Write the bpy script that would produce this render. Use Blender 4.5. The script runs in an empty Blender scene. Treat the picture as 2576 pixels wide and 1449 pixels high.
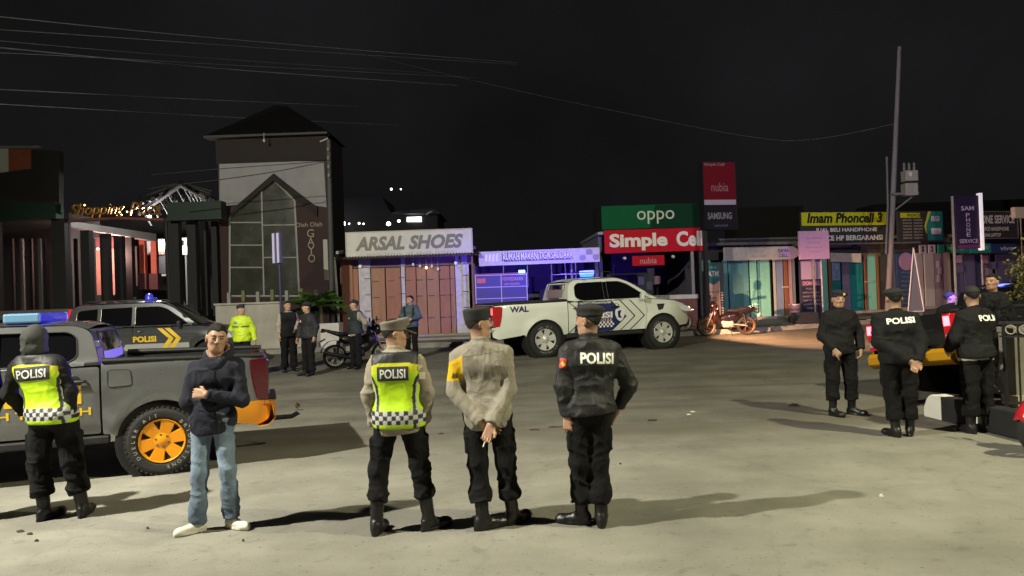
import bpy, bmesh, math, random
import numpy as np
from mathutils import Vector, Matrix, geometry
R_ = math.radians
random.seed(7)
S = bpy.context.scene
COL = S.collection

# ------------------------------------------------------------------ camera
FPX = 1874.0                      # focal length in pixels of a 2575 px wide frame
ROLL, PIT = 0.035, 20.5 / FPX
_f = Vector((0, math.cos(PIT), math.sin(PIT)))
_u0 = Vector((0, -math.sin(PIT), math.cos(PIT)))
_x = Vector((1, 0, 0))
CR = _x * math.cos(ROLL) - _u0 * math.sin(ROLL)
CU = _u0 * math.cos(ROLL) + _x * math.sin(ROLL)
CAM = Vector((0, 0, 1.8))
cd = bpy.data.cameras.new('camera')
cd.sensor_width = 36; cd.lens = FPX / 2575 * 36; cd.clip_end = 2000; cd.clip_start = 0.05
cam = bpy.data.objects.new('camera', cd); COL.objects.link(cam)
m = Matrix.Identity(4)
for i in range(3):
    m[i][0] = CR[i]; m[i][1] = CU[i]; m[i][2] = -_f[i]; m[i][3] = CAM[i]
cam.matrix_world = m
S.camera = cam

# ------------------------------------------------------------------ world, view
w = bpy.data.worlds.new('World'); S.world = w; w.use_nodes = True
nt = w.node_tree; bg = nt.nodes['Background']
tc = nt.nodes.new('ShaderNodeTexCoord'); nz = nt.nodes.new('ShaderNodeTexNoise')
nz.inputs['Scale'].default_value = 2.2; nz.inputs['Detail'].default_value = 5
rp = nt.nodes.new('ShaderNodeValToRGB')
rp.color_ramp.elements[0].position = .35; rp.color_ramp.elements[0].color = (.0052, .0052, .0057, 1)
rp.color_ramp.elements[1].position = .75; rp.color_ramp.elements[1].color = (.0122, .0119, .0129, 1)
nt.links.new(tc.outputs['Generated'], nz.inputs['Vector']); nt.links.new(nz.outputs['Fac'], rp.inputs['Fac'])
nt.links.new(rp.outputs['Color'], bg.inputs['Color']); bg.inputs['Strength'].default_value = 1.0
S.view_settings.view_transform = 'Standard'; S.view_settings.look = 'None'
S.view_settings.exposure = 0; S.view_settings.gamma = 1
S.render.engine = 'CYCLES'
S.cycles.max_bounces = 5; S.cycles.diffuse_bounces = 2; S.cycles.glossy_bounces = 3; S.cycles.transmission_bounces = 4
S.cycles.transparent_max_bounces = 6
S.cycles.use_denoising = True
S.cycles.sample_clamp_indirect = 4

# the two street lamps that light the place (the posts stand just outside the view)
LAMP_L = (-9.0, 3.2, 8.9); LAMP_R = (8.4, 3.2, 8.7)
LAMPS = [(LAMP_L, (1, .955, .79), 15200), (LAMP_R, (1, .95, .62), 6600)]

# ------------------------------------------------------------------ pixel <-> place
def zof(y):
    return 0.034 * min(max(0., y - 14), 17)
def ray(px, py):
    return _f + CR * ((px - 1287.5) / FPX) + CU * ((724.5 - py) / FPX)
def at(px, py, Y):
    r = ray(px, py); return CAM + r * (Y / r.y)
def gnd(px, py):
    r = ray(px, py); t = 1.0
    lo, hi = .5, 200.
    for _ in range(60):
        mid = (lo + hi) / 2; p = CAM + r * mid
        if p.z > zof(p.y): lo = mid
        else: hi = mid
    return CAM + r * lo
def onpl(px, py, pl):
    (x0, y0, a) = pl; n = Vector((-math.sin(a), math.cos(a), 0)); r = ray(px, py)
    return CAM + r * ((Vector((x0, y0, 0)) - CAM).dot(n) / r.dot(n))

# ------------------------------------------------------------------ materials
_M = {}
def M(name, col=(.5, .5, .5), rough=.6, metal=0, emit=0, ecol=None, var=0, vs=6, bump=0, bs=60, coat=0,
      spec=.5, attr=None, trans=0, sss=0, streak=0, wr=0, ws=9):
    if name in _M: return _M[name]
    mt = bpy.data.materials.new(name); mt.use_nodes = True; t = mt.node_tree; b = t.nodes['Principled BSDF']
    N = t.nodes.new; L = t.links.new
    b.inputs['Base Color'].default_value = (*col, 1); b.inputs['Roughness'].default_value = rough
    b.inputs['Metallic'].default_value = metal; b.inputs['Specular IOR Level'].default_value = spec
    if coat: b.inputs['Coat Weight'].default_value = coat; b.inputs['Coat Roughness'].default_value = .06
    if trans: b.inputs['Transmission Weight'].default_value = trans
    if sss:
        b.inputs['Subsurface Weight'].default_value = sss; b.inputs['Subsurface Scale'].default_value = .01
    if emit:
        b.inputs['Emission Color'].default_value = (*(ecol or col), 1); b.inputs['Emission Strength'].default_value = emit
    src = None
    if attr:
        a = N('ShaderNodeAttribute'); a.attribute_name = attr; src = a.outputs['Color']
    tc = N('ShaderNodeTexCoord')
    if var:
        n = N('ShaderNodeTexNoise'); n.inputs['Scale'].default_value = vs; n.inputs['Detail'].default_value = 6
        n.inputs['Roughness'].default_value = .65
        if streak:
            mp = N('ShaderNodeMapping'); mp.inputs['Scale'].default_value = (1, 1, streak)
            L(tc.outputs['Object'], mp.inputs['Vector']); L(mp.outputs['Vector'], n.inputs['Vector'])
        else: L(tc.outputs['Object'], n.inputs['Vector'])
        mr = N('ShaderNodeMapRange'); mr.inputs['From Min'].default_value = .3; mr.inputs['From Max'].default_value = .7
        mr.inputs['To Min'].default_value = 1 - var; mr.inputs['To Max'].default_value = 1 + var
        L(n.outputs['Fac'], mr.inputs['Value'])
        mx = N('ShaderNodeMix'); mx.data_type = 'RGBA'; mx.blend_type = 'MULTIPLY'; mx.inputs['Factor'].default_value = 1
        if src: L(src, mx.inputs['A'])
        else: mx.inputs['A'].default_value = (*col, 1)
        L(mr.outputs['Result'], mx.inputs['B']); src = mx.outputs['Result']
        mr2 = N('ShaderNodeMapRange'); mr2.inputs['To Min'].default_value = max(.02, rough - .12); mr2.inputs['To Max'].default_value = min(1, rough + .12)
        L(n.outputs['Fac'], mr2.inputs['Value']); L(mr2.outputs['Result'], b.inputs['Roughness'])
    if src: L(src, b.inputs['Base Color'])
    if bump:
        n2 = N('ShaderNodeTexNoise'); n2.inputs['Scale'].default_value = bs; n2.inputs['Detail'].default_value = 4
        L(tc.outputs['Object'], n2.inputs['Vector'])
        bp = N('ShaderNodeBump'); bp.inputs['Strength'].default_value = bump; bp.inputs['Distance'].default_value = .02
        L(n2.outputs['Fac'], bp.inputs['Height']); L(bp.outputs['Normal'], b.inputs['Normal'])
    if wr:
        n3 = N('ShaderNodeTexNoise'); n3.inputs['Scale'].default_value = ws; n3.inputs['Detail'].default_value = 2.5; n3.inputs['Distortion'].default_value = 1.3
        mp = N('ShaderNodeMapping'); mp.inputs['Scale'].default_value = (1, 1, .62); mp.inputs['Rotation'].default_value = (.3, .5, .2); L(tc.outputs['Object'], mp.inputs['Vector']); L(mp.outputs['Vector'], n3.inputs['Vector'])
        m1 = N('ShaderNodeMath'); m1.operation = 'MULTIPLY_ADD'; m1.inputs[1].default_value = 2; m1.inputs[2].default_value = -1; L(n3.outputs['Fac'], m1.inputs[0])
        m2 = N('ShaderNodeMath'); m2.operation = 'ABSOLUTE'; L(m1.outputs[0], m2.inputs[0])
        m3 = N('ShaderNodeMath'); m3.operation = 'POWER'; m3.inputs[1].default_value = .6; L(m2.outputs[0], m3.inputs[0])
        b2 = N('ShaderNodeBump'); b2.invert = True; b2.inputs['Strength'].default_value = wr; b2.inputs['Distance'].default_value = .035; L(m3.outputs[0], b2.inputs['Height'])
        if bump: L(bp.outputs['Normal'], b2.inputs['Normal'])
        L(b2.outputs['Normal'], b.inputs['Normal'])
    _M[name] = mt
    return mt

# ------------------------------------------------------------------ objects
def tag(o, label=None, cat=None, group=None, kind=None):
    if label: o['label'] = label
    if cat: o['category'] = cat
    if group: o['group'] = group
    if kind: o['kind'] = kind
    return o
def thing(name, label, cat, loc=(0, 0, 0), rz=0, group=None, scale=1):
    o = bpy.data.objects.new(name, None); COL.objects.link(o); o.empty_display_size = .2
    o.location = loc; o.rotation_euler = (0, 0, rz); o.scale = (scale,) * 3
    return tag(o, label, cat, group)
def link(name, me, mat=None, parent=None, smooth=False, bevel=0, loc=None, rot=None):
    o = bpy.data.objects.new(name, me); COL.objects.link(o)
    if mat is not None and not me.materials: me.materials.append(mat)
    if parent is not None: o.parent = parent
    if loc is not None: o.location = loc
    if rot is not None: o.rotation_euler = rot
    if smooth: me.shade_smooth()
    if bevel:
        b = o.modifiers.new('bevel', 'BEVEL'); b.width = bevel; b.segments = 2; b.limit_method = 'ANGLE'; b.angle_limit = .6
        b.harden_normals = False
    return o
def copy_tree(o, parent=None, skip=()):
    c = o.copy(); COL.objects.link(c); c.parent = parent
    for ch in list(o.children):
        if ch.name.split('.')[0] not in skip: copy_tree(ch, c, skip)
    return c

class MB:
    def __init__(s): s.v = []; s.f = []
    def add(s, vs, fs):
        n = len(s.v); s.v += [tuple(p) for p in vs]; s.f += [tuple(i + n for i in f) for f in fs]; return s
    def box(s, c, d, rz=0, rx=0, ry=0):
        x, y, z = d[0] / 2, d[1] / 2, d[2] / 2
        mm = Matrix.Rotation(rz, 3, 'Z') @ Matrix.Rotation(ry, 3, 'Y') @ Matrix.Rotation(rx, 3, 'X')
        vs = [Vector(c) + mm @ Vector((a * x, b * y, e * z)) for a in (-1, 1) for b in (-1, 1) for e in (-1, 1)]
        return s.add(vs, [(0, 1, 3, 2), (4, 6, 7, 5), (0, 4, 5, 1), (2, 3, 7, 6), (0, 2, 6, 4), (1, 5, 7, 3)])
    def tube(s, pts, r, n=8, cap=True):
        pts = [Vector(p) for p in pts]; k = len(pts)
        rs = r if isinstance(r, (list, tuple)) else [r] * k
        vs = []; up = None
        for i, p in enumerate(pts):
            d = (pts[min(i + 1, k - 1)] - pts[max(i - 1, 0)])
            d = d.normalized() if d.length > 1e-9 else Vector((0, 0, 1))
            if up is None:
                a = Vector((0, 0, 1)) if abs(d.z) < .9 else Vector((1, 0, 0)); up = (a - d * a.dot(d)).normalized()
            else:
                up = (up - d * up.dot(d)); up = up.normalized() if up.length > 1e-6 else Vector((1, 0, 0))
            sd = d.cross(up)
            for j in range(n):
                t = 2 * math.pi * j / n; vs.append(p + (up * math.cos(t) + sd * math.sin(t)) * rs[i])
        fs = [(i * n + j, i * n + (j + 1) % n, (i + 1) * n + (j + 1) % n, (i + 1) * n + j) for i in range(k - 1) for j in range(n)]
        if cap: fs += [tuple(range(n))[::-1], tuple(range((k - 1) * n, k * n))]
        return s.add(vs, fs)
    def prism(s, poly, d0, d1, ax='y'):
        n = len(poly)
        def P(a, b, d): return {'y': (a, d, b), 'x': (d, a, b), 'z': (a, b, d)}[ax]
        vs = [P(a, b, d0) for a, b in poly] + [P(a, b, d1) for a, b in poly]
        fs = [tuple(range(n)), tuple(range(n, 2 * n))[::-1]] + [(i, i + n, (i + 1) % n + n, (i + 1) % n) for i in range(n)]
        return s.add(vs, fs)
    def lathe(s, prof, c=(0, 0, 0), ax='y', n=32, closed=False):
        vs = []
        for r, h in prof:
            for j in range(n):
                t = 2 * math.pi * j / n; a, b = r * math.cos(t), r * math.sin(t)
                p = {'y': (a, h, b), 'z': (a, b, h), 'x': (h, a, b)}[ax]
                vs.append((p[0] + c[0], p[1] + c[1], p[2] + c[2]))
        k = len(prof); rng = range(k) if closed else range(k - 1)
        fs = [(i * n + j, i * n + (j + 1) % n, ((i + 1) % k) * n + (j + 1) % n, ((i + 1) % k) * n + j) for i in rng for j in range(n)]
        return s.add(vs, fs)
    def grid(s, fn, nu, nv):
        vs = [fn(i / nu, j / nv) for i in range(nu + 1) for j in range(nv + 1)]
        fs = [(i * (nv + 1) + j, (i + 1) * (nv + 1) + j, (i + 1) * (nv + 1) + j + 1, i * (nv + 1) + j + 1) for i in range(nu) for j in range(nv)]
        return s.add(vs, fs)
    def mesh(s, name):
        me = bpy.data.meshes.new(name); me.from_pydata(s.v, [], s.f); me.validate()
        bm = bmesh.new(); bm.from_mesh(me); bmesh.ops.recalc_face_normals(bm, faces=bm.faces[:]); bm.to_mesh(me); bm.free()
        me.update(); return me
    def build(s, name, mat, parent=None, smooth=False, bevel=0, loc=None, rot=None):
        o = link(name, s.mesh(name), mat, parent, False, bevel, loc, rot)
        if smooth: o.data.set_sharp_from_angle(angle=R_(38))
        if smooth: o.data.shade_smooth(); o.data.set_sharp_from_angle(angle=R_(38))
        return o
def bx(name, mat, parent, c, d, bevel=0, rz=0, rx=0, ry=0):
    return MB().box(c, d, rz, rx, ry).build(name, mat, parent, bevel=bevel)

# ------------------------------------------------------------------ lettering
_T = {}
def text2d(s, bold=0, shear=0, space=1.0):
    k = (s, bold, shear, space)
    if k in _T: return _T[k]
    c = bpy.data.curves.new('t', 'FONT'); c.body = s; c.size = 1; c.offset = bold; c.shear = shear; c.space_character = space
    c.resolution_u = 3
    o = bpy.data.objects.new('t', c); COL.objects.link(o)
    bpy.context.view_layer.update()
    dg = bpy.context.evaluated_depsgraph_get(); me = bpy.data.meshes.new_from_object(o.evaluated_get(dg))
    v = np.array([p.co[:2] for p in me.vertices]); f = [tuple(p.vertices) for p in me.polygons]
    bpy.data.objects.remove(o); bpy.data.curves.remove(c); bpy.data.meshes.remove(me)
    lo, hi = v.min(0), v.max(0)
    v = (v - (lo + hi) / 2); _T[k] = (v, f, hi - lo)
    return _T[k]
def text_fit(s, w, h, **kw):
    v, f, d = text2d(s, **kw)
    if h is None: sc = (w / d[0],) * 2
    elif w is None: sc = (h / d[1],) * 2
    else: sc = (w / d[0], h / d[1])
    return v * np.array(sc), f
def letter(parent, s, x, z, w, h, y, mat, name='lettering', ang=0, **kw):
    """flat print on a board that faces -y, in the board's own coordinates"""
    v, f = text_fit(s, w, h, **kw)
    if ang:
        c_, s_ = math.cos(ang), math.sin(ang); v = np.stack([v[:, 0] * c_ - v[:, 1] * s_, v[:, 0] * s_ + v[:, 1] * c_], 1)
    me = bpy.data.meshes.new(name); me.from_pydata([(x + a, y, z + b) for a, b in v], [], f)
    return link(name, me, mat, parent)

# ------------------------------------------------------------------ smooth solids from distance fields
_rng = np.random.RandomState(3)
_LAT = _rng.rand(24, 24, 24).astype(np.float32)
def vnoise(P):
    P = np.asarray(P); I = np.floor(P).astype(int); F = P - I; F = F * F * (3 - 2 * F)
    a = I % 24; b = (I + 1) % 24; L = _LAT
    x, y, z = F[:, 0], F[:, 1], F[:, 2]
    def g(i, j, k): return L[(a, b)[i][:, 0], (a, b)[j][:, 1], (a, b)[k][:, 2]]
    c00 = g(0, 0, 0) * (1 - x) + g(1, 0, 0) * x; c10 = g(0, 1, 0) * (1 - x) + g(1, 1, 0) * x
    c01 = g(0, 0, 1) * (1 - x) + g(1, 0, 1) * x; c11 = g(0, 1, 1) * (1 - x) + g(1, 1, 1) * x
    return (c00 * (1 - y) + c10 * y) * (1 - z) + (c01 * (1 - y) + c11 * y) * z
def rc(P, a, b, ra, rb, sq=None):
    """tapered capsule, optionally squashed"""
    a = np.asarray(a, float); b = np.asarray(b, float)
    if sq is not None:
        P = P * sq; a = a * sq; b = b * sq
    d = b - a; L = max(d @ d, 1e-9); t = np.clip((P - a) @ d / L, 0, 1)
    q = P - a - t[:, None] * d
    return np.sqrt((q * q).sum(1)) - (ra + (rb - ra) * t)
def ell(P, c, r):
    c = np.asarray(c, float); r = np.asarray(r, float)
    q = (P - c) / r; k0 = np.sqrt((q * q).sum(1)) + 1e-9; q2 = q / r; k1 = np.sqrt((q2 * q2).sum(1)) + 1e-9
    return k0 * (k0 - 1) / k1
def sbox(P, c, h, r=.01):
    q = np.abs(P - np.asarray(c)) - (np.asarray(h) - r)
    return np.sqrt((np.maximum(q, 0) ** 2).sum(1)) + np.minimum(q.max(1), 0) - r
def smin(a, b, k):
    h = np.maximum(k - np.abs(a - b), 0) / k
    return np.minimum(a, b) - h * h * k * .25
def smax(a, b, k): return -smin(-a, -b, k)
def sunion(ds, k):
    d = ds[0]
    for e in ds[1:]: d = smin(d, e, k)
    return d
def nets(f, lo, hi, h):
    lo = np.asarray(lo, float); hi = np.asarray(hi, float); B = 4
    nc = np.ceil((hi - lo) / (h * B)).astype(int) + 1; n = nc * B
    g = np.stack(np.meshgrid(*[np.arange(c) for c in nc], indexing='ij'), -1).reshape(-1, 3)
    cc = lo + (g * B + (B - 1) / 2) * h
    dc = f(cc)
    V = np.repeat(np.repeat(np.repeat(np.sign(dc).reshape(nc), B, 0), B, 1), B, 2).astype(np.float64)
    V[V == 0] = 1
    act = np.abs(dc) < h * B * 1.5 + .012
    blk = g[act]
    off = np.stack(np.meshgrid(*[np.arange(B)] * 3, indexing='ij'), -1).reshape(-1, 3)
    idx = (blk[:, None, :] * B + off[None]).reshape(-1, 3)
    V[idx[:, 0], idx[:, 1], idx[:, 2]] = f(lo + idx * h)
    V[[0, -1]] = 1; V[:, [0, -1]] = 1; V[:, :, [0, -1]] = 1
    In = V < 0
    c8 = [In[i:n[0] - 1 + i, j:n[1] - 1 + j, k:n[2] - 1 + k] for i in (0, 1) for j in (0, 1) for k in (0, 1)]
    sm = sum(c.astype(np.int8) for c in c8); A = (sm > 0) & (sm < 8)
    cells = np.argwhere(A); ids = -np.ones(A.shape, int); ids[A] = np.arange(len(cells))
    acc = np.zeros((len(cells), 3)); cnt = np.zeros(len(cells))
    cor = [np.array(c) for c in ((0, 0, 0), (0, 0, 1), (0, 1, 0), (0, 1, 1), (1, 0, 0), (1, 0, 1), (1, 1, 0), (1, 1, 1))]
    vals = [V[cells[:, 0] + c[0], cells[:, 1] + c[1], cells[:, 2] + c[2]] for c in cor]
    for i in range(8):
        for j in range(i + 1, 8):
            if np.abs(cor[i] - cor[j]).sum() != 1: continue
            va, vb = vals[i], vals[j]; mk = (va < 0) != (vb < 0)
            t = np.where(mk, va / np.where(mk, va - vb, 1), 0)
            acc += np.where(mk[:, None], cor[i] + t[:, None] * (cor[j] - cor[i]), 0); cnt += mk
    vert = lo + (cells + acc / cnt[:, None]) * h
    quads = []
    for ax in range(3):
        o1, o2 = [a for a in range(3) if a != ax]
        sl0 = [slice(None)] * 3; sl1 = [slice(None)] * 3; sl0[ax] = slice(0, n[ax] - 1); sl1[ax] = slice(1, n[ax])
        e = np.argwhere(In[tuple(sl0)] != In[tuple(sl1)])
        e = e[(e[:, o1] > 0) & (e[:, o2] > 0) & (e[:, o1] < n[o1] - 1) & (e[:, o2] < n[o2] - 1)]
        ins = In[e[:, 0], e[:, 1], e[:, 2]]
        def cid(a, b):
            q = e.copy(); q[:, o1] -= a; q[:, o2] -= b; return ids[q[:, 0], q[:, 1], q[:, 2]]
        q = np.stack([cid(1, 1), cid(0, 1), cid(0, 0), cid(1, 0)], 1)
        flip = ins if ax != 1 else ~ins
        q[~flip] = q[~flip][:, ::-1]
        quads.append(q)
    return vert, np.concatenate(quads)
def np_mesh(name, v, q, colfn=None):
    me = bpy.data.meshes.new(name)
    me.vertices.add(len(v)); me.vertices.foreach_set('co', v.astype(np.float32).ravel())
    me.loops.add(q.size); me.loops.foreach_set('vertex_index', q.astype(np.int32).ravel())
    me.polygons.add(len(q)); me.polygons.foreach_set('loop_start', (np.arange(len(q)) * 4).astype(np.int32))
    me.update(calc_edges=True)
    if colfn is not None:
        a = me.color_attributes.new('Col', 'FLOAT_COLOR', 'POINT')
        c = np.ones((len(v), 4), np.float32); c[:, :3] = colfn(v); a.data.foreach_set('color', c.ravel())
    me.shade_smooth()
    return me
def solid(name, f, lo, hi, h, mat, parent, colfn=None):
    v, q = nets(f, lo, hi, h)
    return link(name, np_mesh(name, v, q, colfn), mat, parent)
# ------------------------------------------------------------------ ground, road, kerb
ASPH = M('asphalt', (.205, .196, .163), .85, var=.22, vs=.8, bump=.35, bs=140, spec=.3)
CONC = M('worn_concrete', (.245, .236, .203), .88, var=.16, vs=1.1, bump=.3, bs=90, spec=.25)
def ground_mat(mt, spots):
    """large stains, fine grit and sparse dark specks over the base colour"""
    t = mt.node_tree; N = t.nodes.new; L = t.links.new; b = t.nodes['Principled BSDF']
    src = b.inputs['Base Color'].links[0].from_socket; tc = N('ShaderNodeTexCoord')
    def layer(src, scale, lo, hi, fac, det=4):
        n = N('ShaderNodeTexNoise'); n.inputs['Scale'].default_value = scale; n.inputs['Detail'].default_value = det
        L(tc.outputs['Object'], n.inputs['Vector'])
        r = N('ShaderNodeMapRange'); r.inputs['From Min'].default_value = lo; r.inputs['From Max'].default_value = hi
        r.inputs['To Min'].default_value = fac; r.inputs['To Max'].default_value = 1
        L(n.outputs['Fac'], r.inputs['Value'])
        x = N('ShaderNodeMix'); x.data_type = 'RGBA'; x.blend_type = 'MULTIPLY'; x.inputs['Factor'].default_value = 1
        L(src, x.inputs['A']); L(r.outputs['Result'], x.inputs['B']); return x.outputs['Result']
    for sp in spots: src = layer(src, *sp)
    L(src, b.inputs['Base Color'])
ground_mat(ASPH, [(.23, .35, .6, .72), (1.1, .36, .56, .84, 7), (38, .33, .5, .66, 8), (150, .3, .5, .74), (260, .3, .5, .8)])
ground_mat(CONC, [(.35, .33, .58, .76), (1.3, .34, .52, .86, 7), (5.5, .30, .40, .80, 8), (26, .29, .37, .55, 6), (90, .27, .36, .7, 3), (300, .25, .5, .8)])
def ground_extra(mt, fade=None, crack=.55):
    t = mt.node_tree; N = t.nodes.new; L = t.links.new; b = t.nodes['Principled BSDF']; src = b.inputs['Base Color'].links[0].from_socket; tc = N('ShaderNodeTexCoord')
    nz = N('ShaderNodeTexNoise'); nz.inputs['Scale'].default_value = 1.4; nz.inputs['Detail'].default_value = 5; L(tc.outputs['Object'], nz.inputs['Vector'])
    ad = N('ShaderNodeMix'); ad.data_type = 'VECTOR'; ad.inputs['Factor'].default_value = .35; L(tc.outputs['Object'], ad.inputs['A']); L(nz.outputs['Color'], ad.inputs['B'])
    vo = N('ShaderNodeTexVoronoi'); vo.feature = 'DISTANCE_TO_EDGE'; vo.inputs['Scale'].default_value = .62; L(ad.outputs['Result'], vo.inputs['Vector'])
    r = N('ShaderNodeMapRange'); r.inputs['From Min'].default_value = .002; r.inputs['From Max'].default_value = .012; r.inputs['To Min'].default_value = crack; r.inputs['To Max'].default_value = 1; L(vo.outputs['Distance'], r.inputs['Value'])
    x = N('ShaderNodeMix'); x.data_type = 'RGBA'; x.blend_type = 'MULTIPLY'; x.inputs['Factor'].default_value = 1; L(src, x.inputs['A']); L(r.outputs['Result'], x.inputs['B']); src = x.outputs['Result']
    if fade:       # trodden dirt and asphalt dust over the outer edge of the slab
        sp = N('ShaderNodeSeparateXYZ'); L(tc.outputs['Object'], sp.inputs['Vector'])
        n2 = N('ShaderNodeTexNoise'); n2.inputs['Scale'].default_value = .9; n2.inputs['Detail'].default_value = 8; L(tc.outputs['Object'], n2.inputs['Vector'])
        mm = N('ShaderNodeMath'); mm.operation = 'MULTIPLY_ADD'; mm.inputs[1].default_value = 2.6; L(n2.outputs['Fac'], mm.inputs[0]); L(sp.outputs['Y'], mm.inputs[2])
        r2 = N('ShaderNodeMapRange'); r2.interpolation_type = 'SMOOTHSTEP'; r2.inputs['From Min'].default_value = fade[0]; r2.inputs['From Max'].default_value = fade[1]; L(mm.outputs[0], r2.inputs['Value'])
        y = N('ShaderNodeMix'); y.data_type = 'RGBA'; y.inputs['B'].default_value = (.135, .122, .098, 1); L(r2.outputs['Result'], y.inputs['Factor']); L(src, y.inputs['A']); src = y.outputs['Result']
    n4 = N('ShaderNodeTexNoise'); n4.inputs['Scale'].default_value = 1.0; n4.inputs['Detail'].default_value = 6; mp = N('ShaderNodeMapping'); mp.inputs['Scale'].default_value = (.06, 1.7, 1); L(tc.outputs['Object'], mp.inputs['Vector']); L(mp.outputs['Vector'], n4.inputs['Vector'])
    r4 = N('ShaderNodeMapRange'); r4.inputs['From Min'].default_value = .36; r4.inputs['From Max'].default_value = .54; r4.inputs['To Min'].default_value = .80 if not fade else .90; r4.inputs['To Max'].default_value = 1; L(n4.outputs['Fac'], r4.inputs['Value'])
    x4 = N('ShaderNodeMix'); x4.data_type = 'RGBA'; x4.blend_type = 'MULTIPLY'; x4.inputs['Factor'].default_value = 1; L(src, x4.inputs['A']); L(r4.outputs['Result'], x4.inputs['B']); src = x4.outputs['Result']
    L(src, b.inputs['Base Color'])
ground_extra(CONC, (9.6, 11.6), .93); ground_extra(ASPH, None, .9)

ysr = [-60, 0, 6, 10, 14, 18, 22, 26, 31, 40, 60, 120, 400, 900]
xsr = [-900, -300, -60, -20, -8, 0, 8, 20, 60, 300, 900]
g = MB(); g.add([(x, y, zof(y) - .008) for y in ysr for x in xsr],
    [(i * len(xsr) + j, i * len(xsr) + j + 1, (i + 1) * len(xsr) + j + 1, (i + 1) * len(xsr) + j) for i in range(len(ysr) - 1) for j in range(len(xsr) - 1)])
tag(g.build('ground', ASPH), 'dusty ground under the street', None, kind='structure')
# forecourt: worn concrete with a ragged edge against the asphalt
EDGE = lambda x: 10.05 + .045 * x + .10 * math.sin(x * 1.7) + .05 * math.sin(x * 5.3 + 1) + .02 * math.sin(x * 13)
fc = MB()
fx = [-26 + .25 * i for i in range(225)]
fc.add([(x, y if y < 9 else EDGE(x), .0) for y in (-14, 4, 9.5) for x in fx], [(i * 225 + j, i * 225 + j + 1, (i + 1) * 225 + j + 1, (i + 1) * 225 + j) for i in range(2) for j in range(224)])
tag(fc.build('forecourt_pavement', CONC), 'pale worn concrete forecourt in the foreground', None, kind='structure')
rd = MB()
rd.add([(x, EDGE(x) + .0 if k == 0 else ysr2, (zof(ysr2) if k else 0) - .004) for k, ysr2 in enumerate((9, 14, 17, 20, 23, 25.5)) for x in fx],
       [(i * 225 + j, i * 225 + j + 1, (i + 1) * 225 + j + 1, (i + 1) * 225 + j) for i in range(5) for j in range(224)])
tag(rd.build('road', ASPH), 'grey asphalt road crossing the picture', None, kind='structure')

# far pavement (raised behind the kerb), kerb line bends away to the right
KL = [(-60, 21.5), (-14, 21.9), (-6, 22.8), (2.5, 23.3), (8, 24.3), (12.5, 26.0), (20, 28.3), (34, 32)]
def kerb_y(x):
    for (a, b), (c, d) in zip(KL, KL[1:]):
        if a <= x <= c: return b + (d - b) * (x - a) / (c - a)
    return KL[-1][1]
def zpav(y): return zof(y) + .14 + max(0, min(y, 40) - 25) * .02
PAV = M('pavement', (.21, .20, .18), .88, var=.25, vs=1.4, bump=.4, bs=60, spec=.25)
ground_mat(PAV, [(.6, .35, .6, .7), (9, .3, .45, .7, 6)])
kx = [-60 + 1.0 * i for i in range(95)]
pv = MB()
rows = lambda x: [kerb_y(x) + .16, kerb_y(x) + 1.5, kerb_y(x) + 3.5, 34, 44, 80]
pv.add([(x, rows(x)[k], zpav(rows(x)[k])) for k in range(6) for x in kx], [(i * 95 + j, i * 95 + j + 1, (i + 1) * 95 + j + 1, (i + 1) * 95 + j) for i in range(5) for j in range(94)])
tag(pv.build('pavement', PAV), 'raised grey pavement before the shops', None, kind='structure')
kerb = bpy.data.objects.new('kerb', None); COL.objects.link(kerb); tag(kerb, 'row of kerb stones along the far side', kind='structure')
KS = M('kerb_stone', (.24, .23, .21), .85, var=.25, vs=5, bump=.4, bs=40)
kme = None
xx = -16.0
while xx < 24:
    x1 = xx + .98; y0, y1 = kerb_y(xx), kerb_y(x1); L_ = math.hypot(.98, y1 - y0)
    if kme is None:
        b_ = MB(); b_.box((0, 0, 0), (.97, .17, .34)); kme = b_.mesh('kerb_stone'); kme.materials.append(KS)
    ym = (y0 + y1) / 2
    o = link('kerb_stone', kme, None, kerb, loc=((xx + x1) / 2, ym + .08, zof(ym) + .145 - .17 + random.uniform(-.006, .006)), rot=(0, 0, math.atan2(y1 - y0, .98)))
    o.scale = (L_ / .98, 1, 1)
    xx = x1

# the lamp posts (outside the frame) that carry the light
def street_lamp(loc, col, power, label):
    x, y, z = loc; s = -1 if x > 0 else 1
    t = thing('street_lamp', label, 'street lamp', (x - s * 1.5, y - .6, 0), group='street lamps beside the forecourt')
    G = M('galvanised', (.42, .43, .44), .45, .8, var=.15)
    MB().lathe([(.11, 0), (.10, 1), (.06, z - .2), (0, z - .2)], ax='z', n=16).build('pole', G, t, True)
    MB().lathe([(.22, 0), (.22, .03), (.0, .03)], ax='z', n=16).build('base_plate', G, t)
    MB().tube([(0, 0, z - .5), (s * .5, .2, z + .1), (s * 1.2, .5, z + .22)], .035).build('arm', G, t, True)
    h = MB().box((s * 1.45, .6, z + .22), (.7, .3, .09)).build('lamp_head', G, t, bevel=.03)
    MB().box((s * 1.5, .6, z + .165), (.45, .22, .02)).build('diffuser', M('lamp_glass_%d' % s, (.9, .9, .8), .3, emit=40, ecol=col), h)
    l = bpy.data.lights.new('lamp_light', 'SPOT'); l.energy = power; l.color = col; l.spot_size = R_(165); l.spot_blend = .35; l.shadow_soft_size = .14
    o = bpy.data.objects.new('lamp_light', l); COL.objects.link(o); o.location = (x, y, z + .1)
    o.rotation_euler = (Vector((s * 3.5, 11, 0)) - Vector((x, y, z))).to_track_quat('-Z', 'Y').to_euler()
    return t
street_lamp(*LAMPS[0], 'tall street lamp post left of the forecourt')
street_lamp(*LAMPS[1], 'tall street lamp post right of the forecourt')
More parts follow.
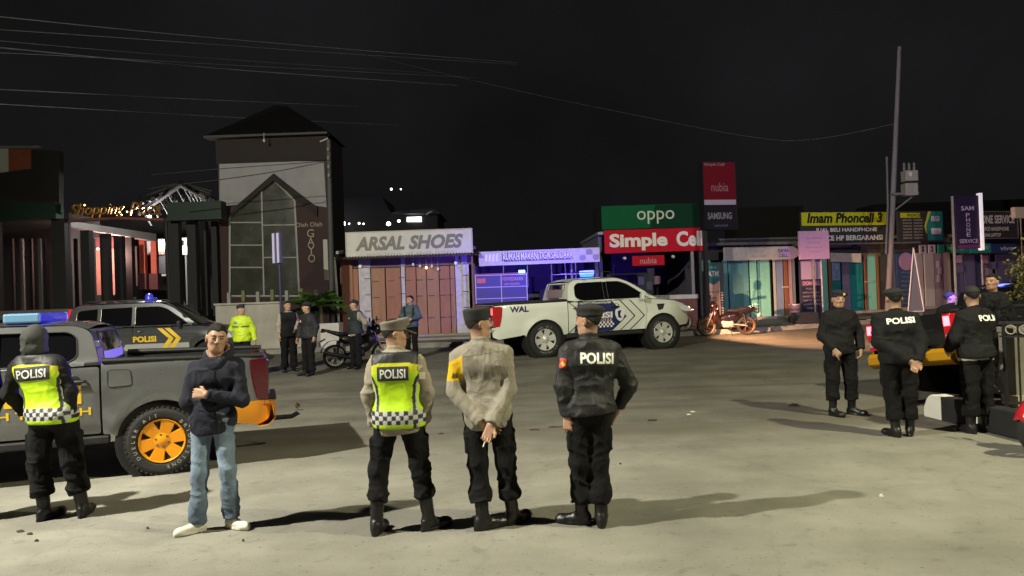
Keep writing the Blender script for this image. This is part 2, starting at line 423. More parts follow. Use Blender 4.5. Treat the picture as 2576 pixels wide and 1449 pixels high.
# ------------------------------------------------------------------ people
SKIN = M('skin', (.42, .25, .165), .5, attr='Col', sss=.12, spec=.4)
BLACK_CLOTH = M('black_cloth', (.0085, .0085, .0095), .85, wr=.22, ws=6, var=.3, vs=9, bump=.25, bs=260, spec=.25)
BLACK_TROUSER = M('black_trouser', (.0065, .0065, .0072), .9, wr=.22, ws=6, var=.3, vs=9, bump=.25, bs=260, spec=.2)
JACKET_BLACK = M('black_jacket', (.0125, .0125, .013), .62, wr=.22, ws=6, var=.25, vs=9, bump=.2, bs=220, spec=.4)
BOOT = M('black_leather', (.007, .007, .007), .38, var=.3, vs=20, bump=.2, bs=90, spec=.5)
BEIGE = M('beige_shirt', (.27, .24, .19), .8, wr=.22, ws=6, var=.08, vs=7, bump=.2, bs=300, attr=None, spec=.25)
HAIR = M('black_hair', (.012, .010, .009), .6, bump=.8, bs=220, spec=.35)
HIVIS = M('hi_vis_cloth', (.5, .7, .02), .55, wr=.13, ws=6, attr='Col', bump=.15, bs=260)
PATCHB = M('black_patch', (.022, .022, .024), .6)
REFL = M('reflective_letters', (.62, .62, .60), .45)
GLOWL = M('pale_glowing_letters', (.85, .86, .74), .4, emit=.12, ecol=(.9, .92, .75))  # faint glow put into the letters, which are no lamp
EYEW = M('eye_white', (.6, .57, .53), .3); EYED = M('eye_dark', (.02, .012, .01), .2)
def V3(*a): return np.array(a, float)
def folds(P, seed, amp, f=(8, 8, 15)):
    q = P * np.array(f) + seed * 3.17; q = q + 1.9 * vnoise(P * 4.5 + seed)[:, None]
    n = vnoise(q); r = np.abs(2 * n - 1); q2 = q[:, [1, 2, 0]] * np.array([1.5, 1.1, 1.9]) + 7
    r2 = np.abs(2 * vnoise(q2) - 1)
    return -amp * ((1 - r) ** 3 - .28) - amp * .55 * ((1 - r2) ** 3 - .28)
def hand_prims(P, w, d, n, curl=.5, thumb=1, sp=1.0, poke=0):
    w = V3(*w); d = V3(*d); d /= np.linalg.norm(d); n = V3(*n); n = n - d * (n @ d); n /= np.linalg.norm(n); b = np.cross(d, n) * thumb
    near = ((P - w) ** 2).sum(1) < .25 ** 2
    out = np.full(len(P), .3)
    Q = P[near]
    if len(Q) == 0: return out
    ds = []
    off = [.031, .0105, -.0105, -.03]; ln = [.066, .074, .069, .055]
    for o_ in off: ds.append(rc(Q, w + d * .005 + b * o_ * .6, w + d * .088 + b * o_, .0155, .0125))
    ds.append(rc(Q, w + d * .02 + b * .012, w + d * .05 + b * .03, .017, .013))
    pal = sunion(ds, .014)
    fin = None
    for i, (o_, l) in enumerate(zip(off, ln)):
        p = w + d * .088 + b * o_ * 1.02; a = curl * .55
        c_ = curl * (1 + .12 * i)
        if poke and i == 0: c_ = .15; a = .1
        for k, (fr, r0, r1) in enumerate(((.46, .0098, .0088), (.30, .0088, .008), (.26, .008, .0066))):
            dr = d * math.cos(a) + n * math.sin(a) + b * o_ * .8 * sp
            dr /= np.linalg.norm(dr); q = p + dr * l * fr * 1.05
            e = rc(Q, p, q, r0, r1); fin = e if fin is None else np.minimum(fin, e)
            p = q; a += c_ * .85
    p = w + d * .028 + b * .028; q = p + (d * .62 + b * .62 + n * .35) * .042; e1 = rc(Q, p, q, .0125, .0105)
    q2 = q + (d * .85 + b * .15 + n * .45) * .032; e2 = rc(Q, q, q2, .0105, .008)
    out[near] = sunion([pal, fin, e1, e2], .008)
    return out
DEF = dict(shl=(-.165, 0, 1.345), shr=(.165, 0, 1.345), ell=(-.218, .015, 1.10), elr=(.218, .015, 1.10), wrl=(-.225, -.02, .865), wrr=(.225, -.02, .865),
           hipl=(-.088, 0, .90), hipr=(.088, 0, .90), knl=(-.10, -.01, .49), knr=(.10, -.01, .49), anl=(-.11, 0, .09), anr=(.11, 0, .09))
def head_sdf(Q):
    d = ell(Q, (0, .012, .03), (.074, .093, .086))
    d = smin(d, ell(Q, (0, -.022, -.03), (.0565, .068, .084)), .04)
    d = smin(d, rc(Q, (-.017, -.056, -.088), (.017, -.056, -.088), .022, .022), .03)
    d = smin(d, rc(Q, (-.042, .0, -.062), (-.022, -.045, -.084), .019, .019), .03); d = smin(d, rc(Q, (.042, .0, -.062), (.022, -.045, -.084), .019, .019), .03)
    d = smin(d, rc(Q, (-.034, -.080, .030), (.034, -.080, .030), .0125, .0125), .014)
    for s in (-1, 1): d = smax(d, -(ell(Q, (s * .031, -.103, .010), (.021, .020, .014))), .012)
    for s in (-1, 1): d = smin(d, ell(Q, (s * .031, -.0815, .009), (.0155, .0115, .0095)), .003)
    for s in (-1, 1): d = smin(d, ell(Q, (s * .037, -.060, -.018), (.018, .018, .018)), .02)
    d = smin(d, rc(Q, (0, -.086, .022), (0, -.110, -.020), .0075, .0105), .012)
    for s in (-1, 1): d = smin(d, ell(Q, (s * .012, -.096, -.025), (.008, .011, .008)), .008)
    d = smin(d, rc(Q, (-.016, -.0825, -.053), (.016, -.0825, -.053), .006, .006), .008)
    d = smin(d, rc(Q, (-.013, -.0815, -.0645), (.013, -.0815, -.0645), .0075, .0075), .006)
    for s in (-1, 1):
        e = ell(Q, (s * .079, .012, -.004), (.011, .024, .034)); e = smax(e, -ell(Q, (s * .089, .008, -.002), (.009, .013, .02)), .006)
        d = smin(d, e, .008)
    return d
def skin_col(base, hr, hc, hair_front=.055, stubble=True):
    base = np.array(base)
    def f(P):
        Q = (P - hc) @ hr
        c = np.repeat(base[None], len(P), 0) * (.93 + .14 * vnoise(P * 22))[:, None]
        inh = (Q[:, 2] > -.13) & (Q[:, 1] < -.02) & (np.abs(Q[:, 0]) < .07)
        lip = inh & (np.abs(Q[:, 2] + .0585) < .0085) & (np.abs(Q[:, 0]) < .021) & (Q[:, 1] < -.07)
        c[lip] *= np.array([.88, .72, .70])
        eye = inh & (np.abs(Q[:, 2] - .0095) < .0045) & (np.abs(np.abs(Q[:, 0]) - .031) < .0135) & (Q[:, 1] < -.072)
        c[eye] = (.035, .022, .018)
        sck = inh & (np.abs(Q[:, 2] - .0125) < .013) & (np.abs(np.abs(Q[:, 0]) - .030) < .019) & (Q[:, 1] < -.06); c[sck & ~eye] *= np.array([.95, .92, .91])
        br = inh & (np.abs(Q[:, 2] - (.0285 - .10 * np.abs(np.abs(Q[:, 0]) - .03))) < .0048) & (np.abs(np.abs(Q[:, 0]) - .033) < .021) & (Q[:, 1] < -.06)
        c[br] *= .16
        c[(Q[:, 1] < -.05) & (Q[:, 2] < -.035) & (Q[:, 2] > -.12) & (np.abs(Q[:, 0]) < .05) & ~lip & ((Q * Q).sum(1) < .02)] *= np.array([.93, .90, .89])
        st = (Q[:, 1] > .01) & (Q[:, 2] < .0) & (Q[:, 2] > -.09) & (((Q[:, 0] ** 2 + Q[:, 1] ** 2)) < .13 ** 2)
        c[st] *= np.clip(.45 - Q[st, 2:3] * 5.5, .35, 1)
        return c
    return f
def person(name, label, loc, rz=0, H=1.7, pose={}, fy=-1, yaw=0, pitch=0, roll=0, lean=(0, 0), wid=1., skin=(.42, .25, .165), res=.0075,
           top=None, vest=None, trou=None, shoe=None, hat=None, hair=True, hands=None, group=None, feet=(0, 0), extra=None, hz=0, cat='person', neckfwd=.0):
    t = thing(name, label, cat, loc, rz, group, H / 1.7)
    J = {k: V3(*v) for k, v in DEF.items()}
    ln = np.array([lean[0], lean[1], 0.])
    for k in ('shl', 'shr', 'ell', 'elr', 'wrl', 'wrr'):
        J[k] = J[k] + ln * max(0, J[k][2] - .9)
    for k, v in pose.items(): J[k] = V3(*v) + (V3(.018 if k[2] == 'l' else -.018, 0, -.035) if k in ('shl', 'shr') else 0) + (V3(.012 if k[2] == 'l' else -.012, 0, 0) if k in ('ell', 'elr') else 0)
    hipc = (J['hipl'] + J['hipr']) / 2
    def UN(P):            # undo the lean of the upper body
        z = np.maximum(P[:, 2] - .9, 0); Q = P - z[:, None] * ln; Q = Q.copy(); Q[:, :2] -= hipc[:2]; return Q
    th = R_(yaw); ph = R_(pitch)
    Rz = np.array([[math.cos(th), -math.sin(th), 0], [math.sin(th), math.cos(th), 0], [0, 0, 1]])
    Rx = np.array([[1, 0, 0], [0, math.cos(ph), -math.sin(ph)], [0, math.sin(ph), math.cos(ph)]])
    rl = R_(roll); Ry = np.array([[math.cos(rl), 0, math.sin(rl)], [0, 1, 0], [-math.sin(rl), 0, math.cos(rl)]])
    HR = Rz @ Rx @ Ry
    fdir = np.array([0, fy, 0.])
    HC = np.array([0, 0, 1.585 + hz]) + ln * .68 + np.array([hipc[0], hipc[1], 0]) + fdir * (.02 + neckfwd)
    def torso(P, infl):
        Q = UN(P)
        b = sunion([rc(Q, (-.085 * wid, 0, 1.26), (.085 * wid, 0, 1.26), .108, .108, (1, 1.08, 1)),
                    rc(Q, (-.11 * wid, 0, 1.33), (.11 * wid, 0, 1.33), .060, .060),
                    rc(Q, (-.13 * wid, 0, 1.355), (0, 0, 1.415), .026, .046), rc(Q, (.13 * wid, 0, 1.355), (0, 0, 1.415), .026, .046),
                    rc(Q, (-.058 * wid, 0, 1.08), (.058 * wid, 0, 1.08), .098, .098, (1, 1.1, 1)),
                    rc(Q, (-.072 * wid, 0, .93), (.072 * wid, 0, .93), .102, .102, (1, 1.05, 1)),
                    ell(Q, (-.06, -fy * .055, .90), (.075, .075, .085)), ell(Q, (.06, -fy * .055, .90), (.075, .075, .085)),
                    ell(Q, (0, fy * .04, 1.02), (.10, .082, .12))], .07)
        return b - infl
    def arm(P, s, infl, inf2=None):
        sh, el_, wr = J['sh' + s], J['el' + s], J['wr' + s]; inf2 = infl if inf2 is None else inf2
        a = rc(P, sh, el_, .049 + infl, .040 + infl)
        return smin(a, rc(P, el_, wr, .040 + infl, .029 + inf2), .03)
    def leg(P, s, infl, inf2=None):
        a, k, n_ = J['hip' + s], J['kn' + s], J['an' + s]; inf2 = infl if inf2 is None else inf2
        return smin(rc(P, a, k, .080 + infl, .054 + infl), rc(P, k, n_, .052 + infl, .040 + inf2), .04)
    hands = hands or {}
    def body(P):
        Q = (P - HC) @ HR; r2 = (Q * Q).sum(1); d = np.sqrt(r2) - .10; nr = r2 < .2 ** 2
        d[nr] = head_sdf(Q[nr])
        nb = HC * 1.0; nk = rc(P, HC + HR @ np.array([0, .018, -.06]), np.array([hipc[0], hipc[1], 1.40]) + ln * .5, .052, .062)
        d = smin(d, nk, .03)
        d = smin(d, smax(torso(P, -.012), .84 - P[:, 2], .03), .04)
        for s in 'lr':
            d = smin(d, arm(P, s, -.008, -.004), .03)
            dv = J['wr' + s] - J['el' + s]; dv = dv / np.linalg.norm(dv)
            h_ = hands.get(s, {})
            d = smin(d, hand_prims(P, J['wr' + s], h_.get('d', dv), h_.get('n', (-1 if s == 'r' else 1, 0, 0)), h_.get('curl', .55), h_.get('th', 1), poke=h_.get('poke', 0)), .01)
        return d
    xs = np.array([list(v) for v in J.values()])
    lo = np.minimum(xs.min(0), HC - .13) - [.2, .22, .1]; hi = np.maximum(xs.max(0), HC + .13) + [.2, .22, .08]
    lo[2] = -.02
    solid('body', body, (lo[0], lo[1], .62), hi, res, SKIN, t, skin_col(skin, HR, HC))
    # clothes
    sd = hash(name + label) % 97 if False else sum(map(ord, label)) % 97
    rs2 = max(res * 1.25, .009)
    fn = {}
    if trou:
        zend = trou.get('end', .16); blouse = trou.get('blouse', True); fl = trou.get('infl', .018); fa = trou.get('amp', .012)
        ztop = trou.get('top', 1.04)
        def trouf(P):
            d = smax(torso(P, .008), P[:, 2] - ztop, .01)
            for s in 'lr':
                l_ = leg(P, s, fl, fl + trou.get('flare', .012))
                k = J['kn' + s]; a = J['an' + s]
                if blouse:
                    c = a + (k - a) * ((zend + .055 - a[2]) / (k[2] - a[2])); l_ = smin(l_, ell(P, c, (.070, .075, .056)), .05)
                if trou.get('cargo', True):
                    mid = J['hip' + s] * .45 + k * .55; sx = -1 if s == 'l' else 1
                    l_ = smin(l_, sbox(P, mid + np.array([sx * (.062 + fl * .8), 0, 0]), (.018, .06, .085), .012), .022)
                c0 = J['an' + s] ; ud = (k - a) / np.linalg.norm(k - a)
                l_ = smax(l_, -((P - c0) @ ud - (zend - a[2])), .012)
                d = smin(d, l_, .035)
            wgt = .55 + .6 * np.clip((.62 - P[:, 2]) / .4, 0, 1)
            return d + folds(P, sd, fa, (6, 6, 13)) * wgt
        solid('trousers', trouf, lo, (hi[0], hi[1], ztop + .05), rs2, trou['mat'], t, trou.get('col'))
    if shoe:
        for s in 'lr':
            an = J['an' + s]; az = R_(feet[0 if s == 'l' else 1]); fd = np.array([math.sin(az), -math.cos(az), 0]); lf = np.array([fd[1], -fd[0], 0])
            k = J['kn' + s]; low = shoe.get('low', False)
            B_ = np.stack([lf, fd, np.array([0, 0, 1.])], 1)
            zg = an[2] - .09
            def bootf(P):
                Q = (P - np.array([an[0], an[1], zg])) @ B_ * (1.12 if low else 1)      # x side, y forward, z up
                up = rc(Q, (0, .035, .055), (0, .15, .034), .046, .036, (1.0, 1, 1.05))
                d = smin(up, ell(Q, (0, .165, .03), (.047, .055, .044)), .03)
                d = smin(d, ell(Q, (0, -.03, .05), (.040, .045, .058)), .03)
                if not low:
                    top_ = an + (k - an) * (.24 / (k[2] - an[2])); d = smin(d, rc(P, an, top_, .049, .058), .03)
                else: d = smin(d, rc(Q, (0, -.005, .06), (0, .01, .085), .04, .036), .02)
                d = smax(d, -(Q[:, 2] - .02), .006)
                sole = np.maximum(ell(Q * np.array([1, 1, 0]) , (0, .07, 0), (.048, .150, 1)), np.abs(Q[:, 2] - .013) - .013)
                sole = smax(sole, np.abs(Q[:, 0]) - .044 + .008 * np.clip((.07 - Q[:, 1]) / .1, 0, 1), .01)
                return smin(d, sole, .004) + folds(P, sd + 3, .003, (20, 20, 26))
            c_ = np.array([an[0], an[1], zg]) + fd * .06
            cf = None
            if shoe.get('col'): cf = (lambda P, zg=zg: shoe['col'](P, zg))
            solid('shoe' if low else 'boot', bootf, c_ - [.24, .24, .005], c_ + [.24, .24, .40 if not low else .16], max(res, .008), shoe['mat'], t, cf)
    if top:
        hem = top.get('hem', .82); fl = top.get('infl', .022); fa = top.get('amp', .011); nk = top.get('neck', 1.452)
        def topf(P):
            d = torso(P, fl) 
            Q = UN(P)
            d = smin(d, ell(Q, (0, 0, hem + .04), (.148 * wid + fl, .115 + fl, .12)), .06)
            for s in 'lr':
                a = arm(P, s, top.get('ainfl', fl * .9), top.get('winfl', fl * .75)); el_, wr = J['el' + s], J['wr' + s]
                if top.get('sleeve', 1) == 0: 
                    a = rc(P, J['sh' + s], J['sh' + s] * .8 + J['el' + s] * .2, .05, .05)
                    d = smin(d, a, .04); continue
                u = (wr - el_) / np.linalg.norm(wr - el_)
                a = smin(a, rc(P, wr - u * .055, wr - u * .012, .042 + top.get('cuff', .0), .042 + top.get('cuff', .0)), .01)
                a = smax(a, (P - wr) @ u + .002, .006)
                d = smin(d, a, .028)
            d = d + folds(P, sd + 11, fa, top.get('ff', (8, 8, 10)))
            d = smax(d, hem + .012 * np.sin(Q[:, 0] * 9) - P[:, 2], .012)
            d = smax(d, Q[:, 2] - nk, .02)
            if top.get('band'):
                bd = ell(Q, (0, 0, hem + .02), (.145 * wid + fl * .4, .108 + fl * .4, .06)); d = smin(d, bd, .01)
            if top.get('collar', 1):
                rho = np.sqrt(Q[:, 0] ** 2 + (Q[:, 1] - fy * .012) ** 2); ch = top.get('ch', .020)
                cz = np.maximum(np.abs(Q[:, 2] - 1.432 - ch * .5 + Q[:, 1] * fy * .35) - ch, 0)
                d = smin(d, np.sqrt((rho - .066) ** 2 + cz ** 2) - .010, .015)
            return d
        fn['top'] = topf
        solid(top.get('name', 'jacket'), topf, lo, hi, rs2, top['mat'], t, (lambda P: top['col'](P, UN(P), J)) if top.get('col') else None)
    if vest:
        hem = vest.get('hem', .86); fl = vest.get('infl', .036)
        def vestf(P):
            Q = UN(P)
            d = torso(P, fl); d = smin(d, ell(Q, (0, 0, hem + .03), (.145 * wid + fl, .11 + fl, .10)), .06)
            d = d + folds(P, sd + 5, vest.get('amp', .008), (6, 6, 8))
            wx = vest.get('hw', .205) * wid
            d = smax(d, np.abs(Q[:, 0]) - wx - .06 * np.clip((1.2 - Q[:, 2]) / .2, 0, 1) , .02)
            d = smax(d, hem - Q[:, 2], .01); d = smax(d, Q[:, 2] - 1.44, .02)
            return d
        fn['vest'] = vestf
        solid('vest', vestf, lo, hi, vest.get('res', rs2), vest['mat'], t, (lambda P: vest['col'](P, UN(P))) if vest.get('col') else None)
    def hs(nm, f, mat, r=.15, h=None, col=None):
        return solid(nm, lambda P: f((P - HC) @ HR), HC - r, HC + r + [0, 0, .02], h or max(res, .006), mat, t, col)
    if hair:
        def hairf(Q):
            d = ell(Q, (0, .014, .034), (.0765, .096, .0935)); d = d - .006 * vnoise(Q * 75) * np.clip(Q[:, 2] * 12, 0, 1)
            fl_ = .074 - .012 * np.cos(Q[:, 0] * 60) - np.clip((Q[:, 1] + .07) / .06, 0, 1) * .055 - np.clip((Q[:, 1] - .02) / .07, 0, 1) * .06
            return smax(d, fl_ - Q[:, 2], .008)
        hs('hair', hairf, HAIR if hair is True else hair)
    if hat: hat(hs)
    if extra: extra(t, fn, J, HC, HR, UN)
    return t
# headgear
def beret(mat, side=-1, tilt=.3):
    def f(hs):
        def g(Q):
            band = smax(ell(Q, (0, .012, .03), (.083, .102, .095)), np.abs(Q[:, 2] - .052) - .016, .01)
            Q2 = Q.copy(); Q2[:, 2] = Q[:, 2] - tilt * side * Q[:, 0] * -1
            crown = ell(Q2, (side * .018, .012, .088), (.112, .118, .044)); crown = smin(crown, smax(ell(Q, (0, .012, .03), (.085, .104, .1)), .05 - Q[:, 2], .01), .03)
            return smin(band, crown, .02) + .004 * (vnoise(Q * 28) - .5)
        hs('beret', g, mat, .17)
    return f
def field_cap(mat, visor=0):
    def f(hs):
        def g(Q):
            rho = np.sqrt((Q[:, 0] / .083) ** 2 + ((Q[:, 1] - .012) / .101) ** 2) 
            side = (rho - 1 - .10 * np.clip((Q[:, 2] - .03) / .1, 0, 1)) * .088
            d = smax(side, np.abs(Q[:, 2] - .076 - .10 * (Q[:, 1] - .0) * -1 * .35) - .050, .016)
            if visor:
                v = np.maximum(ell(Q * np.array([1, 1, 0]), (0, -.105, 0), (.078, .068, 1)), np.abs(Q[:, 2] - .034 - .18 * (Q[:, 1] + .1)) - .004); d = smin(d, v, .008)
            return d + .0035 * (vnoise(Q * 30) - .5)
        hs('cap', g, mat, .19)
    return f
def peaked_cap(mat, band):
    def f(hs):
        def g(Q):
            rho = np.sqrt((Q[:, 0] / .083) ** 2 + ((Q[:, 1] - .012) / .101) ** 2)
            k = np.clip((Q[:, 2] - .05) / .07, 0, 1)
            side = (rho - 1.02 - .22 * k) * .088
            zt = .118 - .20 * (Q[:, 1] - .01)
            return smax(smax(side, Q[:, 2] - zt, .018), .03 - Q[:, 2], .008) + .003 * (vnoise(Q * 30) - .5)
        hs('cap', g, mat, .2)
        def v(Q):
            return smax(ell(Q * np.array([1, 1, 0]), (0, -.105, 0), (.08, .075, 1)), np.abs(Q[:, 2] - .030 - .35 * (Q[:, 1] + .1)) - .0045, .004)
        hs('visor', v, band, .2)
    return f
def peci(mat):
    def f(hs):
        def g(Q):
            rho = np.sqrt((Q[:, 0] / .084) ** 2 + ((Q[:, 1] - .012) / .103) ** 2)
            return smax((rho - 1) * .088, np.abs(Q[:, 2] - .082 + .12 * Q[:, 1]) - .048, .012)
        hs('cap', g, mat, .18)
    return f
def baseball(mat):
    def f(hs):
        def g(Q):
            d = smax(ell(Q, (0, .012, .035), (.085, .104, .095)), .042 - Q[:, 2], .008)
            v = smax(ell(Q * np.array([1, 1, 0]), (0, -.1, 0), (.075, .085, 1)), np.abs(Q[:, 2] - .05 - .15 * (Q[:, 1] + .1)) - .005, .004)
            return smin(d, v, .01)
        hs('cap', g, mat, .2)
    return f
# print that follows the cloth
def drape(name, parent, v2, faces, f, mat, side=-1, off=.004, ycl=.4):
    """lay flat print (x, z) onto the surface f seen from y = side"""
    bm = bmesh.new(); vs_ = [bm.verts.new((a, b, 0)) for a, b in v2]
    for q in faces:
        try: bm.faces.new([vs_[i] for i in q])
        except ValueError: pass
    bmesh.ops.triangulate(bm, faces=bm.faces[:])
    for _ in range(3):
        le = [e for e in bm.edges if e.calc_length() > .022]
        if not le: break
        bmesh.ops.subdivide_edges(bm, edges=le, cuts=1); bmesh.ops.triangulate(bm, faces=bm.faces[:])
    bm.verts.index_update(); v2 = np.array([q.co[:2] for q in bm.verts]); faces = [[q.index for q in g.verts] for g in bm.faces]; bm.free()
    n = len(v2); P = np.stack([v2[:, 0], np.full(n, side * ycl), v2[:, 1]], 1)
    for _ in range(60):
        d = f(P); P[:, 1] -= side * np.clip(d, -.05, .05) * .7
    P[:, 1] += side * off
    me = bpy.data.meshes.new(name); me.from_pydata([tuple(p) for p in P], [], [tuple(q) for q in faces])
    return link(name, me, mat, parent)
def rect2(x, z, w_, h_, nx=8, nz=4, ang=0):
    v = [((i / nx - .5) * w_, (j / nz - .5) * h_) for i in range(nx + 1) for j in range(nz + 1)]
    c, s = math.cos(ang), math.sin(ang)
    v = np.array([(x + a * c - b * s, z + a * s + b * c) for a, b in v])
    f = [(i * (nz + 1) + j, (i + 1) * (nz + 1) + j, (i + 1) * (nz + 1) + j + 1, i * (nz + 1) + j + 1) for i in range(nx) for j in range(nz)]
    return v, f
def back_print(t, f, s, x, z, w_, h_, mat, ang=0, patch=None, pw=1.22, ph=1.6, off=.005, **kw):
    if patch:
        v, q = rect2(x, z, w_ * pw, h_ * ph, 10, 4, ang); p_ = drape('back_patch', t, v, q, f, patch, off=off * .5)
    v, q = text_fit(s, w_, h_, **kw); c, sn = math.cos(ang), math.sin(ang)
    v = np.stack([x + v[:, 0] * c - v[:, 1] * sn, z + v[:, 0] * sn + v[:, 1] * c], 1)
    drape('lettering', p_ if patch else t, v, q, f, mat, off=off)
def vest_col(band=True, sx=.17):
    Y1 = np.array((.50, .50, .0)); LM = np.array((.40, .62, .0)); BK = np.array((.012, .012, .014)); WH = np.array((.42, .42, .42))
    def f(P, Q):
        x, z = Q[:, 0], Q[:, 2]; ax = np.abs(x); c = np.repeat(LM[None], len(P), 0)
        c[z > 1.285] = Y1
        # black shoulders and curved side piping
        sh = (z > 1.36 - .25 * np.maximum(ax - .10, 0)); c[sh] = BK
        pz = np.interp(z, [.98, 1.08, 1.18, 1.24, 1.30], [sx - .01, sx - .015, sx - .005, sx + .02, sx + .06])
        c[(np.abs(ax - pz) < .011) & (z < 1.29)] = BK
        c[(np.abs(ax - pz - .016) < .005) & (z < 1.27)] = WH
        bd = (z > .885) & (z < .985)
        th = np.arctan2(x, -Q[:, 1] * np.sign(-Q[:, 1] + 1e-9)) ; u = np.floor(x / .0335).astype(int); w_ = np.floor((z - .885) / .0335).astype(int)
        ck = ((u + w_) % 2 == 0); c[bd & ck] = BK; c[bd & ~ck] = WH
        return c * (.94 + .12 * vnoise(P * 14))[:, None]
    return f
def gnd_at(px, Y): 
    q = at(px, 900, Y); return Vector((q.x, Y, zof(Y)))
TRB = dict(mat=BLACK_TROUSER, end=.25); BTS = dict(mat=BOOT)
def feet_at(px, py): return gnd(px, py)
A_ = dict
# 1 hooded officer in the hi-vis vest, left foreground
def x1(t, fn, J, HC, HR, UN):
    back_print(t, fn['vest'], 'POLISI', -.135, 1.28, .255, .075, REFL, ang=.06, patch=PATCHB, bold=.02)
def hood(mat):
    def f(hs):
        def g(Q):
            d = ell(Q, (0, .02, .012), (.102, .118, .125)); d = smin(d, ell(Q, (0, .03, -.09), (.10, .10, .07)), .05)
            d = smax(d, -ell(Q, (0, -.12, -.01), (.075, .09, .1)), .02)
            return d + folds(Q, 4, .008, (10, 10, 12))
        hs('hood', g, mat, .23, .008)
    return f
HOODG = M('charcoal_hood', (.035, .036, .033), .85, var=.2, vs=8, bump=.3, bs=220)
p = gnd(150, 1306)
person('person', 'officer in grey hood and fluorescent vest, back turned, before the grey pickup', p, 0, 1.70, fy=1, yaw=195, lean=(-.24, .03), feet=(165, 190), hair=False,
       pose=A_(hipl=(-.12, 0, .9), hipr=(.06, 0, .9), knl=(-.17, .0, .49), knr=(.12, .01, .49), anl=(-.13, 0, .09), anr=(.17, .06, .09),
               shl=(-.345, 0, 1.36), shr=(.04, 0, 1.38), ell=(-.43, .01, 1.10), elr=(.13, 0, 1.10), wrl=(-.36, .12, .92), wrr=(.115, -.03, .87)),
       top=A_(mat=BLACK_CLOTH, hem=.82, infl=.022, amp=.011), vest=A_(mat=HIVIS, hem=.845, infl=.036, col=vest_col(), res=.0085, hw=.20), trou=A_(mat=BLACK_TROUSER, end=.22, infl=.028, amp=.016), shoe=BTS,
       hat=hood(HOODG), extra=x1, hz=-.02)
# 2 man in navy hoodie, arms crossed, jeans
NAVY = M('navy_fleece', (.020, .021, .034), .9, wr=.25, ws=6, var=.25, vs=8, bump=.35, bs=240, spec=.2)
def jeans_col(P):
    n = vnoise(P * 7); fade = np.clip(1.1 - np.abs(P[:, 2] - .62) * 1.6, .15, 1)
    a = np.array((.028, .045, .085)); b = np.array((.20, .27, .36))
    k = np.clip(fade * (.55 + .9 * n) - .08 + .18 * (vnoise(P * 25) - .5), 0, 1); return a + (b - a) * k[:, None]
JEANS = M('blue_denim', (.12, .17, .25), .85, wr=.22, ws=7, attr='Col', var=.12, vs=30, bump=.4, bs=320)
SNK = M('white_sneaker', (.60, .58, .50), .6, var=.12, vs=12, bump=.1, bs=120)
def x2(t, fn, J, HC, HR, UN):
    c = HC + np.array([0, .01, -.165])
    def hoodf(P):
        Q = (P - c); rho = np.sqrt(Q[:, 0] ** 2 + (Q[:, 1] - .02) ** 2)
        dz = Q[:, 2] - .012 - np.clip(Q[:, 1], -.12, .12) * .62 + .02 * np.cos(Q[:, 0] * 30) * (Q[:, 1] < 0)
        d = np.sqrt((rho - .096) ** 2 + (dz * .62) ** 2) - .026
        return d + folds(P, 9, .006, (12, 12, 12))
    solid('hood', hoodf, c - .2, c + .2, .009, NAVY, t)
    LIN = M('hood_lining', (.32, .20, .13), .8)
    def lin(P):
        Q = (P - c); rho = np.sqrt(Q[:, 0] ** 2 + (Q[:, 1] - .02) ** 2); dz = Q[:, 2] - .036 - np.clip(Q[:, 1], -.12, .12) * .62 + .02 * np.cos(Q[:, 0] * 30) * (Q[:, 1] < 0)
        return np.sqrt((rho - .084) ** 2 + (dz * .8) ** 2) - .019
    solid('hood_lining', lin, c - .2, c + .2, .009, LIN, t)
    zip_ = [(.085 + .012 * math.sin(i), -.30, 1.35 - .5 * i / 8) for i in range(9)]
    v, q = rect2(.095, 1.10, .014, .56, 1, 20); drape('zipper', t, v, q, fn['top'], M('zip_dark', (.008, .008, .01), .4, .5), side=-1, off=.003)
person('person', 'man in navy hoodie and blue jeans with arms crossed by the orange wheel', gnd(537, 1334), 0, 1.655, fy=-1, yaw=26, pitch=4, lean=(.10, 0), feet=(-48, 62), res=.0065, roll=6, skin=(.37, .222, .15),
       pose=A_(hipl=(-.07, 0, .9), hipr=(.10, 0, .9), knl=(-.085, -.03, .49), knr=(.14, -.02, .49), anl=(-.115, -.03, .09), anr=(.135, .05, .09),
               shl=(-.125, 0, 1.375), shr=(.255, 0, 1.385), ell=(-.165, -.07, 1.075), elr=(.30, -.06, 1.075), wrl=(.09, -.055, 1.06), wrr=(.055, -.195, 1.145)),
       hands=A_(r=A_(curl=.9, n=(0, 1, -.3), d=(-1, .1, .15), th=-1), l=A_(curl=.4, n=(0, 1, 0), d=(.9, .5, -.05))),
       top=A_(mat=NAVY, hem=.80, infl=.013, amp=.011, collar=0, neck=1.44, name='hoodie'), trou=A_(mat=JEANS, end=.085, infl=.008, flare=.018, blouse=False, cargo=False, col=jeans_col, amp=.014), shoe=A_(mat=SNK, low=True), extra=x2)
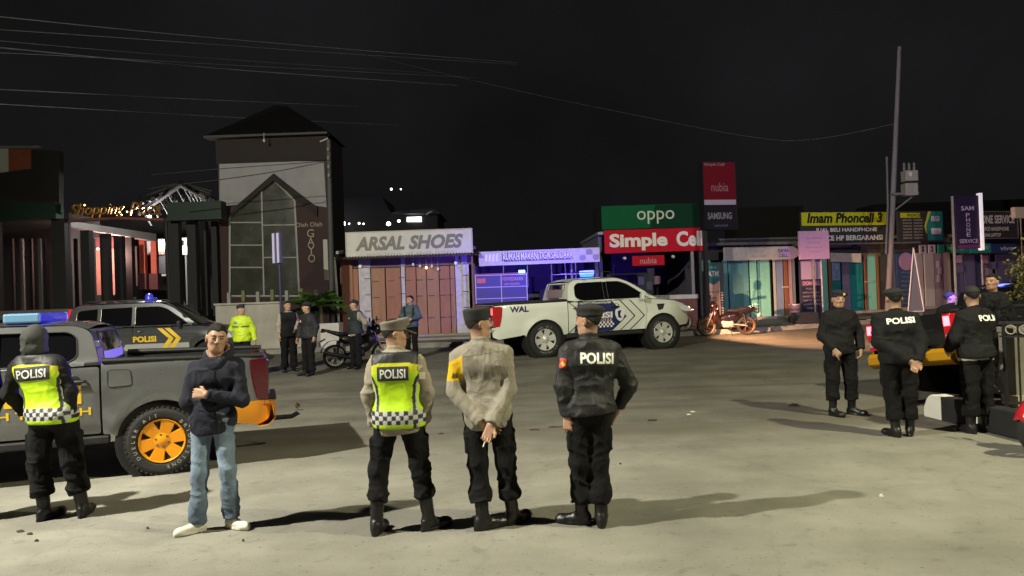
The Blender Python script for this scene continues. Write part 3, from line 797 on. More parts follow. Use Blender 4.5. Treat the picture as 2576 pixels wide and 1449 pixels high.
# 3 vest officer with peaked cap
def x3(t, fn, J, HC, HR, UN):
    back_print(t, fn['vest'], 'POLISI', -.02, 1.275, .20, .072, REFL, patch=PATCHB, bold=.02, pw=1.24, ph=1.55)
    v, q = rect2(.205, 1.25, .045, .055, 2, 3); drape('sleeve_badge', t, v, q, fn['top'], M('pale_badge', (.5, .46, .38), .7), side=-1)
    v, q = text_fit('P', .03, .04, bold=.03); drape('sleeve_badge', t, v + np.array([.195, 1.315]), q, fn['top'], M('pale_badge', (.5, .46, .38), .7), side=-1)
TAUPE = M('taupe_cap', (.15, .13, .105), .85, var=.1, vs=10, bump=.2, bs=260)
TAUPE2 = M('taupe_visor', (.18, .15, .12), .8)
person('person', 'officer in peaked cap and fluorescent vest, leftmost of the three in the middle', gnd(1014, 1338), 0, 1.655, fy=1, yaw=112, pitch=2, feet=(172, 130), res=.0068, lean=(-.02, 0), hz=-.01,
       pose=A_(hipl=(-.095, 0, .9), hipr=(.09, 0, .9), knl=(-.185, .02, .50), knr=(.15, .02, .50), anl=(-.205, -.03, .09), anr=(.205, .03, .09),
               shl=(-.19, 0, 1.385), shr=(.175, 0, 1.385), ell=(-.245, -.03, 1.10), elr=(.235, -.02, 1.10), wrl=(-.205, .05, .855), wrr=(.19, .05, .855)),
       top=A_(mat=BEIGE, hem=.79, infl=.018, amp=.013, name='shirt', cuff=.006, ff=(10, 10, 15)), vest=A_(mat=HIVIS, hem=.845, infl=.041, amp=.005, col=vest_col(sx=.155), res=.0085, hw=.185), trou=A_(mat=BLACK_TROUSER, end=.26, infl=.020, amp=.016), shoe=BTS,
       hat=peaked_cap(TAUPE, TAUPE2), extra=x3)
# 4 officer in beige shirt, hands behind his back with a cigarette
def shirt_col(P, Q, J):
    b = np.array((.245, .222, .182)); c = np.repeat(b[None], len(P), 0) * (.95 + .1 * vnoise(P * 9))[:, None]
    seam = (np.abs(Q[:, 2] - 1.355 - .02 * np.sin(Q[:, 0] * 6)) < .0035) & (Q[:, 1] < 0) & (np.abs(Q[:, 0]) < .17); c[seam] *= .55
    band = (P[:, 0] < -.19) & (P[:, 2] > 1.16) & (P[:, 2] < 1.345 + (P[:, 0] + .2) * .5); c[band] = np.array((.62, .38, .01))
    return c
SHIRT4 = M('beige_uniform', (.285, .255, .205), .8, wr=.30, ws=6, attr='Col', bump=.2, bs=300, spec=.25)
def x4(t, fn, J, HC, HR, UN):
    w_ = J['wrr']; 
    MB().tube([(-.028, -.235, .715), (-.045, -.24, .675)], .0055, 8).build('cigarette', M('cigarette', (.8, .78, .72), .7), t)
    v, q = text_fit('AS', .05, .04, bold=.03); drape('armband_print', t, v + np.array([-.252, 1.20]), q, fn['top'], PATCHB, side=-1)
    MB().box((-.145, 0, 1.420), (.10, .045, .012), ry=-.42).build('epaulette', PATCHB, t, bevel=.004); MB().box((.075, 0, 1.420), (.10, .045, .012), ry=.42).build('epaulette', PATCHB, t, bevel=.004)
BCAP = M('black_cap', (.016, .016, .018), .85, var=.2, vs=10, bump=.25, bs=260)
person('person', 'officer in beige shirt with hands behind back holding a cigarette', gnd(1240, 1326), 0, 1.705, fy=1, yaw=118, pitch=-2, feet=(118, 140), res=.0062, lean=(-.07, 0), wid=1.0,
       pose=A_(hipl=(-.10, 0, .90), hipr=(.075, 0, .90), knl=(-.10, .0, .49), knr=(.115, .02, .49), anl=(-.075, -.05, .09), anr=(.155, .07, .09),
               shl=(-.245, 0, 1.375), shr=(.155, 0, 1.385), ell=(-.285, -.06, 1.075), elr=(.175, -.05, 1.07), wrl=(-.05, -.185, .845), wrr=(.02, -.215, .835)),
       hands=A_(r=A_(d=(-.35, -.12, -1), n=(-.25, -1, .1), curl=.75, th=-1), l=A_(d=(1, .2, -.35), n=(0, -1, 0), curl=.5)),
       top=A_(mat=SHIRT4, hem=.775, infl=.018, amp=.0085, name='shirt', col=shirt_col, cuff=.010, ff=(12, 12, 6.5)), trou=A_(mat=BLACK_TROUSER, end=.22, infl=.022, amp=.016), shoe=A_(mat=BOOT),
       hat=field_cap(BCAP), extra=x4, skin=(.40, .24, .16))
# 5 black jacket officer, beret
def x5(t, fn, J, HC, HR, UN):
    back_print(t, fn['top'], 'POLISI', .075, 1.305, .255, .085, GLOWL, ang=-.05, patch=PATCHB, bold=.035, pw=1.12, ph=1.3)
    v, q = rect2(-.185, 1.275, .05, .075, 2, 3, ang=-.15); b_ = drape('sleeve_badge', t, v, q, fn['top'], M('red_badge', (.42, .03, .03), .6), side=-1)
    v, q = rect2(-.185, 1.27, .024, .036, 1, 1, ang=.6); drape('badge_emblem', b_, v, q, fn['top'], M('gold_badge', (.6, .38, .05), .5), side=-1, off=.007)
BER = M('black_beret', (.0145, .0145, .016), .9, var=.2, vs=12, bump=.3, bs=240)
person('person', 'officer in black jacket and beret, right of the three in the middle', gnd(1488, 1322), 0, 1.70, fy=1, yaw=232, pitch=0, feet=(250, 172), res=.0066, lean=(.03, 0), wid=1.05,
       pose=A_(hipl=(-.06, 0, .9), hipr=(.085, 0, .9), knl=(-.075, .0, .49), knr=(.075, .0, .49), anl=(-.07, .04, .09), anr=(.075, -.02, .09),
               shl=(-.165, -.02, 1.375), shr=(.225, .02, 1.385), ell=(-.20, -.05, 1.08), elr=(.345, .04, 1.075), wrl=(-.165, -.05, .86), wrr=(.235, .12, .85)),
       hands=A_(l=A_(d=(.05, -.02, -1), n=(.6, .8, 0), curl=.45)),
       top=A_(mat=JACKET_BLACK, hem=.87, infl=.025, amp=.012, winfl=.012, ff=(9, 9, 13), band=1, ch=.028), trou=A_(mat=BLACK_TROUSER, end=.19, infl=.020, amp=.017), shoe=BTS,
       hat=beret(BER, -1, .1), extra=x5, skin=(.38, .225, .15))
BG = .0125
GRP = 'officers and bystanders on the far side of the road'
# 6 yellow jacket
def yj_col(P, Q, J):
    c = np.repeat(np.array((.46, .62, .01))[None], len(P), 0); z = Q[:, 2]
    c[(np.abs(z - 1.20) < .013) & (np.abs(Q[:, 0]) > .03) & (np.abs(Q[:, 0]) < .2)] = (.05, .06, .12)
    c[z < .86] = (.03, .04, .16); c[(np.abs(P[:, 0] + .27) < .07) & (np.abs(P[:, 2] - 1.05) < .06) & (P[:, 0] < -.2)] = (.35, .38, .5)
    c[(np.abs(Q[:, 0] + .1) < .035) & (np.abs(z - 1.29) < .03)] = (.1, .2, .3)
    return c * (.9 + .2 * vnoise(P * 12))[:, None]
person('person', 'traffic officer in fluorescent yellow jacket and black cap beside the low wall', gnd(612, 951), 0, 1.70, yaw=55, feet=(-10, 30), res=BG, group=GRP,
       pose=A_(elr=(.27, .02, 1.12), wrr=(.30, -.02, .86), ell=(-.26, .03, 1.13), wrl=(-.20, .12, .93)),
       top=A_(mat=HIVIS, hem=.84, infl=.03, col=yj_col), trou=A_(mat=BLACK_TROUSER, end=.1, infl=.025), shoe=BTS, hat=peci(BCAP))
# 7 black vest, grey sleeves, facing right
GRYS = M('grey_beige_sleeve', (.30, .27, .24), .8, attr='Col')
def s7(P, Q, J):
    c = np.repeat(np.array((.30, .27, .24))[None], len(P), 0); c[(np.abs(P[:, 2] - 1.26) < .05) & (P[:, 0] > .12)] = (.35, .06, .07); return c
person('person', 'officer in black vest with grey sleeves and glasses facing the beret officer', gnd(728, 934), R_(28), 1.72, yaw=10, feet=(-20, 15), res=BG, group=GRP, fy=-1,
       pose=A_(elr=(.26, -.04, 1.12), wrr=(.14, -.24, 1.02), ell=(-.24, 0, 1.13), wrl=(-.22, -.03, .88)), hands=A_(r=A_(curl=.5, n=(-1, 0, 0))),
       top=A_(mat=GRYS, hem=.95, infl=.02, col=s7, name='shirt'), vest=A_(mat=BLACK_CLOTH, hem=.84, infl=.04, hw=.19), trou=A_(mat=BLACK_TROUSER, end=.1, infl=.03), shoe=BTS)
# 8 beret, facing left
def x8(t, fn, J, HC, HR, UN):
    v, q = rect2(-.09, 1.27, .05, .055, 2, 2); drape('badge', t, v, q, fn['top'], M('pale_badge2', (.45, .45, .45), .6), side=-1)
person('person', 'officer in black jacket and beret facing left beside the sign post', gnd(778, 944), R_(-38), 1.70, yaw=-25, feet=(-15, 10), res=BG, group=GRP,
       pose=A_(elr=(.25, .06, 1.13), wrr=(.23, .0, .9), ell=(-.25, -.03, 1.12), wrl=(-.25, -.1, .88)), hands=A_(l=A_(curl=.5)),
       top=A_(mat=M('dark_navy_jacket', (.012, .012, .017), .75), hem=.86, infl=.03, band=1), trou=A_(mat=BLACK_TROUSER, end=.1, infl=.025), shoe=BTS, hat=beret(BER, 1, .1), extra=x8)
# 9 cap and dark vest behind the motorcycle
def x9(t, fn, J, HC, HR, UN):
    v, q = rect2(-.06, 1.25, .045, .05, 2, 2); drape('badge', t, v, q, fn['vest'], M('gold_badge', (.6, .38, .05), .5), side=-1)
person('person', 'officer in dark vest and cap with beige sleeves standing at the parked motorcycle', gnd(897, 927), R_(-42), 1.69, yaw=-30, feet=(0, 20), res=BG, group=GRP,
       pose=A_(elr=(.28, .1, 1.13), wrr=(.14, .17, .93), ell=(-.26, .08, 1.13), wrl=(-.12, .17, .92)),
       top=A_(mat=BEIGE, hem=.80, infl=.022, name='shirt'), vest=A_(mat=M('dark_teal_vest', (.012, .020, .028), .8), hem=.86, infl=.042, hw=.19), trou=A_(mat=BLACK_TROUSER, end=.1, infl=.025), shoe=BTS, hat=baseball(BCAP), extra=x9)
# 10 backpack man
SLATE = M('slate_blue_jacket', (.045, .075, .10), .7, var=.2, vs=8)
def x10(t, fn, J, HC, HR, UN):
    for sx in (-1, 1):
        v, q = rect2(sx * .115, 1.24, .045, .30, 2, 8, ang=-sx * .08); drape('backpack_strap', t, v, q, fn['top'], BLACK_CLOTH, side=-1, off=.006)
    solid('backpack', lambda P: sbox(P, (0, .2, 1.2), (.15, .09, .23), .07) + folds(P, 2, .006), (-.3, .05, .9), (.3, .4, 1.5), .016, BLACK_CLOTH, t)
person('person', 'man in slate blue jacket with backpack looking down before the brown doors', gnd(1036, 902), R_(-12), 1.70, yaw=-35, pitch=-14, feet=(-15, 20), res=BG, group=GRP,
       pose=A_(elr=(.27, -.03, 1.12), wrr=(.10, -.22, 1.08), ell=(-.27, -.02, 1.13), wrl=(-.06, -.2, 1.0)), hands=A_(r=A_(curl=.8, n=(0, 1, 0)), l=A_(curl=.8, n=(0, 1, 0))),
       top=A_(mat=SLATE, hem=.84, infl=.03), trou=A_(mat=BLACK_TROUSER, end=.1, infl=.02, blouse=False), shoe=BTS, extra=x10)
# 11 beret officer on the right, facing us
def x11(t, fn, J, HC, HR, UN):
    P = HC + HR @ np.array([.045, -.098, .072]); MB().box(P, (.03, .012, .035)).build('cap_badge', M('gold_badge', (.6, .38, .05), .4, .6), t, bevel=.004)
person('person', 'officer in black jacket and gold-badged beret facing the camera near the red tail lamp', gnd(2119, 1044), 0, 1.71, yaw=-4, feet=(18, 40), res=.0085, lean=(-.0, 0),
       pose=A_(hipl=(-.095, 0, .9), hipr=(.085, 0, .9), anl=(-.14, -.02, .09), anr=(.14, .02, .09), knl=(-.13, -.03, .49), knr=(.12, -.02, .49),
               shl=(-.19, 0, 1.39), shr=(.19, 0, 1.39), ell=(-.255, -.01, 1.10), elr=(.275, .01, 1.12), wrl=(-.15, -.16, .92), wrr=(.25, -.08, .90)),
       hands=A_(l=A_(curl=.9, d=(.5, -.2, -.75), n=(.2, .95, 0), poke=1, th=-1), r=A_(curl=.8, d=(-.1, -.1, -1), n=(-.8, .5, 0))),
       top=A_(mat=BLACK_CLOTH, hem=.84, infl=.03, amp=.012, ch=.045), trou=A_(mat=BLACK_TROUSER, end=.22, infl=.03), shoe=BTS, hat=beret(M('navy_beret', (.010, .011, .022), .9), 1, .14), extra=x11, skin=(.40, .24, .16))
# 12 POLISI officer, back turned, hands clasped behind
def x12(t, fn, J, HC, HR, UN):
    back_print(t, fn['top'], 'POLISI', .015, 1.345, .30, .07, GLOWL, ang=.05, patch=None, bold=.035)
person('person', 'officer in black jacket with hands clasped behind back at the rear of the dark pickup', gnd(2266, 1098), R_(-12), 1.72, fy=1, yaw=172, feet=(205, 165), res=.0085, lean=(.0, .02), wid=1.02,
       pose=A_(hipl=(-.09, 0, .9), hipr=(.085, 0, .9), anl=(-.06, -.02, .09), anr=(.11, .05, .09), knl=(-.08, .0, .49), knr=(.11, .02, .49),
               shl=(-.205, 0, 1.385), shr=(.19, 0, 1.40), ell=(-.235, -.07, 1.10), elr=(.25, -.06, 1.09), wrl=(.07, -.19, .885), wrr=(.15, -.19, .88)),
       hands=A_(r=A_(d=(-.4, -.1, -.9), n=(-.3, -1, .0), curl=.8, th=-1), l=A_(d=(.8, 0, -.4), n=(0, -1, 0), curl=.7)),
       top=A_(mat=BLACK_CLOTH, hem=.86, infl=.032, amp=.013, band=1), trou=A_(mat=BLACK_TROUSER, end=.2, infl=.03), shoe=BTS, hat=beret(BER, 1, .05), extra=x12, skin=(.40, .24, .16))
# 13 POLISI officer at the railing
def x13(t, fn, J, HC, HR, UN):
    back_print(t, fn['top'], 'POLISI', .11, 1.335, .30, .07, GLOWL, ang=-.02, patch=None, bold=.035)
    solid('shirt_tail', lambda P: smax(ell(UN(P), (0, 0, .87), (.20, .15, .1)), np.abs(P[:, 2] - .875) - .022, .008) + folds(P, 1, .01), (-.35, -.3, .8), (.35, .3, .95), .012, M('pale_shirt', (.38, .36, .28), .8), t)
person('person', 'officer in black jacket and cap with pale shirt tail standing at the iron railing', gnd(2462, 1088), R_(14), 1.72, fy=1, yaw=150, pitch=4, feet=(175, 190), res=.0085, lean=(.06, .06), wid=1.06,
       pose=A_(elr=(.33, .1, 1.12), wrr=(.22, .28, 1.02), ell=(-.25, .06, 1.1), wrl=(-.18, .2, .98)),
       top=A_(mat=BLACK_CLOTH, hem=.885, infl=.034, amp=.013), trou=A_(mat=BLACK_TROUSER, end=.2, infl=.03), shoe=BTS, hat=baseball(BCAP), extra=x13, skin=(.40, .24, .16))
# 14, 15 two men beyond the railing
q14 = gnd_at(2512, 10.3); q14.z = .24; q15 = gnd_at(2386, 13.6)
person('person', 'smiling dark-haired man in black leaning in by the blue beacon', q14, 0, 1.63, fy=-1, yaw=-58, pitch=-4, res=.0085, lean=(-.10, 0),
       top=A_(mat=BLACK_CLOTH, hem=.84, infl=.03), trou=TRB, shoe=BTS, skin=(.36, .2, .13))
person('person', 'man in black cap bending over the bed of the dark pickup', q15, 0, 1.60, fy=1, yaw=80, pitch=-10, res=.0095, lean=(.18, .1),
       top=A_(mat=BLACK_CLOTH, hem=.84, infl=.03), trou=TRB, shoe=BTS, hat=baseball(BCAP), skin=(.3, .18, .12))
# 16 bystander cut by the left edge
person('person', 'bystander in dark clothes cut off by the left edge, only an elbow showing', gnd(-62, 1310), 0, 1.68, fy=1, yaw=190, res=.011,
       pose=A_(elr=(.25, 0, 1.1), wrr=(.215, -.08, .86), shr=(.18, 0, 1.38)), top=A_(mat=BLACK_CLOTH, hem=.84, infl=.02), trou=TRB, shoe=BTS, hands=A_(r=A_(curl=.4)))
# 17 tiny shopper in the arcade
person('person', 'tiny figure in white shirt inside the lit shopping arcade', (at(452, 870, 33).x, 33, zpav(33)), 0, 1.65, yaw=60, res=.03, top=A_(mat=M('white_cotton', (.7, .7, .68), .8), hem=.84, infl=.02), trou=TRB, shoe=BTS)
# ------------------------------------------------------------------ vehicles
def rnd(poly, r, n=4):
    out = []; k = len(poly)
    for i in range(k):
        p0, p, p1 = (np.array(poly[j % k], float) for j in (i - 1, i, i + 1))
        rr = r[i] if isinstance(r, (list, tuple)) else r
        a = p0 - p; b = p1 - p; la, lb = np.linalg.norm(a), np.linalg.norm(b); q = min(rr, la * .45, lb * .45)
        if q < 1e-4: out.append(tuple(p)); continue
        s, e = p + a / la * q, p + b / lb * q
        for j in range(n + 1):
            t = j / n; out.append(tuple((1 - t) ** 2 * s + 2 * t * (1 - t) * p + t * t * e))
    return out
def inpoly(pt, poly):
    x, y = pt; c = False; j = len(poly) - 1
    for i in range(len(poly)):
        (xi, yi), (xj, yj) = poly[i], poly[j]
        if (yi > y) != (yj > y) and x < (xj - xi) * (y - yi) / (yj - yi) + xi: c = not c
        j = i
    return c
def resample(poly, step):
    out = []
    for i in range(len(poly)):
        a, b = np.array(poly[i]), np.array(poly[(i + 1) % len(poly)]); L = np.linalg.norm(b - a); n = max(1, int(math.ceil(L / step)))
        for j in range(n): out.append(tuple(a + (b - a) * j / n))
    return out
def panel(name, outline, fy, side, mat, parent, holes=(), step=.07, depth=.025, off=0., smooth=True):
    """sheet cut from a 2D outline (x, z), bent onto y = side*fy(x, z), with turned-in edges"""
    loops = [resample(outline, step)] + [resample(h, step) for h in holes]
    pts = []; edges = []
    for lp in loops:
        n0 = len(pts); pts += lp; edges += [(n0 + i, n0 + (i + 1) % len(lp)) for i in range(len(lp))]
    xs = [p[0] for p in outline]; zs = [p[1] for p in outline]
    nb = len(pts); ba = np.array(pts)
    for i in range(int((max(xs) - min(xs)) / step) + 2):
        for j in range(int((max(zs) - min(zs)) / step) + 2):
            q = (min(xs) + i * step + (j % 2) * step / 2, min(zs) + j * step)
            if inpoly(q, outline) and not any(inpoly(q, h) for h in holes) and np.min(((ba - q) ** 2).sum(1)) > (step * .5) ** 2: pts.append(q)
    vs, es, fs, ov, oe, of = geometry.delaunay_2d_cdt([Vector(p) for p in pts], edges, [], 0, 1e-5)
    tri = []
    for f in fs:
        c = (sum(vs[i].x for i in f) / len(f), sum(vs[i].y for i in f) / len(f))
        if inpoly(c, outline) and not any(inpoly(c, h) for h in holes): tri.append(tuple(f))
    V = [(v.x, side * (fy(v.x, v.y) + off), v.y) for v in vs]
    if depth:
        lookup = {}
        for i, o_ in enumerate(ov):
            for k in o_: lookup[k] = i
        n0 = len(V)
        for a, b in edges:
            ia, ib = lookup[a], lookup[b]; va, vb = V[ia], V[ib]; n_ = len(V)
            V += [(va[0], va[1] - side * depth, va[2]), (vb[0], vb[1] - side * depth, vb[2])]; tri.append((ia, ib, n_ + 1, n_))
    me = bpy.data.meshes.new(name); me.from_pydata(V, [], tri)
    bm = bmesh.new(); bm.from_mesh(me); bmesh.ops.recalc_face_normals(bm, faces=bm.faces[:]); bm.to_mesh(me); bm.free()
    o = link(name, me, mat, parent)
    if smooth: me.shade_smooth(); me.set_sharp_from_angle(angle=R_(40))
    return o
def cross(name, prof, Wf, mat, parent, crown=.03, ny=12, inset=0, xcrown=0, closed=False):
    """sheet across the car: profile of (x, z); half width Wf(x, z); crown raises (or bows) the middle"""
    m_ = MB(); k = len(prof); vs = []
    for i, (x, z) in enumerate(prof):
        w_ = Wf(x, z) - inset
        for j in range(ny + 1):
            t = 2 * j / ny - 1; c = (1 - abs(t) ** 2.6); vs.append((x + xcrown * (c - 0), w_ * t, z + crown * c))
    fs = [(i * (ny + 1) + j, i * (ny + 1) + j + 1, (i + 1) * (ny + 1) + j + 1, (i + 1) * (ny + 1) + j) for i in range(k - 1) for j in range(ny)]
    return m_.add(vs, fs).build(name, mat, parent, smooth=True)
RUB = M('tyre_rubber', (.016, .016, .015), .85, var=.25, vs=14, bump=.3, bs=60)
GLASS = M('dark_tinted_glass', (.004, .004, .005), .06, spec=.6, coat=.3)
TRIM = M('black_plastic', (.012, .012, .013), .5, var=.2, vs=10)
UNDER = M('underbody', (.006, .006, .006), .9)
CHROME = M('chrome', (.6, .6, .6), .15, 1)
WHITEPR = M('white_print', (.72, .72, .70), .5); YELP = M('yellow_print', (.68, .45, .015), .5); BLKP = M('black_print', (.01, .01, .012), .5)
BLUEP = M('navy_print', (.012, .020, .10), .35, coat=.6)
def arch(cx, cz, r, a0=10, a1=170, n=18): return [(cx + r * math.cos(R_(a0 + (a1 - a0) * i / n)), cz + r * math.sin(R_(a0 + (a1 - a0) * i / n))) for i in range(n + 1)]
def make_wheel(parent, r, wdt, rimmat, letters=None, nsp=6, name='wheel', rr=.655, lmat=None):
    """wheel in its own frame: axle along y, outer face at -y"""
    h = bpy.data.objects.new(name, None); COL.objects.link(h); h.parent = parent
    ri = r * rr
    pr = [(ri, -wdt * .36), (ri * 1.08, -wdt * .47), (r * .86, -wdt * .53), (r * .95, -wdt * .49), (r * .985, -wdt * .42), (r, -wdt * .2), (r, wdt * .2), (r * .985, wdt * .42), (r * .95, wdt * .49), (ri * 1.08, wdt * .47), (ri, wdt * .36)]
    ty = MB().lathe(pr, n=56)
    for i in range(44):                       # tread blocks on the shoulder
        t = 2 * math.pi * i / 44
        for sy in (-1, 1):
            ty.box((r * .985 * math.cos(t + sy * .03), sy * wdt * .37, r * .985 * math.sin(t + sy * .03)), (.030, wdt * .22, r * .085), ry=-t)
            ty.box((r * .995 * math.cos(t + .07), sy * wdt * .13, r * .995 * math.sin(t + .07)), (.024, wdt * .18, r * .085), ry=-t)
    ty.build('tyre', RUB, h, smooth=True)
    rm = MB().lathe([(ri, -wdt * .40), (ri * .965, -wdt * .44), (ri * .90, -wdt * .36), (ri * .86, -wdt * .10), (ri * .86, wdt * .3)], n=48)
    rm.lathe([(.0, -wdt * .40), (ri * .16, -wdt * .40), (ri * .22, -wdt * .36), (ri * .50, -wdt * .33), (ri * .54, -wdt * .2)], n=36)
    for i in range(nsp):
        t = 2 * math.pi * (i + .5) / nsp; c, s = math.cos(t), math.sin(t)
        def pt(rad, wd, y): return (rad * c - wd * s, y, rad * s + wd * c)
        w0, w1 = ri * .20, ri * .29
        vs = [pt(ri * .3, -w0, -wdt * .34), pt(ri * .3, w0, -wdt * .34), pt(ri * .93, w1, -wdt * .40), pt(ri * .93, -w1, -wdt * .40),
              pt(ri * .3, -w0 * 1.25, -wdt * .2), pt(ri * .3, w0 * 1.25, -wdt * .2), pt(ri * .92, w1 * 1.25, -wdt * .22), pt(ri * .92, -w1 * 1.25, -wdt * .22)]
        rm.add(vs, [(0, 1, 2, 3), (4, 7, 6, 5), (0, 3, 7, 4), (1, 5, 6, 2), (0, 4, 5, 1), (3, 2, 6, 7)])
    rm.build('rim', rimmat, h, smooth=True)
    nu = MB()
    for i in range(6):
        t = 2 * math.pi * i / 6; nu.lathe([(0, -wdt * .375), (ri * .05, -wdt * .37), (ri * .055, -wdt * .3)], (ri * .28 * math.cos(t), 0, ri * .28 * math.sin(t)), n=8)
    tag(nu.build('wheel_nuts', M('nut_steel', (.25, .22, .18), .4, .8), h), kind='stuff')
    MB().lathe([(0, -wdt * .02), (ri * .8, -wdt * .02), (ri * .8, wdt * .2)], n=32).build('brake_disc', M('brake_dark', (.012, .012, .012), .6, .5), h)
    if letters:
        V = []; F = []
        for s, a0, a1, inv in letters:
            n = len(s)
            for i, ch in enumerate(s):
                if ch == ' ': continue
                a = R_(a0 + (a1 - a0) * i / max(1, n - 1)); v, f = text_fit(ch, None, r * .105, bold=.0)
                rad = r * .775; hx = v[:, 0]; hz = v[:, 1]
                # glyph upright on the circle, outer face seen from -y (x right, z up)
                c, s_ = math.cos(a), math.sin(a)
                sg = -1 if inv else 1
                px = (rad + sg * hz) * c + sg * hx * s_; pz = (rad + sg * hz) * s_ - sg * hx * c
                n0 = len(V); V += [(x, -wdt * .515, z) for x, z in zip(px, pz)]; F += [tuple(k + n0 for k in g) for g in f]
        me = bpy.data.meshes.new('lettering'); me.from_pydata(V, [], F); link('lettering', me, lmat or M('tyre_white', (.34, .34, .31), .8), h)
    return h
def side_text(parent, s, x, z, w, h, Wf, side, mat, off=.006, name='lettering', **kw):
    v, f = text_fit(s, w, h, **kw)
    V = [(x - side * a, side * (Wf(x - side * a, z + b) + off), z + b) for a, b in v]
    me = bpy.data.meshes.new(name); me.from_pydata(V, [], f); return link(name, me, mat, parent)
def checks(parent, x0, x1, z0, n, rows, Wf, side, m1, m2, cell, off=.007):
    for k, mt in ((0, m1), (1, m2)):
        m_ = MB()
        for i in range(n):
            for j in range(rows):
                if (i + j) % 2 != k: continue
                a, b = x0 + i * cell, z0 + j * cell
                q = [(a, b), (a + cell, b), (a + cell, b + cell), (a, b + cell)]
                m_.add([(u, side * (Wf(u, v) + off), v) for u, v in q], [(0, 1, 2, 3)])
        tag(m_.build('chequer_band', mt, parent), kind='stuff')

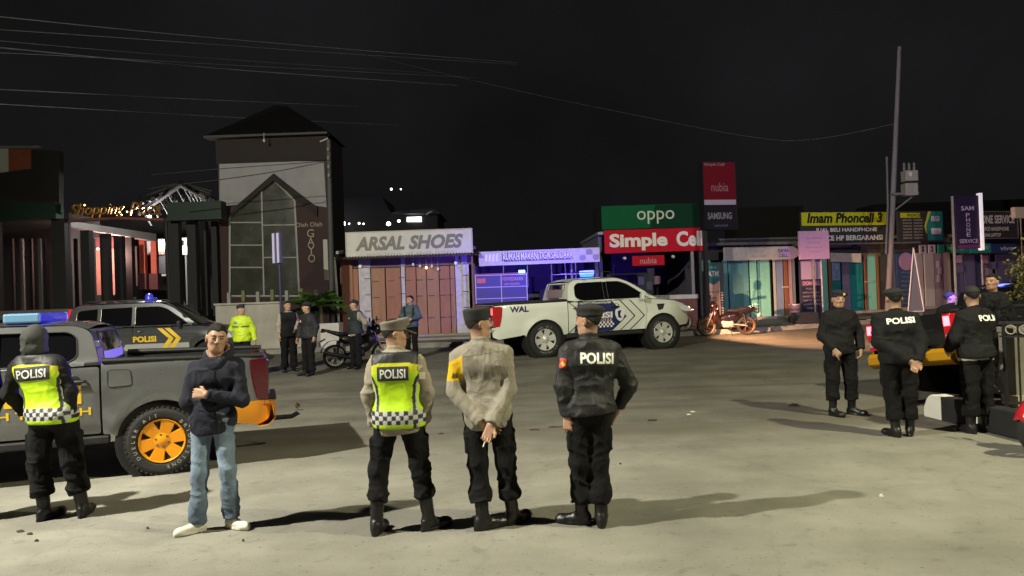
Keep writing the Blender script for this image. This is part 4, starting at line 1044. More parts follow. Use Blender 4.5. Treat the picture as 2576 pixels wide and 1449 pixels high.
def Wpick(ax, wmax=.90, belt=1.22, flare=.03, wz=.39, arc=.50, tumble=.30):
    def f(x, z):
        w_ = wmax - .055 * max(0, (.80 - z) / .35) ** 2
        if z > belt: w_ -= (z - belt) * tumble + .02 * min(1, (z - belt) / .08)
        w_ -= .34 * max(0, (x - ax - .15) / .8) ** 2
        w_ -= .03 * max(0, (-x - .7) / .5) ** 2
        if z < belt:
            for c in (0, ax): w_ += flare * math.exp(-((math.hypot(x - c, z - wz) - arc) / .085) ** 2)
            w_ += .012 * math.exp(-((z - belt + .22) / .07) ** 2)
        return w_
    return f
def pickup(name, label, loc, rz, paint, rim, scale=1, letters=None, AX=3.1, wr=.385, bumper=None, rear_light=None, group=None, lift=0, light_on=False, tail_col=None, kz=1.0, bpillar=False):
    def Z(z): return 1.255 + (z - 1.255) * kz if z > 1.255 else z
    def ZP(l): return [(a, Z(b)) for a, b in l]
    t = thing(name, label, 'pickup truck', loc, rz, group, scale)
    W = Wpick(AX); wz = wr + .0; ar = wr + .085
    z0 = .52
    for sd in (-1, 1):
        bed = rnd([(-1.20, .66), (-1.245, .95), (-1.21, 1.245), (.585, 1.285), (.585, .50), (.50, .49)], [.03, .05, .03, .02, .02, 0])
        bed = bed + arch(0, wz, ar, 12, 168) + [(-.50, .53), (-1.08, .60)]
        panel('bed_side', bed, W, sd, paint, t)
        cab = rnd([(.605, 1.255), (.64, 1.45), (.70, 1.69), (.84, 1.765), (1.98, 1.785), (2.30, 1.67), (2.98, 1.235), (2.62, 1.235)], [0, .1, .1, .1, .12, .2, 0, 0]); cab = ZP(cab)
        wr_ = rnd([(.815, 1.345), (.83, 1.62), (.92, 1.69), (1.575, 1.70), (1.575, 1.275), (1.0, 1.268)], [.09, .07, .06, .02, .02, .08]); wr_ = ZP(wr_)
        wf_ = rnd([(1.675, 1.275), (1.675, 1.70), (2.02, 1.70), (2.24, 1.615), (2.70, 1.30), (2.66, 1.275)], [.02, .02, .1, .1, .03, .03]); wf_ = ZP(wf_)
        if bpillar: panel('door_pillar', ZP([(1.56, 1.275), (1.56, 1.70), (1.69, 1.70), (1.69, 1.275)]), W, sd, GLASS, t, depth=0, off=.005)
        panel('cab_frame', cab, W, sd, paint, t, [wr_, wf_], step=.06)
        for q in (wr_, wf_): panel('side_window', q, lambda x, z: W(x, z) - .022, sd, GLASS, t, depth=0, off=0)
        for q in (wr_, wf_):     # rubber seal round the opening
            m_ = MB(); pts = [(a, sd * (W(a, b) + .002), b) for a, b in q] + [(q[0][0], sd * (W(*q[0]) + .002), q[0][1])]
            m_.tube(pts, .008, 6, False).build('window_seal', TRIM, t)
        d1 = panel('door', rnd([(.605, 1.235), (1.625, 1.235), (1.625, .51), (.605, .51)], .03), W, sd, paint, t)
        d2 = panel('door', rnd([(1.637, 1.235), (2.615, 1.235), (2.68, .95), (2.60, .51), (1.637, .51)], .03), W, sd, paint, t)
        for d_, hx in ((d1, .80), (d2, 1.80)):
            MB().lathe([(0, .012), (.07, .006), (.085, -.01)], (hx + .05, sd * W(hx, 1.08), 1.08), n=16).build('handle_cup', TRIM, d_)
            MB().tube([(hx - .07, sd * (W(hx, 1.09) + .012), 1.09), (hx - .05, sd * (W(hx, 1.09) + .038), 1.09), (hx + .09, sd * (W(hx, 1.09) + .038), 1.09), (hx + .12, sd * (W(hx, 1.09) + .012), 1.09)], .016, 8).build('handle', TRIM, d_, True)
        fen = [(2.627, 1.235), (2.98, 1.215), (3.45, 1.165), (3.80, 1.06), (3.95, .90), (3.97, .62), (3.9, .56), (AX + .47, .53)] + arch(AX, wz, ar, 14, 168) + [(2.612, .51), (2.692, .95)]
        panel('front_wing', fen, W, sd, paint, t, step=.06)
        MB().box((1.55, sd * .83, .44), (2.05, .10, .09)).build('side_step', TRIM, t, bevel=.02)
        for c in (0, AX):
            MB().lathe([(.02, -sd * .0), (ar + .02, 0), (ar + .02, sd * .35), (.02, sd * .36)], (c, sd * .52, wz), n=24).build('wheel_well', UNDER, t)
            h = make_wheel(t, wr, .25, rim, letters); h.location = (c, sd * .80, wr); h.rotation_euler = (0, R_(17 + 40 * c), math.pi if sd > 0 else 0)
        # mirror
        mm = MB(); mm.box((2.52, sd * 1.0, 1.30), (.10, .20, .17), rz=sd * .2); mm.build('mirror', paint, t, bevel=.04)
        MB().box((2.55, sd * .90, 1.25), (.05, .1, .05)).build('mirror_arm', TRIM, t)
        # lamps
        TL = tail_col or M('tail_lamp_red', (.055, .002, .006), .15, coat=.8, var=.3, vs=30)
        tl = MB(); prof = [(-1.262, .755), (-1.268, 1.225), (-1.02, 1.22), (-1.035, 1.0), (-1.10, .76)]
        tl.prism(prof, sd * (W(-1.1, 1.) - .14), sd * (W(-1.1, 1.) + .012)); o_ = tl.build('tail_lamp', TL, t, bevel=.02)
        if rear_light:
            MB().box((-1.268, sd * (W(-1.1, 1.) - .058), 1.11), (.012, .115, .15)).build('lit_bulb', M('tail_glow_%d' % rear_light, (1, .06, .06), .4, emit=rear_light, ecol=(1, .035, .045) if rear_light > 5 else (1, .10, .08)), o_, bevel=.01)
        MB().box((-1.262, sd * (W(-1.1, 1.) - .06), .86), (.014, .10, .09)).build('reverse_lens', M('clear_lens', (.4, .38, .36), .2, coat=.5), o_, bevel=.01)
        hl = MB(); hl.prism([(3.50, 1.02), (3.62, 1.10), (3.90, .99), (3.985, .86), (3.75, .88)], sd * .46, sd * (W(3.65, 1.0) + .006)); hh = hl.build('headlamp', M('head_lens', (.55, .56, .58), .12, coat=.6), t, bevel=.02)
    # across
    cross('roof', ZP([(.72, 1.715), (.84, 1.766), (1.1, 1.785), (1.6, 1.797), (1.98, 1.785), (2.08, 1.755)]), lambda x, z: W(x, z) + .004, paint, t, crown=.035)
    cross('windscreen', ZP([(2.08, 1.755), (2.35, 1.60), (2.65, 1.42), (2.96, 1.235)]), W, GLASS, t, crown=.03, inset=.03, xcrown=.06)
    cross('bonnet', [(2.86, 1.225), (3.2, 1.20), (3.5, 1.15), (3.8, 1.055), (3.93, .96)], lambda x, z: W(x, z) - .01, paint, t, crown=.03, xcrown=.03)
    cross('grille', [(3.93, .96), (3.975, .80), (3.97, .66)], lambda x, z: .62, TRIM, t, crown=0, xcrown=.10)
    cross('front_bumper', [(3.95, .72), (4.02, .64), (4.03, .52), (3.95, .42), (3.7, .40)], lambda x, z: W(min(x, 3.9), z) + .01, paint, t, crown=0, xcrown=.08)
    cross('cab_back', ZP([(.602, .5), (.602, 1.255), (.636, 1.45), (.70, 1.69), (.72, 1.715)]), lambda x, z: W(x, z) - .005, paint, t, crown=0, xcrown=-.03)
    rw = cross('rear_window', ZP([(.618, 1.335), (.634, 1.45), (.689, 1.66)]), lambda x, z: W(x, z) - .15, GLASS, t, crown=0, xcrown=-.035)
    m_ = MB(); q = [(a, b, Z(c)) for a, b, c in [(.605, -.62, 1.325), (.675, -.57, 1.67), (.645, 0, 1.672), (.675, .57, 1.67), (.605, .62, 1.325), (.575, 0, 1.32), (.605, -.62, 1.325)]]
    m_.tube(q, .010, 6, False).build('rear_window_seal', TRIM, t)
    # load bed
    MB().box((-.30, 0, .62), (1.74, 1.5, .05)).build('bed_floor', UNDER, t)
    for sd in (-1, 1):
        MB().box((-.31, sd * .79, .93), (1.76, .03, .63)).build('bed_liner', TRIM, t)
        MB().tube([(-1.19, sd * (W(-1.1, 1.2) - .03), 1.262), (.575, sd * (W(.5, 1.2) - .03), 1.296)], .032, 8).build('bed_rail_cap', TRIM, t, True)
    MB().box((.53, 0, .93), (.03, 1.55, .66)).build('bed_front_wall', TRIM, t)
    tg = cross('tailgate', [(-1.19, .66), (-1.235, .75), (-1.245, .95), (-1.235, 1.18), (-1.20, 1.255), (-1.15, 1.255), (-1.15, .66)], lambda x, z: .745, paint, t, crown=0, xcrown=-.02)
    MB().box((-1.275, 0, 1.12), (.03, .24, .07)).build('tailgate_handle', TRIM, tg, bevel=.01)
    bm_ = bumper or paint
    cross('rear_bumper', [(-1.12, .70), (-1.28, .70), (-1.335, .64), (-1.335, .52), (-1.24, .45), (-1.10, .44)], lambda x, z: .885, bm_, t, crown=0, xcrown=-.035)
    for sd in (-1, 1):
        cor = rnd([(-1.26, .52), (-1.29, .70), (-1.22, .745), (-.60, .72), (-.56, .53), (-1.12, .46)], .04)
        panel('bumper_corner', cor, lambda x, z: W(x, z) - .10 * max(0, (-x - 1.14) / .2) ** 2, sd, bm_, t, off=.010)
    MB().box((-1.30, 0, .705), (.14, 1.0, .02)).build('bumper_step', TRIM, t)
    # chassis
    ch = MB()
    for sd in (-1, 1): ch.box((1.35, sd * .42, .50), (5.0, .10, .14))
    ch.box((1.6, 0, .52), (1.9, 1.5, .08)); ch.box((3.4, 0, .62), (.9, 1.1, .3)); ch.box((2.9, 0, .9), (1.0, 1.1, .3))
    ch.tube([(0, -.7, wr), (0, .7, wr)], .06, 10); ch.tube([(AX, -.7, wr), (AX, .7, wr)], .05, 10)
    ch.build('chassis', UNDER, t)
    # cabin
    MB().box((1.65, 0, .95), (1.9, 1.5, .5)).build('cabin_interior', UNDER, t)
    for sx in (1.15, 2.05):
        for sy in (-.38, .38): MB().box((sx, sy, 1.28), (.14, .46, .42), ry=-.12).build('seat', M('seat_cloth', (.03, .03, .03), .9), t, bevel=.05)
    return t, W
def spare_hitch(t):
    m_ = MB(); m_.tube([(-1.05, 0, .40), (-1.42, 0, .40), (-1.50, 0, .44)], .03, 8); m_.build('tow_bar', TRIM, t, True)
    m_ = MB(); m_.lathe([(0, .10), (.02, .10), (.03, .07), (.03, .04), (.012, .03), (.012, -.03), (.03, -.05), (0, -.06)], (-1.50, 0, .47), ax='z', n=14); m_.box((-1.52, 0, .47), (.10, .05, .015)); m_.build('tow_ball', CHROME, t, True)

# --- grey pickup in the left foreground
GREY = M('grey_metallic_paint', (.15, .153, .158), .30, .45, coat=1.0, spec=.5, var=.05, vs=3)
ORG = M('orange_paint', (.72, .27, .004), .4, coat=.3, var=.06, vs=5)
TH1 = R_(19); u1 = Vector((math.cos(TH1), math.sin(TH1), 0)); n1 = Vector((math.sin(TH1), -math.cos(TH1), 0))
# near rear wheel's outer face stands at c1; the truck heads along -u1, its left side faces us
c1 = at(407, 1120, 8.05); c1.z = 0
o1 = c1 - n1 * .92
T1, W1 = pickup('pickup_truck', 'grey police pickup with orange wheel and bumper in the left foreground', o1, TH1 + math.pi, GREY, ORG,
               letters=[('DUELER A/T', 232, 118, False), ('BRIDGESTONE', 62, -62, False)], bumper=ORG, wr=.375, AX=3.05, kz=.85, scale=.975)
for ch in T1.children_recursive:          # this truck has a shorter rear overhang
    if ch.type == 'MESH' and ch.parent.name.split('.')[0] != 'wheel':
        for v_ in ch.data.vertices:
            if v_.co.x < -.5: v_.co.x = -.5 + (v_.co.x + .5) * .84
spare_hitch(T1)
for ch_, x_, w_ in (('P', 2.42, .26), ('O', 2.08, .30), ('L', 1.72, .24), ('I', 1.46, .075), ('S', 1.16, .26), ('I', .82, .085)): side_text(T1, ch_, x_, .95, w_, .20, W1, 1, YELP, bold=.03)
tag(side_text(T1, 'POLRES ACEH TENGAH', 1.62, .765, 1.86, .085, W1, 1, YELP, bold=.02), kind='stuff')
panel('fuel_flap', rnd([(.28, 1.02), (.30, 1.19), (.52, 1.20), (.52, 1.01)], .03), W1, 1, GREY, T1, depth=.004, off=.004)
pf = MB(); q = rnd([(.28, 1.02), (.30, 1.19), (.52, 1.20), (.52, 1.01)], .03); pf.tube([(a, W1(a, b) + .003, b) for a, b in q] + [(q[0][0], W1(*q[0]) + .003, q[0][1])], .004, 5, False); pf.build('fuel_flap_gap', BLKP, T1)
STK = M('blue_white_sticker', (.45, .42, .62), .6)
cross('window_sticker', [(.592, 1.29), (.605, 1.39)], lambda x, z: .60, STK, T1, crown=0, xcrown=-.035)
# light bar on the roof
BPL = M('blue_lens', (.02, .035, .55), .25, coat=.5, emit=.10, ecol=(.05, .07, 1)); BPL2 = M('pale_blue_lens', (.13, .27, .42), .3, coat=.4)
lb = MB().box((1.38, 0, 1.79), (.34, 1.24, .11)).build('light_bar', BPL, T1, bevel=.03)
MB().box((1.38, .63, 1.79), (.35, .06, .105)).build('light_bar_end', BPL2, lb, bevel=.02); MB().box((1.38, -.63, 1.79), (.35, .06, .105)).build('light_bar_end', BPL2, lb, bevel=.02)
for sy in (-.45, .45): MB().box((1.38, sy, 1.71), (.12, .08, .09)).build('light_bar_foot', TRIM, lb)

# --- white patrol pickup
WHITE = M('white_paint', (.66, .69, .63), .35, coat=.6, var=.04, vs=3)
ALLOY = M('alloy', (.58, .58, .55), .38, .35)
rw_ = at(1375, 899, 19.3); fw_ = at(1671, 880, 20.35)
TH3 = math.atan2(fw_.y - rw_.y, fw_.x - rw_.x)
sc3 = math.hypot(fw_.x - rw_.x, fw_.y - rw_.y) / 3.1
o3 = Vector((rw_.x, rw_.y, 0)) + Vector((-math.sin(TH3), math.cos(TH3), 0)) * .92 * sc3; o3.z = zof(o3.y) - .01
T3, W3 = pickup('pickup_truck', 'white police pickup with blue door livery parked before the shops', o3, TH3, WHITE, ALLOY, scale=sc3, wr=.395, AX=3.1,
               letters=[('RADIAL LT', -100, -15, True), ('OWL M/T', 140, 80, False)], rear_light=3.0, tail_col=M('ranger_tail', (.42, .02, .02), .2, coat=.8), bpillar=True)
T3.rotation_euler = (-.0, -math.atan(.034 * math.sin(TH3)), TH3)
side_text(T3, 'WAL', -.62, 1.14, .46, .14, W3, -1, BLUEP, bold=.04)
lv = [(1.30, 1.235), (2.30, 1.235), (2.74, .86), (2.36, .515), (.72, .515), (1.30, 1.0)]
panel('livery_panel', [(.86, 1.235), (1.74, 1.235), (2.12, .84), (1.74, .515), (.74, .515)], W3, -1, BLUEP, T3, depth=0, off=.004)
for dx in (.10, .36):
    for za, zb, xa, xb in ((1.235, .84, 1.84, 2.22), (.84, .515, 2.22, 1.84)):
        panel('chevron_line', [(xa + dx, za), (xa + dx + .035, za), (xb + dx + .035, zb), (xb + dx, zb)], W3, -1, BLKP, T3, depth=0, off=.005)
side_text(T3, 'POLISI', 1.34, .90, .80, .15, W3, -1, WHITEPR, bold=.04, off=.008)
side_text(T3, 'LALU LINTAS', 1.36, .775, .72, .07, W3, -1, M('pinkish_print', (.6, .4, .38), .5), bold=.02, off=.008)
side_text(T3, 'PATROLI PENGAWALAN', 1.30, 1.20, .80, .05, W3, -1, WHITEPR, bold=.02, off=.008)
sh = [(x_ - .42, z_) for x_, z_ in [(2.24, 1.02), (2.36, 1.05), (2.48, 1.02), (2.49, .90), (2.44, .78), (2.36, .72), (2.28, .78), (2.23, .90)]]
panel('shield_emblem', rnd(sh, .03), W3, -1, WHITEPR, T3, depth=0, off=.008)
panel('shield_emblem', rnd([(1.88, .98), (1.98, 1.0), (1.94, .88), (2.0, .8), (1.89, .82)], .02), W3, -1, BLUEP, T3, depth=0, off=.011)
checks(T3, .82, 2.4, .60, 20, 3, W3, -1, WHITEPR, BLUEP, .048)
panel('wing_vent', rnd([(2.95, 1.10), (3.17, 1.10), (3.11, .97), (2.98, .94)], .02), W3, -1, BLKP, T3, depth=0, off=.006)
for a, b, c, d in ((.62, 1.235, .80, 1.09), (.80, .70, .60, .515)): panel('trim_line', [(a, b), (a + .03, b), (c + .03, d), (c, d)], W3, -1, BLKP, T3, depth=0, off=.006)
tgp = cross('tailgate_livery', [(-1.243, .74), (-1.2535, .95), (-1.243, 1.18), (-1.21, 1.25)], lambda x, z: .735, BLUEP, T3, crown=0, xcrown=-.021)
for yy in (-.58, -.50, -.42, .1, .18, .26): MB().box((-1.279, yy, 1.06), (.006, .035, .30), rx=.18).build('tailgate_stripe', WHITEPR, T3)
v, f = text_fit('POLISI', .62, .12, bold=.03); me = bpy.data.meshes.new('lettering'); me.from_pydata([(-1.279, -a - .25, .84 + b) for a, b in v], [], f); link('lettering', me, WHITEPR, T3)
MB().box((-1.29, 0, .72), (.03, 1.3, .06)).build('tailgate_trim', TRIM, T3)
cross('window_sticker', [(.60, 1.36), (.617, 1.46), (.645, 1.56)], lambda x, z: .55, M('pink_sticker', (.30, .22, .24), .6), T3, crown=0, xcrown=-.035)
lp = M('blue_beacon_glow', (.1, .1, 1), .3, emit=7, ecol=(.09, .11, 1.0))
br = MB(); br.tube([(.75, -.55, 1.83), (.75, -.55, 1.95), (1.9, -.55, 1.95), (1.9, -.55, 1.84)], .010, 6); br.tube([(.75, .55, 1.83), (.75, .55, 1.95), (1.9, .55, 1.95), (1.9, .55, 1.84)], .010, 6); br.build('roof_rack', TRIM, T3)
bc = MB().box((1.38, -.30, 1.885), (.24, .34, .08)).build('beacon', M('blue_lens_base', (.05, .15, .5), .3, emit=1.2, ecol=(.1, .4, 1)), T3, bevel=.02)
MB().box((1.38, -.30, 1.955), (.27, .36, .085)).build('beacon_lamp', lp, bc, bevel=.025)
MB().tube([(2.05, -.35, 1.80), (2.12, -.35, 2.12)], .006, 6).build('antenna', TRIM, T3); MB().box((2.02, -.2, 1.84), (.07, .05, .06)).build('antenna_base', TRIM, T3, bevel=.01)
def spot(name, loc, tgt, power, col, size, blend=.5, rad=.06, parent=None):
    l = bpy.data.lights.new(name, 'SPOT'); l.energy = power; l.color = col; l.spot_size = R_(size); l.spot_blend = blend; l.shadow_soft_size = rad
    o = bpy.data.objects.new(name, l); COL.objects.link(o); o.location = loc
    o.rotation_euler = (Vector(tgt) - Vector(loc)).to_track_quat('-Z', 'Y').to_euler(); return o
bpy.context.view_layer.update()
BP = T3.matrix_world @ Vector((1.38, -.30, 2.06))
BLUE = (.13, .06, 1)
spot('beacon_light', BP, (.4, 25.5, 1.1), 1900, BLUE, 92, .9)
spot('beacon_light', BP, (-4.0, 9.0, 2.2), 8000, BLUE, 17, .6)
spot('beacon_light', BP, (-6.0, 18.5, 2.3), 900, BLUE, 46, .6)
HLP = T3.matrix_world @ Vector((3.97, -.60, .93)); hd = (T3.matrix_world.to_3x3() @ Vector((1, 0, 0))).normalized()
WARM = (1, .50, .25)
HL0 = HLP + hd * .07; ha = TH3 - R_(4)
spot('headlamp_light', HL0, HL0 + Vector((math.cos(ha), math.sin(ha), -.10)) * 10, 5200, WARM, 106, .25, .014)
lh = T3.matrix_world.inverted() @ HL0; MB().box((lh.x + .035, lh.y, lh.z + .020), (.085, .26, .010)).build('beam_cutoff_plate', TRIM, T3); MB().box((lh.x + .035, lh.y, lh.z - .044), (.085, .26, .010)).build('beam_cutoff_plate', TRIM, T3)  # plates added above and below the lamp to cut off its beam
MB().box((3.93, -.60, .945), (.14, .22, .09)).build('headlamp_glow', M('headlamp_glow', (1, .8, .55), .3, emit=5, ecol=(1, .72, .42)), T3, bevel=.02)

# --- dark patrol SUV behind the grey pickup
def suv(name, label, loc, rz, paint, scale=1, plain=False):
    AX = 2.75; wr = .37; wz = wr; ar = wr + .08; W = Wpick(AX, .88, 1.16, .025, wz, ar + .03, .26)
    t = thing(name, label, 'SUV', loc, rz, None, scale)
    for sd in (-1, 1):
        up = rnd([(-.98, 1.17), (-1.0, 1.35), (-.90, 1.66), (-.72, 1.75), (1.40, 1.765), (1.72, 1.68), (2.50, 1.175)], [0, .1, .12, .12, .2, .2, 0])
        w1 = rnd([(-.80, 1.22), (-.74, 1.62), (-.22, 1.66), (-.22, 1.21)], [.05, .1, .04, .04]); w2 = rnd([(-.12, 1.21), (-.12, 1.66), (.70, 1.675), (.70, 1.20)], .04); w3 = rnd([(.80, 1.20), (.80, 1.675), (1.42, 1.675), (1.64, 1.605), (2.22, 1.23), (2.18, 1.20)], [.03, .03, .1, .1, .03, .03])
        panel('cabin_side', up, W, sd, paint, t, [w1, w2, w3], step=.06)
        for q in (w1, w2, w3):
            panel('side_window', q, lambda x, z: W(x, z) - .02, sd, GLASS, t, depth=0)
            m_ = MB(); m_.tube([(a, sd * (W(a, b) + .002), b) for a, b in q] + [(q[0][0], sd * (W(*q[0]) + .002), q[0][1])], .008, 6, False).build('window_seal', CHROME if not plain else TRIM, t)
        qd = [(-1.0, 1.16), (-.17, 1.16), (-.17, .90), (.30, .78)]
        rear = [(-1.02, 1.15), (-.15, 1.15)] + [(-.15, .86), (.33, .60)] + arch(0, wz, ar, 20, 168) + [(-.5, .48), (-1.0, .52), (-1.05, .8)]
        panel('rear_quarter', rear, W, sd, paint, t, step=.06)
        panel('door', [(-.138, 1.15), (.735, 1.15), (.735, .46), (.46, .46), (.40, .60), (-.138, .87)], W, sd, paint, t)
        d2 = panel('door', rnd([(.747, 1.15), (1.80, 1.15), (1.90, .9), (1.86, .46), (.747, .46)], .02), W, sd, paint, t)
        panel('front_wing', [(1.812, 1.15), (2.5, 1.15), (3.1, 1.10), (3.42, .98), (3.50, .8), (3.50, .5), (AX + .45, .48)] + arch(AX, wz, ar, 16, 165) + [(2.30, .46), (1.872, .46), (1.912, .9)], W, sd, paint, t, step=.06)
        for hx in (-.02, .86): MB().tube([(hx, sd * (W(hx, 1.05) + .01), 1.05), (hx + .02, sd * (W(hx, 1.05) + .035), 1.05), (hx + .13, sd * (W(hx, 1.05) + .035), 1.05), (hx + .16, sd * (W(hx, 1.05) + .01), 1.05)], .016, 8).build('handle', CHROME, t, True)
        for c in (0, AX):
            MB().lathe([(.02, 0), (ar + .02, 0), (ar + .02, sd * .35)], (c, sd * .5, wz), n=24).build('wheel_well', UNDER, t)
            h = make_wheel(t, wr, .23, ALLOY); h.location = (c, sd * .78, wr); h.rotation_euler = (0, .3 + c, math.pi if sd > 0 else 0)
        tl = MB(); tl.prism([(-1.03, 1.12), (-1.05, 1.4), (-.955, 1.66), (-.90, 1.66), (-.99, 1.38), (-.97, 1.12)], sd * .66, sd * .80); tl.build('tail_lamp', M('red_lamp_lit', (.5, .01, .02), .2, emit=.35, ecol=(1, .04, .06)), t, bevel=.01)
        MB().box((2.02, sd * .98, 1.22), (.1, .2, .15)).build('mirror', paint, t, bevel=.04)
        MB().tube([(-.6, sd * .60, 1.80), (-.5, sd * .60, 1.84), (1.2, sd * .60, 1.845), (1.3, sd * .60, 1.79)], .016, 8).build('roof_rail', TRIM, t, True)
        hl = MB(); hl.prism([(3.2, .95), (3.42, .95), (3.51, .82), (3.25, .80)], sd * .45, sd * (W(3.3, .9) + .004)); hl.build('headlamp', M('head_lens', (.55, .56, .58), .12), t, bevel=.02)
    cross('roof', [(-.93, 1.63), (-.85, 1.715), (-.70, 1.757), (0, 1.79), (.8, 1.795), (1.40, 1.768), (1.50, 1.74)], lambda x, z: W(x, z) + .004, paint, t, crown=.04)
    cross('windscreen', [(1.50, 1.742), (1.8, 1.57), (2.15, 1.37), (2.50, 1.175)], W, GLASS, t, crown=.03, inset=.03, xcrown=.06)
    cross('bonnet', [(2.42, 1.165), (2.8, 1.14), (3.1, 1.10), (3.38, 1.0), (3.46, .9)], lambda x, z: W(x, z) - .01, paint, t, crown=.03, xcrown=.04)
    cross('front_bumper', [(3.46, .9), (3.52, .7), (3.53, .5), (3.4, .42)], lambda x, z: W(min(3.4, x), z), paint, t, crown=0, xcrown=.08)
    cross('tailgate', [(-1.0, .45), (-1.06, .55), (-1.05, .8), (-1.03, 1.16), (-1.03, 1.35), (-.93, 1.63)], lambda x, z: W(x, z) - .01, paint, t, crown=0, xcrown=-.05)
    cross('rear_window', [(-1.035, 1.2), (-1.035, 1.36), (-.96, 1.6)], lambda x, z: W(x, z) - .14, GLASS, t, crown=0, xcrown=-.055)
    ch = MB(); ch.box((1.2, 0, .5), (4.2, 1.3, .18)); ch.box((2.9, 0, .8), (1., 1.1, .4)); ch.build('chassis', UNDER, t)
    MB().box((.6, 0, .9), (2.6, 1.5, .4)).build('cabin_interior', UNDER, t)
    for sx in (.25, 1.25):
        for sy in (-.36, .36): MB().box((sx, sy, 1.22), (.14, .44, .5), ry=-.15).build('seat', M('seat_cloth', (.03, .03, .03), .9), t, bevel=.05)
    return t, W
DARK = M('charcoal_paint', (.060, .063, .068), .28, .45, coat=.9)
rr = at(158, 850, 18.4); fr = at(590, 850, 18.9)
sc2 = math.hypot(fr.x - rr.x, fr.y - rr.y) / 4.57; TH2 = math.atan2(fr.y - rr.y, fr.x - rr.x)
d2 = Vector((math.cos(TH2), math.sin(TH2), 0)); o2 = Vector((rr.x, rr.y, 0)) + d2 * 1.05 * sc2 + Vector((-d2.y, d2.x, 0)) * .88; o2.z = zof(o2.y)
T2, W2 = suv('patrol_suv', 'charcoal police SUV with yellow chevrons behind the grey pickup', o2, TH2, DARK, sc2 * 1.0)
T2.scale = (sc2, sc2, 1.0)
side_text(T2, 'POLISI', 1.06, .86, .62, .15, W2, -1, YELP, bold=.04)
for dx in (0, .20):
    panel('chevron', [(1.40 + dx, 1.12), (1.54 + dx, 1.12), (1.84 + dx, .86), (1.70 + dx, .86)], W2, -1, YELP, T2, depth=0, off=.005)
    panel('chevron', [(1.70 + dx, .855), (1.84 + dx, .855), (1.60 + dx, .56), (1.46 + dx, .56)], W2, -1, YELP, T2, depth=0, off=.005)
panel('side_stripe', [(.55, .74), (2.25, .74), (2.25, .58), (.45, .58)], W2, -1, M('silver_print', (.42, .42, .42), .35, .3), T2, depth=0, off=.003)
cross('rear_shelf_panel', [(-1.0, 1.0), (-1.0, 1.02)], lambda x, z: .5, TRIM, T2)
bb = MB().lathe([(.0, .22), (.07, .21), (.10, .16), (.12, .02), (.12, 0)], (1.0, -.25, 1.80), ax='z', n=20).build('beacon', M('blue_beacon_off', (.03, .03, .45), .2, emit=.25, ecol=(.1, .1, 1)), T2, True)
MB().box((1.0, -.05, 1.86), (.16, .5, .10)).build('beacon_bar', M('blue_beacon_off', (.03, .03, .45), .2), bb, bevel=.02)
MB().box((.62, -.35, 1.87), (.07, .07, .12)).build('siren_horn', CHROME, T2, bevel=.01)

# --- dark pickup on the right, seen from behind
BLKPAINT = M('black_paint', (.010, .010, .012), .3, coat=.8)
YELB = M('yellow_bumper', (.50, .25, .008), .45)
la = at(2187, 840, 12.2); hd4 = R_(75)
hdg = Vector((math.sin(hd4), math.cos(hd4), 0)); rgt = Vector((hdg.y, -hdg.x, 0))
o4 = Vector((la.x, la.y, 0)) + rgt * .90 + hdg * 1.18; o4.z = .10
T4, W4 = pickup('pickup_truck', 'black police pickup with lit red tail lamps and yellow bumper at right', o4, math.atan2(hdg.y, hdg.x), BLKPAINT, ALLOY, bumper=YELB, rear_light=20, scale=.93, tail_col=M('lit_tail_red', (.4, .01, .015), .2, coat=.6, emit=.16, ecol=(1, .015, .03)))
T4.rotation_euler = (-R_(7.5), 0, math.atan2(hdg.y, hdg.x))
bpy.context.view_layer.update()
bcn = at(2528, 714, 11.9); lc = T4.matrix_world.inverted() @ bcn
MB().box((lc.x, lc.y, lc.z), (.26, .10, .075)).build('beacon_lamp', M('blue_beacon_glow2', (.1, .1, 1), .3, emit=7, ecol=(.07, .09, 1)), T4, bevel=.02)
MB().box((lc.x, lc.y, (lc.z + 1.78) / 2), (.4, .16, max(.05, abs(lc.z - 1.78)))).build('beacon_foot', TRIM, T4)
spot('beacon_light', bcn + Vector((0, .3, .08)), (17, 29, 2.5), 1100, (.22, .12, 1), 90, .7)
# ------------------------------------------------------------------ buildings and signs
def board(name, label, l, t_, r, b, pl, mat, thick=.08, frame=None, group=None, cat='sign', sink=0):
    """flat sign whose picture rectangle (l,t,r,b) is carried to the vertical plane pl"""
    A, B = onpl(l, (t_ + b) / 2, pl), onpl(r, (t_ + b) / 2, pl); C = onpl((l + r) / 2, t_, pl); D = onpl((l + r) / 2, b, pl)
    w_ = math.hypot(B.x - A.x, B.y - A.y); h_ = (C - D).length; c = (A + B) / 2
    t = thing(name, label, cat, (c.x, c.y, (C.z + D.z) / 2), pl[2], group)
    MB().box((0, thick / 2, 0), (w_, thick, h_)).build('panel', mat, t)
    if frame:
        m_ = .035
        for nm, cc, dd in (('frame_bar', (0, -.004, h_ / 2 - m_ / 2), (w_, .03, m_)), ('frame_bar', (0, -.004, -h_ / 2 + m_ / 2), (w_, .03, m_)), ('frame_bar', (-w_ / 2 + m_ / 2, -.005, 0), (m_, .03, h_ - 2 * m_)), ('frame_bar', (w_ / 2 - m_ / 2, -.005, 0), (m_, .03, h_ - 2 * m_))):
            bx(nm, frame, t, cc, dd)
    return t, w_, h_
def patch(parent, name, mat, x, z, w_, h_, y=-.006): return MB().box((x, y / 2 - .001, z), (w_, -y, h_)).build(name, mat, parent)
def poly(parent, name, mat, pts, y0=-.006, y1=0): return MB().prism(pts, y0, y1).build(name, mat, parent)
def legs(t, w_, h_, zg, mat, n=2, r=.035):
    for i in range(n):
        x = (-.5 + (i + .5) / n) * w_ * .8; MB().tube([(x, .10, -h_ / 2 + .02), (x, .10, zg)], r, 8).build('post', mat, t)
